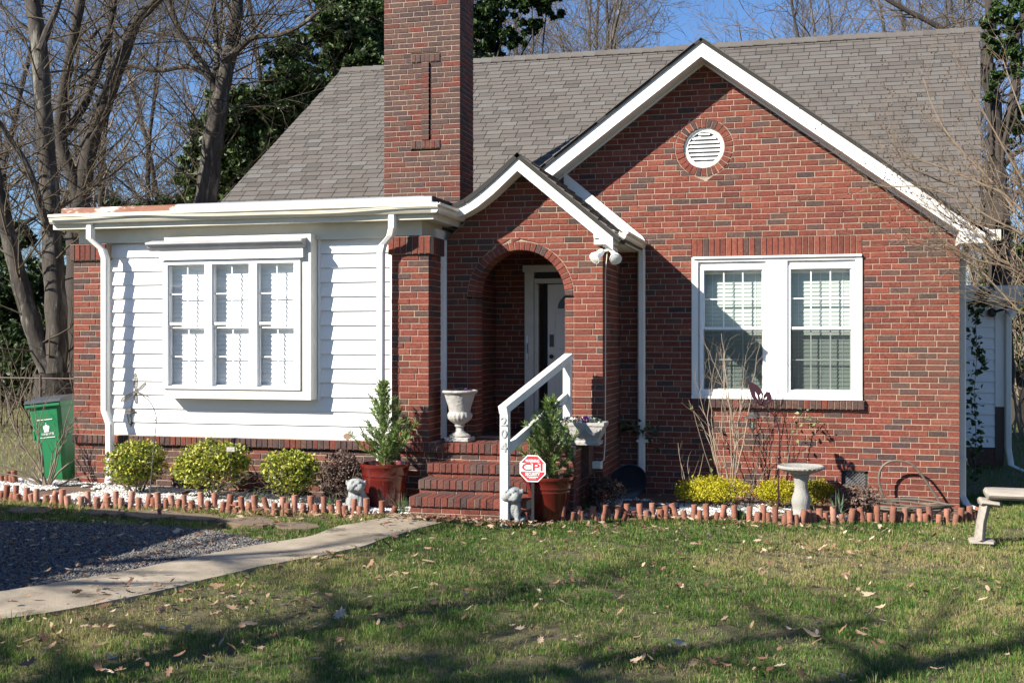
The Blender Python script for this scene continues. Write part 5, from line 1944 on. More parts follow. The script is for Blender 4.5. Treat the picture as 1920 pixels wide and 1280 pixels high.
def pot_profile(R, H):
    return [(R * .66, 0), (R * .69, 0), (R * .70, H * .03), (R * .86, H * .62), (R * .88, H * .64), (R * .875, H * .67), (R * .90, H * .72), (R * .92, H * .73), (R * .915, H * .76), (R * .97, H * .90), (R * 1.0, H * .92), (R * 1.02, H * .95), (R * 1.02, H), (R * .94, H), (R * .92, H * .96), (R * .86, H * .8)]


def red_pot(x, y, R, H, lab):
    root = thing("plant_pot", lab, "plant pot", (x, y, G(x)), "glazed red plant pots beside the steps")
    pr = pot_profile(R, H)
    part("body", M_POT, root, lambda b: b.lathe((x, y, G(x) + .01), pr, 40, close=True), smooth=True)
    part("soil", M_EARTH, root, lambda b: b.lathe((x, y, G(x) + .01), [(.001, H * .9), (R * .9, H * .88)], 24, close=False))
    return root


def conifer(x, y, z0, H, R, seed, lab, lean=0):
    root = thing("dwarf_conifer", lab, "conifer", (x, y, z0), "feathery conifers planted in the red pots")
    g = random.Random(seed)
    out = []
    pts = []
    sprays = []
    nb = 64
    for i in range(nb):
        f = (i / nb) ** 1.15
        z = z0 + H * (.02 + .9 * f)
        a = i * 2.4 + g.uniform(-.4, .4)
        ln = R * 1.22 * (1 - f) ** .9 * g.uniform(.4, 1.15) + .045
        p = Vector((x + lean * f, y, z))
        d = Vector((math.cos(a), math.sin(a), g.uniform(.15, .75) + f * .9)).normalized()
        n = max(3, int(ln / .045))
        q = p
        for k in range(n):
            d = (d + Vector((g.gauss(0, .08), g.gauss(0, .08), .07))).normalized()
            q2 = q + d * ln / n
            out.append((tuple(q), tuple(q2), .003, .002, 1))
            sprays.append((q2, d, k / n)); sprays.append((q2.lerp(q, .5), d, k / n))
            q = q2
    out.append(((x, y, z0 - .05), (x + lean, y, z0 + H * .95), .012, .003, 1))
    gg = np.random.default_rng(seed)
    C, D = [], []
    for q, d, f in sprays:
        for j in range(11):
            dd = (Vector(d) + Vector((g.gauss(0, .75), g.gauss(0, .75), g.gauss(.25, .45)))).normalized()
            s = g.uniform(.025, .085)
            C.append((q, q + dd * s))
    P0 = np.array([tuple(a) for a, b_ in C]); P1 = np.array([tuple(b_) for a, b_ in C])
    m = len(P0)
    # leading shoot
    w = gg.normal(size=(m, 3)); dd = P1 - P0
    w = np.cross(w, dd); w /= np.linalg.norm(w, axis=1)[:, None]
    wd = gg.uniform(.0022, .0052, m)[:, None]
    mid = P0 * .45 + P1 * .55
    V = np.stack([P0, mid - w * wd, P1, mid + w * wd], 1).reshape(-1, 3)
    i = np.arange(m) * 4
    F = np.stack([i, i + 1, i + 2, i + 3], 1)
    link("foliage", fast_mesh("foliage", V, F, [M_CONIF], tone=np.clip(gg.normal(.5, .22, m), 0, 1)), root)
    twig_part("stems", out, M_TWIG, root, 4)
    return root


p1_ = at(722, 900, 11.42)
red_pot(p1_.x, 11.42, .262, .455, "glazed oxblood pot left of the steps, in full sun")
conifer(p1_.x, 11.42, G(p1_.x) + .42, .93, .34, 21, "feathery conifer with a thin tall leader in the pot left of the steps", -.02)
p2_ = at(1028, 900, 11.38)
red_pot(p2_.x, 11.38, .27, .42, "glazed oxblood pot behind the red octagonal sign")
conifer(p2_.x, 11.38, G(p2_.x) + .38, .86, .36, 22, "feathery conifer leaning over the handrail in the pot behind the sign", .02)

# ------------------------------------------------------------------ urn, trough
M_STONEW = mat("whitewashed_stone", (0.40, 0.385, 0.365), 0.85, (0.28, 0.265, 0.245), 14, 0.5, bump=0.9, bscale=30, col3=(0.17, 0.155, 0.14), n3=11, t3=0.6)
uc = at(862, 820, 12.02)
ur = thing("stone_urn", "whitewashed goblet-shaped urn with fluted base on the porch landing", "urn", (uc.x, 12.02, LAND))
part("plinth", M_STONEW, ur, lambda b: b.cbox((uc.x - .135, 11.89, LAND), (uc.x + .135, 12.15, LAND + .045), .006))


def flute(a, z):
    return 1 + (.045 * math.cos(18 * a) if .17 < z < .262 else 0) + (.012 * math.sin(5 * a + z * 20) + .01 * math.sin(9 * a - z * 31) if .28 < z < .45 else 0) + (.012 * math.cos(30 * a) if z > .47 else 0)


part("bowl", M_STONEW, ur, lambda b: b.lathe((uc.x, 12.02, LAND + .045), [(.115, 0), (.12, .015), (.10, .03), (.07, .045), (.048, .07), (.04, .095), (.05, .115), (.058, .12), (.05, .13), (.06, .145), (.10, .17), (.125, .20), (.135, .235), (.125, .262), (.115, .275), (.125, .33), (.145, .39), (.16, .44), (.17, .465), (.19, .475), (.198, .488), (.195, .502), (.18, .508), (.165, .50), (.155, .47)], 72, wob=flute), smooth=True)
part("soil", M_EARTH, ur, lambda b: b.lathe((uc.x, 12.02, LAND + .045), [(.001, .48), (.16, .478)], 24, close=False))
g = np.random.default_rng(4)
M_PANSY = tone_mat("dark_purple_pansies", [(0, (0.02, 0.03, 0.01)), (.6, (0.03, 0.008, 0.04)), (1, (0.08, 0.02, 0.10))], rough=.6, bump=0)
P = ellip_pts(g, 160, (uc.x, 12.02, LAND + .535), (.14, .14, .03), .1)
V, F, T = leaf_cloud(P, len(P), .03, g.random(len(P)), 5)
o = thing("pansies", "low dark purple pansies growing in the white urn", "flowers", (uc.x, 12.02, LAND + .5))
link("flowers", fast_mesh("flowers", V, F, [M_PANSY], tone=T), o)

tc = at(1090, 830, 11.98)
tr = thing("stone_trough", "weathered white rectangular trough with garland relief at the porch corner", "planter", (tc.x, 11.98, LAND))
b = MB()
lv = [(0, .225, .11), (.03, .23, .115), (.045, .21, .10), (.10, .235, .12), (.19, .27, .135), (.205, .285, .145), (.235, .285, .145), (.235, .255, .115), (.19, .25, .11)]
vs = []
cx_ = tc.x - .02
for z, a, c in lv:
    vs += [(cx_ - a, 11.98 - c, LAND + z), (cx_ + a, 11.98 - c, LAND + z), (cx_ + a, 11.98 + c, LAND + z), (cx_ - a, 11.98 + c, LAND + z)]
fs = [(j * 4 + i, j * 4 + (i + 1) % 4, j * 4 + 4 + (i + 1) % 4, j * 4 + 4 + i) for j in range(len(lv) - 1) for i in range(4)] + [(3, 2, 1, 0), tuple(range((len(lv) - 1) * 4, len(lv) * 4))]
b.add(vs, fs)
b.build("trough_body", M_STONEW, tr)
for i in range(3):
    x0 = cx_ - .17 + i * .17
    part("garland", M_STONEW, tr, lambda b: b.tube([(x0 - .075 + .15 * t, 11.98 - .122 - .012 - .07 * .12, LAND + .17 - .06 * math.sin(math.pi * t)) for t in [k / 8 for k in range(9)]], [.006, .009, .012, .014, .015, .014, .012, .009, .006], 6), smooth=True)
M_WHITEF = tone_mat("white_and_magenta_petals", [(0, (0.05, 0.09, 0.03)), (.45, (0.06, 0.1, 0.03)), (.5, (0.8, 0.78, 0.78)), (.85, (0.8, 0.78, 0.78)), (.9, (0.42, 0.03, 0.40)), (1, (0.42, 0.03, 0.40))], rough=.6, bump=0, transl=.2)
P = ellip_pts(g, 260, (cx_, 11.98, LAND + .25), (.26, .10, .045), .2)
tn = np.where((P[:, 0] - cx_ > .02) & (P[:, 0] - cx_ < .10) & (g.random(len(P)) < .7), .95, np.where(g.random(len(P)) < .45, .65, .2))
V, F, T = leaf_cloud(P, len(P), .026, tn, 6, elong=1.2)
o = thing("bedding_flowers", "white and magenta bedding flowers filling the weathered trough", "flowers", (cx_, 11.98, LAND + .22))
link("flowers", fast_mesh("flowers", V, F, [M_WHITEF], tone=T), o)

# ------------------------------------------------------------------ handrail with the house number
M_RAIL = mat("painted_rail_wood", (0.74, 0.74, 0.70), 0.5, (0.60, 0.60, 0.55), 7, 0.5, bump=0.2, bscale=30, col3=(0.36, 0.33, 0.28), n3=14, t3=0.7)
hr = thing("handrail", "white painted wooden handrail with house number 204 at the steps", "handrail", (-2.95, 11.0, .1))
hx, hy = at(947, 700, 10.9).x, 10.9
ux, uy = at(1064, 700, 12.2).x, 12.2
hz = at(947, 768, hy).z
uz = at(1064, 672, uy).z
s = .042
part("post", M_RAIL, hr, lambda b: b.cbox((hx - s, hy - s, G(hx) - .05), (hx + s, hy + s, hz - .01), .006))
part("post", M_RAIL, hr, lambda b: b.cbox((ux - s, uy - s, LAND), (ux + s, uy + s, uz - .01), .006))


def beam(b, p, q, w, h):
    p, q = Vector(p), Vector(q)
    d = (q - p).normalized()
    sd = d.cross(Vector((0, 0, 1))).normalized() * w / 2
    upv = sd.cross(d).normalized() * h / 2
    vs = [p - sd - upv, p + sd - upv, p + sd + upv, p - sd + upv, q - sd - upv, q + sd - upv, q + sd + upv, q - sd + upv]
    return b.add(vs, [(3, 2, 1, 0), (4, 5, 6, 7), (0, 1, 5, 4), (1, 2, 6, 5), (2, 3, 7, 6), (3, 0, 4, 7)])


part("top_rail", M_RAIL, hr, lambda b: beam(b, (hx - .01, hy - .05, hz + .0), (ux + .012, uy + .03, uz + .02), .092, .075))
lz0, lz1 = at(957, 842, hy + .05).z, at(1064, 742, uy).z
part("lower_rail", M_RAIL, hr, lambda b: beam(b, (hx + .012, hy + .043, lz0), (ux, uy - .0, lz1), .045, .09))
M_NUM = mat("number_zinc", (0.42, 0.42, 0.40), 0.45, metal=.3)
for ch, py_ in (("2", 790), ("0", 813), ("4", 838)):
    zz_ = at(947, py_, hy).z
    text_mesh("digit", ch, .125, M_NUM, .004, .003, face_front((hx - .002, hy - s - .005, zz_)), hr)

# ------------------------------------------------------------------ security sign
M_RED = mat("sign_red", (0.62, 0.035, 0.045), 0.35)
M_SWHITE = mat("sign_white", (0.85, 0.85, 0.85), 0.35)
SY = 10.78
sc_ = at(998.5, 878, SY)
sg = thing("security_sign", "red and white octagonal CPI Security yard sign on a black stake", "yard sign", (sc_.x, SY, G(sc_.x)))


def octa(r, y, rot=math.pi / 8):
    return [(sc_.x + r * math.cos(rot + i * math.pi / 4), y, sc_.z + r * math.sin(rot + i * math.pi / 4)) for i in range(8)]


zc_ = sc_.x * -SN + SY * CS
R8 = 24.8 * zc_ / 2170 / math.cos(math.pi / 8)
part("board", M_SWHITE, sg, lambda b: b.poly(octa(R8, SY), (0, .006, 0)))
part("red_face", M_RED, sg, lambda b: b.poly(octa(R8 * .93, SY - .0015), (0, .0013, 0)))
part("white_band", M_SWHITE, sg, lambda b: b.box((sc_.x - R8 * .84, SY - .0030, sc_.z - R8 * .22), (sc_.x + R8 * .84, SY - .0017, sc_.z + R8 * .36)))
for s_, sz, dz, m_, bd in (("WARNING", R8 * .30, R8 * .53, M_SWHITE, .0006), ("CPI", R8 * .72, R8 * .07, M_RED, .0028), ("SECURITY", R8 * .29, -R8 * .40, M_SWHITE, .0006), ("small print", R8 * .14, -R8 * .60, M_SWHITE, .0002)):
    if s_ == "small print":
        # the small print line cannot be read in the photograph: two fine rules stand for it
        part("small_print", M_SWHITE, sg, lambda b: (b.box((sc_.x - R8 * .4, SY - .003, sc_.z - R8 * .60), (sc_.x + R8 * .4, SY - .0017, sc_.z - R8 * .56)), b.box((sc_.x - R8 * .25, SY - .003, sc_.z - R8 * .70), (sc_.x + R8 * .25, SY - .0017, sc_.z - R8 * .675))))
        continue
    t = text_mesh("lettering", s_, sz, m_, .0004, bd, face_front((sc_.x, SY - .0042, sc_.z + dz - (R8 * .0))), sg)
    xs_v = [v.co.x for v in t.data.vertices]
    want = {"WARNING": R8 * 1.0, "CPI": R8 * 1.5, "SECURITY": R8 * 1.05}[s_]
    k_ = want / (max(xs_v) - min(xs_v))
    for v in t.data.vertices: v.co.x = sc_.x + (v.co.x - sc_.x) * k_
part("stake", M_BLACK, sg, lambda b: b.box((sc_.x - .014, SY + .0065, G(sc_.x) - .1), (sc_.x + .014, SY + .016, sc_.z + .05)))


# ------------------------------------------------------------------ bulldogs: one fused body each
def blob(name, ells, voxel, matl, parent=None, M=None, smooth_it=2):
    b = MB()
    for c, r, rot in ells:
        s_ = MB().sphere((0, 0, 0), r, 16, 10)
        Mx = Matrix.Translation(Vector(c))
        if rot: Mx = Mx @ Matrix.Rotation(math.radians(rot[0]), 4, 'X') @ Matrix.Rotation(math.radians(rot[1]), 4, 'Y') @ Matrix.Rotation(math.radians(rot[2]), 4, 'Z')
        s_.xform(Mx)
        b.add(s_.v, s_.f)
    me = b.mesh(name, matl)
    o = bpy.data.objects.new(name, me)
    COL.objects.link(o)
    md = o.modifiers.new("r", 'REMESH')
    md.mode = 'VOXEL'
    md.voxel_size = voxel
    sm = o.modifiers.new("s", 'SMOOTH')
    sm.iterations = smooth_it
    dg = bpy.context.evaluated_depsgraph_get()
    me2 = bpy.data.meshes.new_from_object(o.evaluated_get(dg))
    bpy.data.objects.remove(o)
    me2.name = name
    me2.materials.clear()
    me2.materials.append(matl)
    me2.polygons.foreach_set("use_smooth", [True] * len(me2.polygons))
    if M is not None: me2.transform(M)
    return link(name, me2, parent)


M_DOG = mat("pale_cast_stone", (0.30, 0.315, 0.31), 0.9, (0.21, 0.22, 0.22), 22, 0.5, bump=1.0, bscale=60, col3=(0.10, 0.10, 0.095), n3=16, t3=0.58)
# seated bulldog, about 0.31 m high, facing -Y
DOG = [((0, .06, .10), (.092, .105, .095), None), ((0, .0, .13), (.088, .075, .105), (12, 0, 0)), ((0, -.035, .115), (.07, .05, .085), None),
       ((-.075, .075, .06), (.045, .075, .06), None), ((.075, .075, .06), (.045, .075, .06), None),
       ((-.085, .0, .025), (.03, .06, .026), None), ((.085, .0, .025), (.03, .06, .026), None),
       ((-.048, -.055, .075), (.027, .028, .08), (0, 6, 0)), ((.048, -.055, .075), (.027, .028, .08), (0, -6, 0)),
       ((-.05, -.075, .016), (.03, .04, .018), None), ((.05, -.075, .016), (.03, .04, .018), None),
       ((0, -.04, .195), (.082, .06, .04), None),
       ((0, -.045, .245), (.092, .07, .062), None), ((0, -.04, .272), (.078, .052, .034), None),
       ((-.04, -.10, .222), (.044, .036, .040), (0, 15, 0)), ((.04, -.10, .222), (.044, .036, .040), (0, -15, 0)),
       ((0, -.108, .245), (.03, .024, .022), None), ((0, -.10, .205), (.035, .025, .018), None),
       ((-.03, -.098, .275), (.02, .018, .014), None), ((.03, -.098, .275), (.02, .018, .014), None),
       ((-.086, -.05, .276), (.020, .012, .010), (10, 35, 0)), ((.086, -.05, .276), (.020, .012, .010), (10, -35, 0)),
       ((-.092, -.055, .262), (.011, .010, .020), (0, 12, 0)), ((.092, -.055, .262), (.011, .010, .020), (0, -12, 0)),
       ((0, .14, .03), (.025, .03, .02), None)]
dogm = blob("body", DOG, .0065, M_DOG)
dog_me = dogm.data
bpy.data.objects.remove(dogm)


def bulldog(x, y, rz, sc, lab):
    root = thing("bulldog_statue", lab, "statue", (x, y, G(x)), "pale stone bulldogs guarding the steps")
    M = Matrix.Translation((x, y, G(x) + .01)) @ Matrix.Rotation(rz, 4, 'Z') @ Matrix.Scale(sc, 4)
    me = dog_me.copy()
    me.transform(M)
    link("body", me, root)
    part("nose", M_BLACK if False else MATS["pale_cast_stone"], root, lambda b: (b.sphere((0, -.129, .252), (.016, .009, .010), 10, 6), b.xform(M)), smooth=True)
    for s_ in (-1, 1):
        part("eye", MATS["potting_soil"], root, lambda b: (b.sphere((s_ * .032, -.112, .262), (.009, .006, .006), 8, 6), b.xform(M)), smooth=True)


q = at(669, 900, 11.12)
bulldog(q.x, 11.12, .25, 1.05, "pale stone bulldog statue between the purple shrub and the sunlit red pot")
q = at(966, 900, 10.98)
bulldog(q.x - .015, 10.98, -.05, 1.15, "pale stone bulldog statue at the foot of the handrail post")

# ------------------------------------------------------------------ lantern stakes
M_LGLASS = glass_mat("lantern_glass", (.8, .82, .8), .05, .03)
M_IRON = mat("wrought_iron", (0.014, 0.013, 0.013), 0.6, (0.09, 0.08, 0.075), 30, .5)
M_BFLY = mat("plum_painted_metal", (0.035, 0.006, 0.014), 0.4, (0.022, 0.005, 0.010), 20, .5)
M_WIRE = mat("greyed_wire", (0.10, 0.09, 0.08), 0.5, (0.05, 0.045, 0.04), 20, .5)


def lantern(name, c, k, lab, group):
    """six-sided coach lantern whose hook is at c"""
    root = thing(name, lab, "lantern", c, group)
    x, y, z = c
    part("roof", M_IRON, root, lambda b: (b.lathe((x, y, z - .045 * k), [(.005 * k, .0 * k + .03 * k), (.02 * k, .02 * k), (.025 * k, .012 * k), (.06 * k, -.01 * k), (.062 * k, -.016 * k), (.035 * k, -.018 * k)], 6)))
    part("hook", M_IRON, root, lambda b: b.tube([(x, y, z - .02 * k), (x + .006 * k, y, z - .01 * k), (x, y, z), (x - .006 * k, y, z - .01 * k)], .0018 * k, 4))
    part("glass", M_LGLASS, root, lambda b: b.lathe((x, y, z - .14 * k), [(.018 * k, 0), (.036 * k, .075 * k)], 6, close=False))
    part("base", M_IRON, root, lambda b: b.lathe((x, y, z - .14 * k), [(.022 * k, .004 * k), (.023 * k, -.004 * k), (.012 * k, -.014 * k), (.006 * k, -.03 * k), (.002 * k, -.036 * k)], 6))
    part("bulb", M_STONEW, root, lambda b: b.tube([(x, y, z - .135 * k), (x, y, z - .09 * k)], [.008 * k, .006 * k], 6))
    for i in range(6):
        a = 2 * math.pi * i / 6
        part("bar", M_IRON, root, lambda b: b.tube([(x + .021 * k * math.cos(a), y + .021 * k * math.sin(a), z - .14 * k), (x + .038 * k * math.cos(a), y + .038 * k * math.sin(a), z - .06 * k)], .0025 * k, 4))
    return root


def curve_px(pts, Y, n=6):
    """Catmull-Rom through photo points at depth Y"""
    P = [at(a, b_, Y) for a, b_ in pts]
    P = [P[0]] + P + [P[-1]]
    out = []
    for i in range(1, len(P) - 2):
        p0, p1, p2, p3 = P[i - 1:i + 3]
        for k in range(n):
            t = k / n
            out.append(.5 * ((2 * p1) + (p2 - p0) * t + (2 * p0 - 5 * p1 + 4 * p2 - p3) * t * t + (3 * p1 - p0 - 3 * p2 + p3) * t ** 3))
    out.append(P[-2])
    return out


DYY = 11.02
dg_ = thing("dragonfly_stake", "arched wire garden stake topped by a wire-mesh dragonfly, over the first yellow bush", "garden stake", at(280, 935, DYY))
stem = [(280, 938), (283, 900), (288, 840), (293, 790), (290, 770), (280, 752), (262, 737)]
part("stem", M_WIRE, dg_, lambda b: b.tube(curve_px(stem, DYY), .006, 6), smooth=True)


def wing(root, c, tip, wd, matl, seed, solid=False, name="wing"):
    c, tip = Vector(c), Vector(tip)
    d = tip - c
    L = d.length
    d.normalize()
    s_ = d.cross(Vector((0, -1, 0))).normalized()
    pts = []
    n = 16
    for i in range(n):
        a = 2 * math.pi * i / n
        u = .5 - .5 * math.cos(a)
        pts.append(c + d * L * u + s_ * wd * .5 * math.sin(a) * (.55 + .55 * u))
    o = part(name, matl, root, lambda b: b.tube(pts + [pts[0]], .0045, 5))
    for k in range(1, 7):
        f = k / 7
        w_ = wd * .5 * math.sqrt(max(0, 1 - (2 * f - 1) ** 2)) * (.55 + .55 * f)
        part("mesh_wire", matl, o, lambda b: b.tube([c + d * L * f - s_ * w_, c + d * L * f + s_ * w_], .0022, 3))
    part("mesh_wire", matl, o, lambda b: b.tube([c, tip], .0022, 3))
    part("web", M_SCREEN2, o, lambda b: b.add([c + (p - c) * .995 for p in pts], [tuple(range(n))]))
    return o


M_SCREEN2 = glass_mat("fine_wire_web", (0.40, 0.38, 0.36), .6, .04)
body = at(255, 735, DYY)
wing(dg_, body, at(254, 700, DYY - .04), .055, M_WIRE, 1)
wing(dg_, body, at(274, 718, DYY - .05), .04, M_WIRE, 2)
wing(dg_, body, at(227, 752, DYY - .08), .06, M_WIRE, 3)
wing(dg_, body, at(256, 757, DYY + .05), .045, M_WIRE, 4)
part("body", M_WIRE, dg_, lambda b: b.tube([at(250, 733, DYY), at(262, 737, DYY), at(275, 742, DYY), at(290, 751, DYY)], [.012, .012, .006, .004], 8), smooth=True)
part("hanging_wire", M_WIRE, dg_, lambda b: b.tube([at(252, 738, DYY), at(246, 762, DYY)], .0018, 4))
for a, b_ in ((783, 789), (845, 850), (885, 890)):
    part("twist", M_WIRE, dg_, lambda b: b.tube(curve_px([(286, a), (294, b_), (288, a + 3)], DYY - .01), .003, 4))
lantern("hanging_lantern", at(245.5, 761, DYY), 1.28, "small black lantern hanging from the dragonfly stake", "small black lanterns hanging from garden stakes")

BYY = 12.72
bf = thing("butterfly_stake", "arched plum-coloured garden stake with a cut-out metal butterfly", "garden stake", at(1459, 950, BYY))
part("stem", M_BFLY, bf, lambda b: b.tube(curve_px([(1459, 955), (1460, 900), (1461, 850), (1462, 815), (1458, 795), (1448, 775), (1430, 758)], BYY), .007, 6), smooth=True)
part("knob", M_BFLY, bf, lambda b: b.sphere(at(1461, 857, BYY), .022, 8, 6), smooth=True)


def plate_px(name, pts, Y0, Y1, matl, parent, thick=.004):
    """thin shaped plate; its depth runs from Y0 at the first corner to Y1 at the far tip"""
    mn = min(p[0] for p in pts); mxx = max(p[0] for p in pts)
    P = [at(a, b_, Y0 + (Y1 - Y0) * (a - mn) / (mxx - mn)) for a, b_ in pts]
    return part(name, matl, parent, lambda b: b.poly(P, (0, thick, 0)))


W1 = [(1425, 758), (1416, 752), (1409, 742), (1405, 728), (1403, 714), (1411, 717), (1420, 722), (1427, 729), (1431, 738), (1430, 748)]
W2 = [(1426, 759), (1431, 750), (1432, 741), (1437, 734), (1443, 735), (1447, 743), (1447, 752), (1441, 758), (1433, 760)]
SL1 = [[(1422, 750), (1417, 742), (1416, 734), (1420, 740)], [(1426, 748), (1424, 741), (1427, 737), (1429, 743)]]
SL2 = [[(1432, 752), (1434, 746), (1438, 743), (1437, 748)], [(1435, 755), (1439, 751), (1443, 750), (1440, 754)]]


def cut_wing(outl, slots, dx):
    """a cut-out wing: outline and slots bridged into one triangulated plate"""
    cu = bpy.data.curves.new("wing", 'CURVE')
    cu.dimensions = '2D'
    cu.fill_mode = 'BOTH'
    cu.extrude = .0015
    ref = at(outl[0][0], outl[0][1], BYY)
    for poly_ in [outl] + slots:
        sp = cu.splines.new('POLY')
        sp.points.add(len(poly_) - 1)
        for k, (a, b_) in enumerate(poly_):
            q = at(a, b_, BYY)
            sp.points[k].co = (q.x - ref.x, q.z - ref.z, 0, 1)
        sp.use_cyclic_u = True
    t_ = bpy.data.objects.new("wing", cu)
    COL.objects.link(t_)
    me = bpy.data.meshes.new_from_object(t_.evaluated_get(bpy.context.evaluated_depsgraph_get()))
    bpy.data.objects.remove(t_)
    me.name = "wing"
    me.materials.clear()
    me.materials.append(M_BFLY)
    me.transform(Matrix.Translation(ref + Vector((0, dx, 0))) @ Matrix.Rotation(math.radians(90), 4, 'X'))
    return link("wing", me, bf)


cut_wing(W1, SL1, -.012)
cut_wing(W2, SL2, .006)
part("body", M_BFLY, bf, lambda b: b.tube([at(1418, 752, BYY - .02), at(1424, 757, BYY), at(1432, 761, BYY)], [.006, .012, .008], 6), smooth=True)
part("antenna", M_BFLY, bf, lambda b: b.tube([at(1419, 754, BYY - .02), at(1411, 754, BYY - .04), at(1408, 758, BYY - .05)], .002, 4))
part("hanging_wire", M_BFLY, bf, lambda b: b.tube([at(1428, 758, BYY), at(1411, 764, BYY), at(1411, 770, BYY)], .002, 4))
lantern("hanging_lantern", at(1411, 768, BYY), 1.42, "small black lantern hanging from the butterfly stake", "small black lanterns hanging from garden stakes")

# rusty sun ornament
M_RUSTY = mat("rusty_tin", (0.26, 0.17, 0.12), 0.6, (0.17, 0.10, 0.07), 20, .6)
SUNY = 11.35
so = thing("sun_ornament", "small rusty sun-shaped garden ornament before the siding above the purple shrub", "garden ornament", at(651, 900, SUNY))
cc = at(651, 818, SUNY)
part("disc", M_RUSTY, so, lambda b: b.poly([(cc.x + .046 * math.cos(a), SUNY, cc.z + .032 * math.sin(a)) for a in [2 * math.pi * i / 20 for i in range(20)]], (0, .005, 0)))
for i in range(14):
    a = 2 * math.pi * i / 14
    part("ray", M_RUSTY, so, lambda b: b.poly([(cc.x + .044 * math.cos(a - .1), SUNY + .0055, cc.z + .031 * math.sin(a - .1)), (cc.x + .080 * math.cos(a), SUNY + .0055, cc.z + .060 * math.sin(a)), (cc.x + .044 * math.cos(a + .1), SUNY + .0055, cc.z + .031 * math.sin(a + .1))], (0, .003, 0)))
part("stake", M_WIRE, so, lambda b: b.tube([(cc.x + .0, SUNY + .012, cc.z + .02), (cc.x, SUNY + .012, G(cc.x) - .05)], .004, 5))
# slim stakes of plant labels in the bed
part_w = thing("wire_marker", "thin wire plant marker standing in the middle yellow bush", "plant marker", at(433, 925, 11.1))
part("stem", M_WIRE, part_w, lambda b: b.tube([at(434, 933, 11.0), at(432, 850, 11.0), at(428, 843, 11.0)], .0035, 5))
part("tag", M_STONEW, part_w, lambda b: b.box(at(425, 846, 11.0) - Vector((0, .003, 0)), at(440, 838, 11.0)))

# ------------------------------------------------------------------ wheelie bin
M_BIN = mat("green_bin_plastic", (0.014, 0.20, 0.075), 0.45, (0.012, 0.16, 0.06), 4, .6, bump=.05, bscale=30)
M_LID = mat("grey_black_lid", (0.055, 0.06, 0.065), 0.45)
M_PRINT = mat("white_print", (0.8, 0.82, 0.8), 0.5)
bx, by_, bz = -8.79, 12.1, G(-8.8) - .05
bn_ = thing("wheelie_bin", "green wheelie bin with dark lid and white crown print beside the left pillar", "wheelie bin", (bx, by_, bz))
BM = Matrix.Translation((bx, by_, bz)) @ Matrix.Rotation(math.radians(12), 4, 'Z') @ Matrix.Rotation(math.radians(-6), 4, 'Y') @ Matrix.Diagonal((.68, .85, .95, 1))


def bpart(name, matl, fn, **kw):
    return part(name, matl, bn_, lambda b: (fn(b), b.xform(BM)), **kw)


def bin_body(b):
    lv = [(0, .19, .19), (.02, .20, .20), (.10, .205, .21), (.62, .255, .27), (.86, .275, .30), (.98, .285, .31)]
    vs = []
    for z, a, c in lv:
        k = .05
        vs += [(-a + k, -c, z), (a - k, -c, z), (a, -c + k, z), (a, c - k, z), (a - k, c, z), (-a + k, c, z), (-a, c - k, z), (-a, -c + k, z)]
    n = 8
    b.add(vs, [(j * n + i, j * n + (i + 1) % n, (j + 1) * n + (i + 1) % n, (j + 1) * n + i) for j in range(len(lv) - 1) for i in range(n)] + [tuple(range(n - 1, -1, -1)), tuple(range((len(lv) - 1) * n, len(lv) * n))])


bpart("body", M_BIN, bin_body)
bpart("rim", M_BIN, lambda b: b.cbox((-.315, -.345, .955), (.315, .33, 1.01), .012))
bpart("side_lug", M_BIN, lambda b: b.cbox((-.265, -.26, .56), (-.225, -.10, .68), .01))
bpart("lid", M_LID, lambda b: b.poly([(-.32, -.36, 1.012), (-.32, -.30, 1.05), (-.32, .10, 1.085), (-.32, .34, 1.06), (-.32, .36, 1.012)], (.64, 0, 0)))
bpart("wheel", M_BLACK, lambda b: b.tube([(.23, .23, .11), (.29, .23, .11)], .12, 20), smooth=True)
bpart("wheel", M_BLACK, lambda b: b.tube([(-.29, .23, .11), (-.23, .23, .11)], .12, 20), smooth=True)
bpart("grab_bar", M_LID, lambda b: b.tube([(-.2, .36, .99), (.2, .36, .99)], .015, 8))
fy_ = lambda z: -(.21 + (.27 - .21) * (z - .1) / .52) - .004
TM = lambda x, z: BM @ Matrix.Translation((x, fy_(z) if z < .62 else -(.27 + .03 * (z - .62) / .24) - .004, z)) @ Matrix.Rotation(math.radians(90 + 6.5), 4, 'X')
bpart("crown_print", M_PRINT, lambda b: (b.poly([(-.045, fy_(.66) - .002, .645), (.045, fy_(.66) - .002, .645), (.045, fy_(.66) - .001, .66), (-.045, fy_(.66) - .001, .66)], (0, -.001, 0)),
                                          b.poly([(-.042, fy_(.66) - .003, .665), (.042, fy_(.66) - .003, .665), (.058, fy_(.7) - .0, .705), (.042, fy_(.7), .725), (.025, fy_(.7) - .0, .715), (.018, fy_(.7), .735), (0, fy_(.7), .74), (-.018, fy_(.7), .735), (-.025, fy_(.7), .715), (-.042, fy_(.7), .725), (-.058, fy_(.7), .705)], (0, -.001, 0)),
                                          b.poly([(-.006, fy_(.7) - .003, .745), (.006, fy_(.7) - .003, .745), (.006, fy_(.7) - .003, .765), (-.006, fy_(.7) - .003, .765)], (0, -.001, 0))))
text_mesh("lettering", "CHARLOTTE", .038, M_PRINT, .0006, .0012, TM(.01, .618), bn_)
bpart("print_line", M_PRINT, lambda b: b.box((-.13, fy_(.56) - .004, .572), (.14, fy_(.56) - .002, .580)))
bpart("print_line", M_PRINT, lambda b: b.box((-.14, -.2995, .795), (.13, -.2975, .804)))

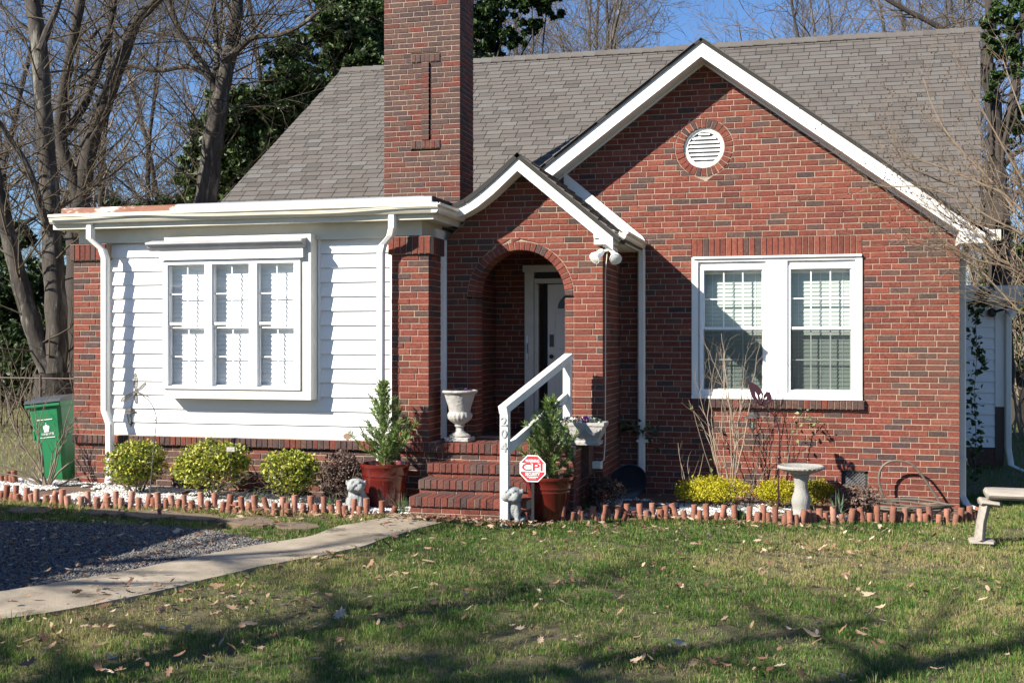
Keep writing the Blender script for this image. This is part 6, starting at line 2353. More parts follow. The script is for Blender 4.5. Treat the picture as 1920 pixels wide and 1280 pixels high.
# ------------------------------------------------------------------ birdbath
M_BB = mat("cast_concrete", (0.31, 0.30, 0.275), 0.9, (0.22, 0.215, 0.195), 9, .5, bump=.7, bscale=60)
BBY = 12.6
bc = at(1502, 900, BBY)
bb = thing("birdbath", "pale concrete birdbath with egg-and-dart rim on a carved pedestal", "birdbath", (bc.x, BBY, G(bc.x)))
zt_ = at(1502, 872, BBY).z
ph = zt_ - G(bc.x)
part("pedestal", M_BB, bb, lambda b: b.lathe((bc.x, BBY, G(bc.x) - .02), [(.115, 0), (.115, .05), (.092, .07), (.086, .10), (.094, .14), (.097, .19), (.086, .24), (.072, .28), (.066, .33), (.070, .38), (.078, .42), (.095, ph - .06), (.12, ph - .05)], 32, wob=lambda a, z: 1 + (.07 * abs(math.sin(5 * a)) * math.sin(max(0, min(1, (z - .1) / .17)) * math.pi) if .1 < z < .27 else 0)), smooth=True)
part("bowl", M_BB, bb, lambda b: b.lathe((bc.x, BBY, G(bc.x)), [(.10, ph - .085), (.15, ph - .07), (.22, ph - .04), (.24, ph - .03), (.244, ph - .015), (.235, ph - .004), (.225, ph), (.21, ph - .008), (.15, ph - .03), (.01, ph - .035)], 60, wob=lambda a, z: 1 + (.018 * math.cos(30 * a) if z > ph - .045 else 0)), smooth=True)

# ------------------------------------------------------------------ dark round dish leaning in the corner
M_DISH = mat("dark_blue_black_plastic", (0.015, 0.018, 0.028), 0.35)
dc = at(1178, 902, 12.9)
dd_ = thing("round_dish", "big round dark dish leaning on edge in the shaded corner", "dish", (dc.x, 12.9, G(dc.x)))
part("shell", M_DISH, dd_, lambda b: (b.lathe((0, 0, 0), [(.005, .05), (.13, .04), (.19, .02), (.213, .0), (.22, .006), (.214, .014), (.19, .034), (.13, .055), (.005, .065)], 40), b.xform(Matrix.Translation((dc.x, 12.9, dc.z - .01)) @ Matrix.Rotation(math.radians(25), 4, 'Z') @ Matrix.Rotation(math.radians(-72), 4, 'X'))), smooth=True)

# ------------------------------------------------------------------ garden hose
M_HOSE = mat("weathered_grey_hose", (0.13, 0.11, 0.085), 0.55, (0.08, 0.07, 0.055), 12, .6)
hs = thing("garden_hose", "weathered grey garden hose coiled on the ground, one loop standing against the wall", "garden hose", at(1690, 950, 13.2))
loop = curve_px([(1662, 948), (1654, 925), (1648, 900), (1652, 878), (1668, 865), (1692, 864), (1712, 872), (1728, 890), (1745, 915), (1762, 940), (1770, 950)], 13.45)
part("standing_loop", M_HOSE, hs, lambda b: b.tube(loop, .013, 8), smooth=True)
for k in range(5):
    g_ = random.Random(90 + k)
    pts = []
    c0 = at(1665, 945, 13.05)
    for i in range(26):
        a = 2 * math.pi * i / 22 + k
        pts.append((c0.x + (.48 + .05 * g_.gauss(0, 1) * .3 + .03 * k) * math.cos(a) * (1 - .02 * k) + .03 * k, 13.12 + (.20 + .02 * k + .03 * g_.random()) * math.sin(a) + .02 * g_.gauss(0, .4), G(c0.x) + .02 + .026 * k + .012 * math.sin(3 * a + k)))
    part("coil", M_HOSE, hs, lambda b: b.tube(pts, .012, 7), smooth=True)

# ------------------------------------------------------------------ splash block of the corner downspout, spout stone
M_SPL = mat("splash_concrete", (0.34, 0.33, 0.30), .9, (0.25, 0.24, 0.22), 10, .5)
# ------------------------------------------------------------------ rustic bench
M_LOG = mat("weathered_bench_wood", (0.36, 0.32, 0.275), 0.85, (0.21, 0.185, 0.16), 5, .5, bump=.6, bscale=30, stretch=(1, 6, 6))
BEY = 11.55
bl = at(1840, 992, BEY)
gz = G(bl.x)
sx = bl.x
bt = at(1846, 916, BEY).z
bench = thing("rustic_bench", "grey log-style bench with rounded seat standing on the grass", "bench", (sx + .7, BEY, gz))
part("seat", M_LOG, bench, lambda b: b.tube([(sx + .03, BEY + .0, bt - .045), (sx + .045, BEY, bt - .04), (sx + .10, BEY, bt - .04), (sx + .7, BEY - .01, bt - .043), (sx + 1.36, BEY, bt - .04), (sx + 1.41, BEY, bt - .045)], [.10, .155, .165, .166, .165, .11], 18, flat=.34), smooth=True)
for dx in (.02, 1.28):
    part("bolster", M_LOG, bench, lambda b: b.tube([(sx + dx - .045, BEY, bt - .115), (sx + dx - .03, BEY, bt - .115), (sx + dx + .12, BEY, bt - .13), (sx + dx + .14, BEY, bt - .13)], [.09, .14, .14, .09], 14, flat=.26), smooth=True)
    part("leg", M_LOG, bench, lambda b: b.tube([(sx + dx - .035, BEY, gz + .04), (sx + dx - .02, BEY, gz + .2), (sx + dx + .015, BEY, bt - .14)], [.05, .043, .047], 12, flat=2.6), smooth=True)
    part("foot", M_LOG, bench, lambda b: b.tube([(sx + dx - .13, BEY, gz + .015), (sx + dx - .11, BEY, gz + .02), (sx + dx + .07, BEY, gz + .02), (sx + dx + .09, BEY, gz + .015)], [.09, .135, .135, .09], 14, flat=.22), smooth=True)
# ------------------------------------------------------------------ trees
M_BARK = mat("grey_bark", (0.068, 0.056, 0.045), 0.95, (0.026, 0.021, 0.017), 9, .22, bump=1.0, bscale=22, stretch=(1, 1, .25), col3=(0.16, 0.15, 0.125), n3=6, t3=.54)
M_BARK2 = mat("brown_bark", (0.05, 0.04, 0.032), 0.95, (0.028, 0.022, 0.018), 7, .5, bump=1.0, bscale=22, stretch=(1, 1, .3))
M_TWIGS = mat("wood_twigs", (0.098, 0.078, 0.052), 0.95, (0.06, 0.046, 0.03), 2, .6)
M_TWIGS2 = mat("sunlit_twigs", (0.20, 0.16, 0.125), 0.95, (0.11, 0.088, 0.07), 2, .6)  # twig colour brightened, sunlight painted into it
M_MAGN = tone_mat("evergreen_leaves", [(0, (0.010, 0.022, 0.007)), (.5, (0.04, 0.07, 0.018)), (.85, (0.09, 0.135, 0.038)), (1, (0.16, 0.20, 0.08))], rough=.5, bump=0, nscale=3, namt=.3, spec=.35, transl=.2)
M_IVY = tone_mat("ivy_leaves", [(0, (0.014, 0.028, 0.008)), (.6, (0.04, 0.075, 0.018)), (1, (0.10, 0.15, 0.045))], rough=.45, bump=0, nscale=3, transl=.2)
M_BROWNL = tone_mat("brown_undergrowth", [(0, (0.05, 0.038, 0.028)), (.5, (0.12, 0.09, 0.06)), (1, (0.22, 0.17, 0.11))], rough=.8, bump=0, nscale=3)


def px_limb(px_pts, Y, dy=0.0, n=4):
    """photo points -> smooth 3-D centre line at depth Y (drifting by dy to the far end)"""
    m = len(px_pts)
    P = [at(a, b_, Y + dy * i / (m - 1)) for i, (a, b_) in enumerate(px_pts)]
    P = [P[0] + (P[0] - P[1]) * .01] + P + [P[-1] + (P[-1] - P[-2]) * .01]
    out = []
    for i in range(1, len(P) - 2):
        p0, p1, p2, p3 = P[i - 1:i + 3]
        for k in range(n):
            t = k / n
            out.append(.5 * ((2 * p1) + (p2 - p0) * t + (2 * p0 - 5 * p1 + 4 * p2 - p3) * t * t + (3 * p1 - p0 - 3 * p2 + p3) * t ** 3))
    out.append(P[-2])
    return out


def traced_tree(lab, Y, limbs, seed, bark=M_BARK, twigs=M_TWIGS, lvl=3, side=.5, side_len=1.6, name="bare_tree"):
    """limbs: (px points, r0, r1, dy); the first is the trunk. Side branches grow off every limb"""
    root = thing(name, lab, "tree", at(limbs[0][0][0][0], limbs[0][0][0][1], Y))
    g = random.Random(seed)
    out = []
    for j, (pts, r0, r1, dy) in enumerate(limbs):
        c = px_limb(pts, Y, dy)
        n = len(c)
        rad = [(r0 + (r1 - r0) * i / (n - 1)) * (1 + .06 * math.sin(i * 1.7 + j)) for i in range(n)]
        part("trunk" if j == 0 else "limb", bark, root, lambda b: b.tube(c, rad, 12 if r0 > .08 else 8), smooth=True)
        for i in range(1, n):
            k = 2 if g.random() < side * .5 else 1
            for _ in range(k):
                if c[i].z < 2.6 and g.random() < .75: continue
                if g.random() < side:
                    a = g.uniform(0, 6.283)
                    d = Vector((math.cos(a), math.sin(a) * .7, g.uniform(.0, .9))).normalized()
                    grow(out, c[i], d, min(.022, rad[i] * .28), side_len * g.uniform(.5, 1.3), lvl, g, .3, .105, .04, .68, rmin=.004, ratio=.62)
    twig_part("crown", out, twigs, root, 3)
    return root


traced_tree("twin-forked grey tree right behind the green bin, its trunk split near the ground", 16.5, [
    ([(110, 850), (108, 780), (100, 735), (97, 700)], .33, .27, 0),
    ([(97, 705), (78, 660), (58, 600), (38, 530), (18, 450), (4, 390), (-10, 320), (-30, 200), (-50, 60)], .17, .08, -.5),
    ([(103, 705), (106, 640), (104, 560), (98, 470), (96, 400), (88, 300), (80, 190), (74, 90), (62, 10), (50, -60)], .19, .12, .3),
    ([(75, 95), (92, 50), (110, 5), (118, -50)], .07, .03, .4),
    ([(94, 440), (82, 405), (66, 350), (45, 300), (22, 268), (2, 235), (-20, 215)], .065, .04, -.8),
    ([(66, 350), (80, 325), (100, 300)], .03, .015, .2),
    ([(18, 450), (45, 420), (70, 405), (92, 380)], .04, .02, .6)], 1, side=.55, side_len=1.5)
traced_tree("dark leaning tree with several limbs between the forked tree and the chimney-side oak", 19.5, [
    ([(140, 800), (143, 700), (145, 560), (146, 450), (150, 385)], .24, .20, 0),
    ([(150, 390), (158, 330), (172, 260), (196, 200), (215, 145), (238, 85), (256, 38), (290, 5), (330, -40)], .17, .09, .5),
    ([(150, 390), (135, 330), (120, 290), (112, 240), (118, 180), (130, 110), (142, 50), (156, -20)], .13, .08, -.5),
    ([(112, 260), (140, 225), (165, 180), (185, 120), (205, 60), (216, -10)], .10, .06, .3),
    ([(172, 260), (190, 230), (205, 190), (208, 150)], .05, .02, -.3),
    ([(145, 66), (165, 75), (188, 52)], .045, .03, 0)], 2, bark=M_BARK2, side=.55, side_len=2.0)
traced_tree("grey oak rising behind the flat sunroom roof, a long limb arching towards the chimney", 21.5, [
    ([(372, 620), (378, 500), (384, 400), (392, 330), (400, 260), (412, 190)], .27, .19, 0),
    ([(412, 190), (420, 150), (430, 105), (438, 60), (444, 10), (448, -40)], .17, .12, .2),
    ([(404, 170), (385, 130), (360, 95), (335, 55), (318, 5), (310, -40)], .09, .05, -.5),
    ([(412, 160), (406, 110), (404, 50), (398, -20)], .07, .045, .4),
    ([(420, 120), (445, 95), (475, 70), (520, 66), (560, 50), (600, 20)], .08, .035, -.6),
    ([(402, 175), (385, 140), (350, 125), (300, 132), (240, 122), (190, 105), (140, 85), (90, 66), (60, 30)], .06, .03, -.8),
    ([(425, 110), (390, 80), (330, 68), (270, 58), (220, 50), (150, 55)], .05, .02, .8)], 3, side=.6, side_len=2.0)

# evergreens -------------------------------------------------------------


def evergreen(name, lab, Y, blobs, n_per, s, matl, seed, trunk_px=None, group=None, cat="tree", tmean=.52):
    """blobs: (px, py, rx_px, ry_px, dy) lumps of the crown"""
    k = 1.0 / 2170
    g = np.random.default_rng(seed)
    c0 = at(blobs[0][0], blobs[0][1], Y)
    root = thing(name, lab, cat, (c0.x, Y, G(c0.x)), group)
    P = []
    for px_, py_, rx, ry, dy in blobs:
        c = at(px_, py_, Y + dy)
        z = c.x * -SN + c.y * CS
        m = int(n_per * rx * ry / 2500)
        rr = random.Random(int(px_ * 7 + py_))
        # break every lump into tufts so that gaps stay open between them
        m = int(m * 1.7)
        nt_ = max(6, m // 40)
        cen = ellip_pts(g, nt_, (c.x, c.y, c.z), (rx * z * k, (rx + ry) * .5 * z * k, ry * z * k), .15)
        rad = g.uniform(.16, .34, nt_) * (rx + ry) * .5 * z * k * .9
        ti = g.integers(0, nt_, m)
        d = g.normal(size=(m, 3)); d /= np.linalg.norm(d, axis=1)[:, None]
        P.append(cen[ti] + d * (rad[ti] * g.random(m) ** .4)[:, None] * np.array([1, 1, .7]))
    P = np.concatenate(P)
    P = P[P[:, 2] > G(c0.x) + .1]
    V, F, T = leaf_cloud(P, len(P), s * .68, np.clip(g.normal(tmean, .22, len(P)), 0, 1), seed, elong=1.9, up=.5)
    link("crown", fast_mesh("crown", V, F, [matl], tone=T), root)
    out = []
    rr = random.Random(seed)
    tp = Vector((c0.x, Y, G(c0.x) - .1))
    top = max(p[2] for p in P)
    pts = [tp, tp + Vector((.1, 0, (top - tp.z) * .5)), tp + Vector((-.05, .1, (top - tp.z) * .85))]
    part("trunk", M_BARK2, root, lambda b: b.tube(pts, [.22, .14, .05], 8), smooth=True)
    for px_, py_, rx, ry, dy in blobs:
        c = at(px_, py_, Y + dy)
        a = tp.lerp(pts[2], rr.uniform(.3, .7))
        n = 6
        prev = a
        for i in range(1, n + 1):
            q = a.lerp(c, i / n) + Vector((rr.gauss(0, .1), rr.gauss(0, .1), rr.gauss(0, .1)))
            out.append((tuple(prev), tuple(q), .06 - .007 * i, .055 - .007 * i, 1))
            prev = q
    twig_part("limbs", out, M_BARK2, root, 4)
    return root


evergreen("magnolia_tree", "glossy dark evergreen tree touching the left slope of the shingle roof", 23.5,
          [(455, 300, 85, 70, 0), (420, 230, 55, 60, -.4), (500, 220, 75, 60, .4), (385, 330, 50, 60, .5), (560, 170, 70, 55, .2), (470, 370, 110, 50, .8), (540, 110, 50, 50, .6), (375, 265, 34, 40, 0)], 1500, .12, M_MAGN, 31)
evergreen("magnolia_tree", "tall dark evergreen tree directly behind the chimney, left side", 25.5,
          [(650, 95, 60, 55, 0), (690, 40, 60, 60, .5), (620, 50, 45, 45, -.5), (700, 120, 60, 50, 0), (650, 5, 60, 40, .4)], 1400, .13, M_MAGN, 32)
evergreen("ivy_clad_tree", "dark ivy-clad tree leaning away behind the chimney, right side", 24.0,
          [(900, 40, 45, 50, 0), (915, 95, 42, 34, .3), (955, 75, 34, 22, 0), (990, 50, 34, 18, .2), (1030, 30, 32, 14, .3), (880, -10, 50, 30, 0), (940, 10, 50, 26, 0), (1000, -10, 60, 20, 0)], 1300, .11, M_IVY, 33, tmean=.35)
evergreen("evergreen_thicket", "dark evergreen thicket low behind the forked tree and the bin", 23.0,
          [(30, 560, 90, 80, 0), (120, 600, 70, 90, .5), (-60, 620, 90, 110, 0), (60, 680, 110, 70, -.6), (150, 480, 46, 60, .5), (10, 460, 50, 50, .5), (-80, 760, 110, 60, 0), (140, 720, 70, 60, 0)], 1100, .13, M_MAGN, 34, cat="thicket", tmean=.3)
evergreen("evergreen_shrubbery", "olive green shrubs low behind the sunroom roof's left end", 26.0,
          [(250, 400, 70, 26, 0), (330, 395, 60, 34, .5), (180, 395, 50, 30, 0)], 1200, .10, M_IVY, 35, cat="shrubs", tmean=.5)
evergreen("ivy_clad_tree", "ivy-covered tree at the right end of the roof ridge", 22.5,
          [(1868, 60, 28, 50, 0), (1900, 110, 40, 45, .2), (1862, 165, 22, 34, 0), (1905, 20, 40, 40, 0), (1910, 230, 34, 40, .4)], 1000, .085, M_IVY, 36, tmean=.5)
evergreen("evergreen_thicket", "dark evergreen shrubs behind the white side addition", 30.0,
          [(1905, 600, 50, 70, 0), (1870, 540, 40, 50, 0), (1960, 560, 70, 100, .5), (1900, 480, 60, 50, 1.0), (1905, 660, 40, 35, -.5), (1990, 680, 60, 60, 0)], 1100, .12, M_IVY, 37, cat="thicket", tmean=.45)
# trunk tracery inside the two ivy trees
traced_tree("bare tree with dark twisted limbs beyond the roof's right end", 24.0, [
    ([(1880, 720), (1876, 560), (1870, 420), (1866, 300)], .22, .17, 0),
    ([(1866, 300), (1864, 200), (1850, 120), (1858, 40), (1850, -40)], .15, .09, 0),
    ([(1868, 290), (1890, 230), (1905, 160), (1900, 90), (1925, 20), (1930, -30)], .11, .06, .5),
    ([(1866, 200), (1830, 120), (1790, 70), (1740, 40), (1690, 15), (1640, -15)], .08, .035, -.6),
    ([(1866, 330), (1900, 290), (1940, 270)], .07, .04, 0)], 8, bark=M_BARK2, side=.6, side_len=1.9)
M_TAN_TW = mat("winter_scrub_twigs", (0.30, 0.23, 0.16), .95, (0.16, 0.13, 0.09), 3, .6)


def scrub(lab, Y, x0, x1, h0, h1, n, seed, matl, name="bare_scrub", cat="scrub", base_py=None):
    """a thicket of bare suckers, one mass nobody could count"""
    g = random.Random(seed)
    out = []
    for i in range(n):
        x = g.uniform(x0, x1)
        y = Y + g.uniform(-1.2, 1.2)
        grow(out, Vector((x, y, G(x) - .05)), Vector((g.gauss(0, .2), g.gauss(0, .2), 1)).normalized(), g.uniform(.012, .028), g.uniform(h0, h1), 2, g, .3, .13, .05, .6, rmin=.004, ratio=.5)
    V, F = seg_mesh(*limbs_to_arrays(out), n=3)
    o = link(name, fast_mesh(name, V, F, [matl]))
    return tag(o, lab, cat, kind="stuff")


scrub("tangle of bare tan undergrowth beyond the right end of the house", 26, 3.5, 12, 3.0, 6.0, 70, 41, M_TAN_TW)
scrub("brown dead stalks and undergrowth left of the forked tree", 17.5, -15, -10.4, .8, 2.0, 60, 42, M_TWIGS)
scrub("bare undergrowth at the edge of the wood behind the sunroom", 27, -22, -6, 3.5, 7.5, 90, 43, M_TWIGS)

# the wood behind the house: five trees, each copied and turned ---------------


def wood_proto(lab, seed, H, spread, twigs, bark, group):
    g = random.Random(seed)
    root = thing("woodland_tree", lab, "tree", (0, 0, 0), group)
    out = []
    p = Vector((0, 0, -.3))
    d = Vector((g.gauss(0, .05), g.gauss(0, .05), 1)).normalized()
    trunk = [p.copy()]
    n = 14
    for i in range(n):
        d = (d + Vector((g.gauss(0, .06), g.gauss(0, .06), .05))).normalized()
        p = p + d * H / n
        trunk.append(p.copy())
        f = (i + 1) / n
        if f > .25:
            for _ in range(2):
                a = g.uniform(0, 6.283)
                dd = Vector((math.cos(a) * spread, math.sin(a) * spread, g.uniform(.5, 1.2))).normalized()
                grow(out, p, dd, .055 * (1.15 - f), H * .30 * (1.1 - .45 * f) * g.uniform(.6, 1.1), 3, g, .42, .15, .05, .95, (.4, .95), .62, .0075)
    m = len(trunk)
    part("trunk", bark, root, lambda b: b.tube(trunk, [.135 * (1 - .85 * i / (m - 1)) for i in range(m)], 8), smooth=True)
    twig_part("crown", out, twigs, root, 3)
    return root


grp_w = "bare trees of the wood behind the house"
protos = [wood_proto("bare slender grey tree standing in the wood behind the house", 100 + i, 13 + 1.3 * (i % 3), .8, M_TWIGS if i % 2 else M_TWIGS2, M_BARK if i % 2 else M_BARK2, grp_w) for i in range(5)]
gw = random.Random(8)
spots = []
for px_, Y in [(-60, 27), (20, 33), (75, 28), (150, 31), (215, 26), (262, 29), (310, 34), (345, 27), (480, 33), (560, 31), (620, 36), (690, 33), (760, 35), (920, 31), (960, 35), (1005, 29), (1060, 33), (1105, 37), (1150, 30), (1190, 35), (1225, 40),
               (1440, 44), (1475, 35), (1530, 32), (1575, 38), (1620, 33), (1670, 36), (1725, 30), (1780, 34), (1830, 38), (1885, 31), (1950, 34),
               (900, 42), (945, 47), (985, 41), (1040, 40), (1085, 44), (1130, 42), (1170, 46), (1215, 33), (1255, 47), (1420, 50), (1500, 42), (1545, 38), (1600, 44), (1645, 40), (1700, 42), (1740, 36), (1800, 42), (1455, 40), (440, 50), (240, 44), (400, 42), (650, 46), (1020, 46), (1120, 49), (1560, 50), (1660, 49), (1760, 47), (40, 46), (1860, 45), (520, 48)]:
    spots.append((ax(px_, Y), Y))
for i, (x, y) in enumerate(spots):
    pr = protos[i % 5]
    o = pr if i < 5 else copy_tree(pr)
    o.location = (x, y, G(x) - .1)
    o.rotation_euler = (0, 0, gw.uniform(0, 6.28))
    px_ = 960 + 2170 * math.tan(math.atan2(x, y) + YAW)
    k = gw.uniform(.85, 1.1)
    if 1200 < px_ < 1520: k = .60 + .0011 * abs(px_ - 1340)
    if px_ > 1520: k *= .93
    o.scale = (k, k, k)
    far = "slim distant" if y >= 36 else "taller, nearer"
    where = ("in the gap beyond the forked trunks" if px_ < 130 else "behind the limbs above the sunroom roof" if px_ < 420 else "behind the evergreens on the chimney's left" if px_ < 800 else
             "over the ridge between chimney and gable peak" if px_ < 1300 else "over the ridge past the gable peak" if px_ < 1720 else "around the roof's outer end and the myrtle")
    o["label"] = "%s bare woodland tree %s" % (far, where)

# crape myrtle reaching in from the right
cm = thing("crape_myrtle", "bare tan-stemmed crape myrtle with round seed capsules reaching in from the right edge", "tree", (3.35, 12.55, G(3.35)))
M_MYRT = mat("smooth_tan_bark", (0.24, 0.16, 0.10), .6, (0.13, 0.10, 0.07), 6, .5, col3=(0.16, 0.13, 0.08), n3=4, t3=.55)
g = random.Random(15)
out = []
caps = MB()
main = [([(1990, 560), (1940, 520), (1900, 500), (1868, 480), (1845, 450), (1820, 430), (1795, 420), (1760, 395)], .020, 12.4),
        ([(2000, 600), (1950, 540), (1910, 512), (1880, 498), (1850, 492), (1820, 484), (1790, 465), (1730, 420), (1680, 380)], .013, 12.2),
        ([(2000, 560), (1950, 470), (1900, 390), (1850, 330), (1800, 280), (1770, 240), (1745, 190), (1727, 130)], .016, 12.6),
        ([(2000, 560), (1940, 430), (1890, 370), (1840, 345), (1780, 320), (1720, 300), (1670, 290), (1620, 250)], .014, 12.3),
        ([(2010, 540), (1960, 430), (1920, 370), (1870, 350), (1800, 350), (1740, 330), (1690, 300), (1668, 230)], .012, 12.9),
        ([(2010, 560), (1970, 440), (1930, 360), (1895, 300), (1850, 220), (1810, 150), (1785, 90)], .013, 12.8),
        ([(2010, 600), (1960, 520), (1930, 450), (1860, 410), (1790, 370), (1720, 350), (1660, 350), (1610, 330)], .012, 12.1),
        ([(2020, 560), (1990, 430), (1960, 340), (1930, 250), (1900, 170), (1880, 110)], .014, 12.5),
        ([(2010, 640), (1960, 590), (1920, 570), (1880, 560), (1840, 545), (1815, 520)], .010, 12.3),
        ([(2020, 650), (1960, 600), (1915, 585), (1870, 540), (1830, 500), (1770, 470), (1700, 455)], .010, 12.0)]
for j, (pts, r0, Y) in enumerate(main):
    c = px_limb(pts, Y, g.uniform(-.5, .3), 4)
    n = len(c)
    base = Vector((3.35 + g.uniform(-.12, .12), 12.5 + g.uniform(-.1, .1), G(3.35) - .05))
    c = [base, base.lerp(c[0], .5) + Vector((.1, 0, .05))] + c
    rad = [r0 * 1.5, r0 * 1.3] + [r0 * (1.1 - .8 * i / (n - 1)) for i in range(n)]
    part("stem", M_MYRT, cm, lambda b: b.tube(c, rad, 7), smooth=True)
    for i in range(5, n + 2):
        for _ in range(2):
            if g.random() < .62:
                a = g.uniform(0, 6.283)
                dmain = (c[i] - c[i - 1]).normalized()
                d = (dmain * 1.1 + Vector((math.cos(a) * .8, math.sin(a) * .6, g.uniform(-.1, .8)))).normalized()
                m0 = len(out)
                e = grow(out, c[i], d, rad[i] * .42, g.uniform(.35, .95), 1, g, .12, .12, .03, .55, rmin=.0018, ratio=.5)
                if g.random() < .8 and c[i].z > 2.4:
                    for _k in range(g.randint(2, 6)):
                        s0 = out[g.randrange(m0 + (len(out) - m0) // 2, len(out))]
                        q = Vector(s0[1])
                        caps.sphere(q + Vector((g.gauss(0, .03), g.gauss(0, .03), g.gauss(0, .03))), g.uniform(.006, .010), 5, 4)
twig_part("twigs", out, M_MYRT, cm, 3)
caps.build("seed_capsules", mat("dark_seed_capsule", (0.06, 0.04, 0.03), .8), cm, kind="stuff")

# wire fence at the left and the red board fence at the far right
wf = thing("wire_fence", "low dark wire fence passing behind the forked tree", "fence", (-13, 15.6, .2))
fz = at(60, 710, 15.6).z
part("rail", M_BROWN, wf, lambda b: b.tube([(-20, 15.6, fz + .05), (-9.6, 15.6, fz)], .011, 6))
for i in range(6):
    x = -19.5 + i * 1.95
    part("post", M_BROWN, wf, lambda b: b.tube([(x, 15.6, 0), (x, 15.6, fz + .06)], .025, 6))
for i in range(24):
    x = -19.5 + i * .42
    part("wire", M_BLACK, wf, lambda b: b.tube([(x, 15.6, .15), (x, 15.6, fz)], .003, 3))
M_REDF = mat("red_stained_boards", (0.20, 0.055, 0.035), .85, (0.13, 0.04, 0.03), 5, .5)
rf = thing("board_fence", "red-brown vertical board fence glimpsed far behind on the right", "fence", (ax(1905, 34), 34, 0))
x = ax(1893, 34)
for i in range(16):
    zt_ = at(1900, 668, 34).z + .0
    part("board", M_REDF, rf, lambda b: b.box((x, 34, G(x) - .1), (x + .13, 34.03, zt_ - .15 + .02 * (i % 3))))
    x += .145

# van added unseen outside the frame, sized so that its shadow darkens the gravel
M_CARP = mat("white_van_paint", (0.7, 0.7, 0.7), .3, coat=.6)
M_CARG = mat("car_glass", (0.015, 0.017, 0.02), .06)
M_TYRE = mat("tyre_rubber", (0.02, 0.02, 0.02), .85)
M_RIM = mat("steel_rim", (.35, .35, .36), .4, metal=.8)
cx0, cy0 = -11.85, 5.38
gz = G(-9) + .02
car = thing("shadow_caster_van", "white delivery van parked on the gravel just beyond the picture's edge", "van", (cx0 + 2.7, cy0 + 1, gz))
prof = [(0, .35), (0, 2.2), (.12, 2.42), (.4, 2.5), (3.5, 2.48), (3.85, 2.36), (4.55, 1.42), (5.1, 1.18), (5.3, .9), (5.32, .45), (5.2, .26), (4.9, .26), (4.8, .48), (4.6, .66), (4.35, .70), (4.1, .66), (3.9, .48), (3.8, .26), (1.5, .26), (1.4, .48), (1.2, .66), (.95, .70), (.7, .66), (.5, .48), (.4, .26)]


def car_pt(u, z, v):
    t = max(0, min(1, (z - 1.1) / 1.4))
    half = .98 - .12 * t
    return (cx0 + u, cy0 + .98 + v * half, gz + z)


b = MB()
n = len(prof)
rings = [[car_pt(u, z, v) for u, z in prof] for v in (-1, -.94, .94, 1)]
for j in (0, 3):
    rings[j] = [(a + (.03 if u < 2.6 else -.03), c, e - (.03 if z > .8 else 0)) for (a, c, e), (u, z) in zip(rings[j], prof)]
b.add([q for r in rings for q in r], [(j * n + i, j * n + (i + 1) % n, (j + 1) * n + (i + 1) % n, (j + 1) * n + i) for j in range(3) for i in range(n)] + [tuple(range(n - 1, -1, -1)), tuple(range(3 * n, 4 * n))])
b.build("body", M_CARP, car)
for v in (-1.006, 1.006):
    part("side_window", M_CARG, car, lambda b: b.poly([car_pt(u, z, v) for u, z in [(3.05, 1.35), (4.35, 1.35), (3.8, 2.1), (3.05, 2.15)]], (0, .004 * v, 0)))
    part("door_seam", M_BLACK, car, lambda b: b.poly([car_pt(u, z, v) for u, z in [(2.95, .5), (2.97, .5), (2.97, 2.2), (2.95, 2.2)]], (0, .003 * v, 0)))
part("windscreen", M_CARG, car, lambda b: b.add([car_pt(4.53, 1.48, -.88), car_pt(4.53, 1.48, .88), car_pt(3.93, 2.28, .88), car_pt(3.93, 2.28, -.88)], [(0, 1, 2, 3)]))
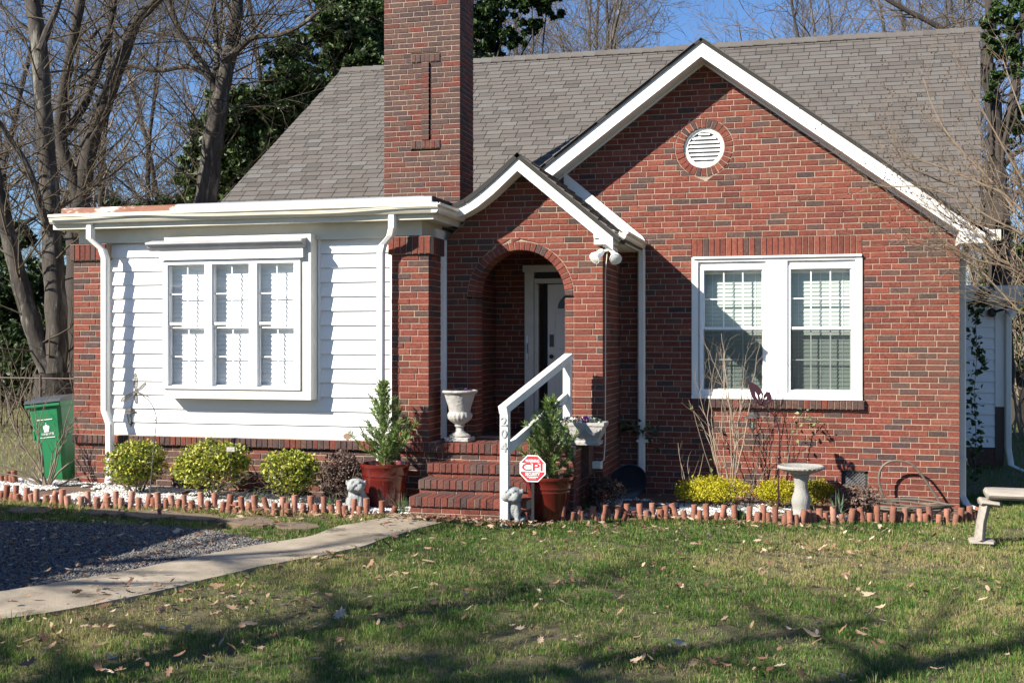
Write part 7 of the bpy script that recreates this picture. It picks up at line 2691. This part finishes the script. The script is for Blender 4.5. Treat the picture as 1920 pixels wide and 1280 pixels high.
for u in (.95, 4.35):
    for v in (0, 1):
        y_ = cy0 + .02 + v * 1.72
        w_ = part("wheel", M_TYRE, car, lambda b: (b.lathe((0, 0, 0), [(.2, 0), (.32, .01), (.345, .03), (.345, .17), (.32, .19), (.2, .2)], 28), b.xform(Matrix.Translation((cx0 + u, y_ + .2, gz + .345)) @ Matrix.Rotation(math.radians(90), 4, 'X'))), smooth=True)
        part("rim", M_RIM, w_, lambda b: (b.lathe((0, 0, 0), [(.02, .01), (.19, .03), (.205, .012)], 20), b.xform(Matrix.Translation((cx0 + u, (y_ + .0 if not v else y_ + .2), gz + .345)) @ Matrix.Rotation(math.radians(90 if v else -90), 4, 'X') @ Matrix.Translation((0, 0, -.01)))))
for v in (-.75, .75):
    part("headlight", M_LENS, car, lambda b: b.sphere(car_pt(5.24, .95, v), (.08, .15, .12), 10, 6), smooth=True)
    part("tail_light", M_RED, car, lambda b: b.sphere(car_pt(.03, 1.2, v * 1.2), (.05, .07, .22), 10, 6), smooth=True)

# bare street trees behind and beside the viewer: their shadows streak the lawn and the path
def street_tree(lab, x, y, H, lean, seed, r=.2):
    g = random.Random(seed)
    root = thing("street_tree", lab, "tree", (x, y, G(x)), "bare street trees behind the viewer")
    out = []
    p = Vector((x, y, G(x) - .2))
    d = Vector((lean[0], lean[1], 1)).normalized()
    n = 14
    tr_ = [p.copy()]
    for i in range(n):
        d = (d + Vector((g.gauss(0, .07), g.gauss(0, .07), .05))).normalized()
        p = p + d * H / n
        tr_.append(p.copy())
        if i > 3:
            for _ in range(2):
                a = g.uniform(0, 6.283)
                grow(out, p, Vector((math.cos(a), math.sin(a), g.uniform(.2, .9))).normalized(), r * .5 * (1.2 - i / n), H * .34 * (1.15 - .6 * i / n) * g.uniform(.6, 1.1), 3, g, .5, .16, .03, .68, (.4, .95), .6, .009)
    part("trunk", M_BARK, root, lambda b: b.tube(tr_, [r * (1 - .75 * i / n) for i in range(n + 1)], 10), smooth=True)
    twig_part("crown", out, M_TWIGS, root, 3)


street_tree("bare street tree, nearest of the row to the driveway", -11.5, 0.6, 8.0, (.03, .0), 61, .26)
street_tree("bare street tree standing furthest along the row", -9.2, -2.4, 9.0, (.05, .05), 64, .24)
street_tree("bare street tree with the lowest fork in the row", -8.3, -.4, 7.6, (.02, .03), 65, .24)
street_tree("bare street tree behind the viewer's left shoulder", -6.6, -1.4, 9.5, (-.05, .03), 62, .26)
street_tree("bare street tree with a leaning trunk by the pavement", -3.4, -2.9, 9.6, (.08, .02), 63, .24)
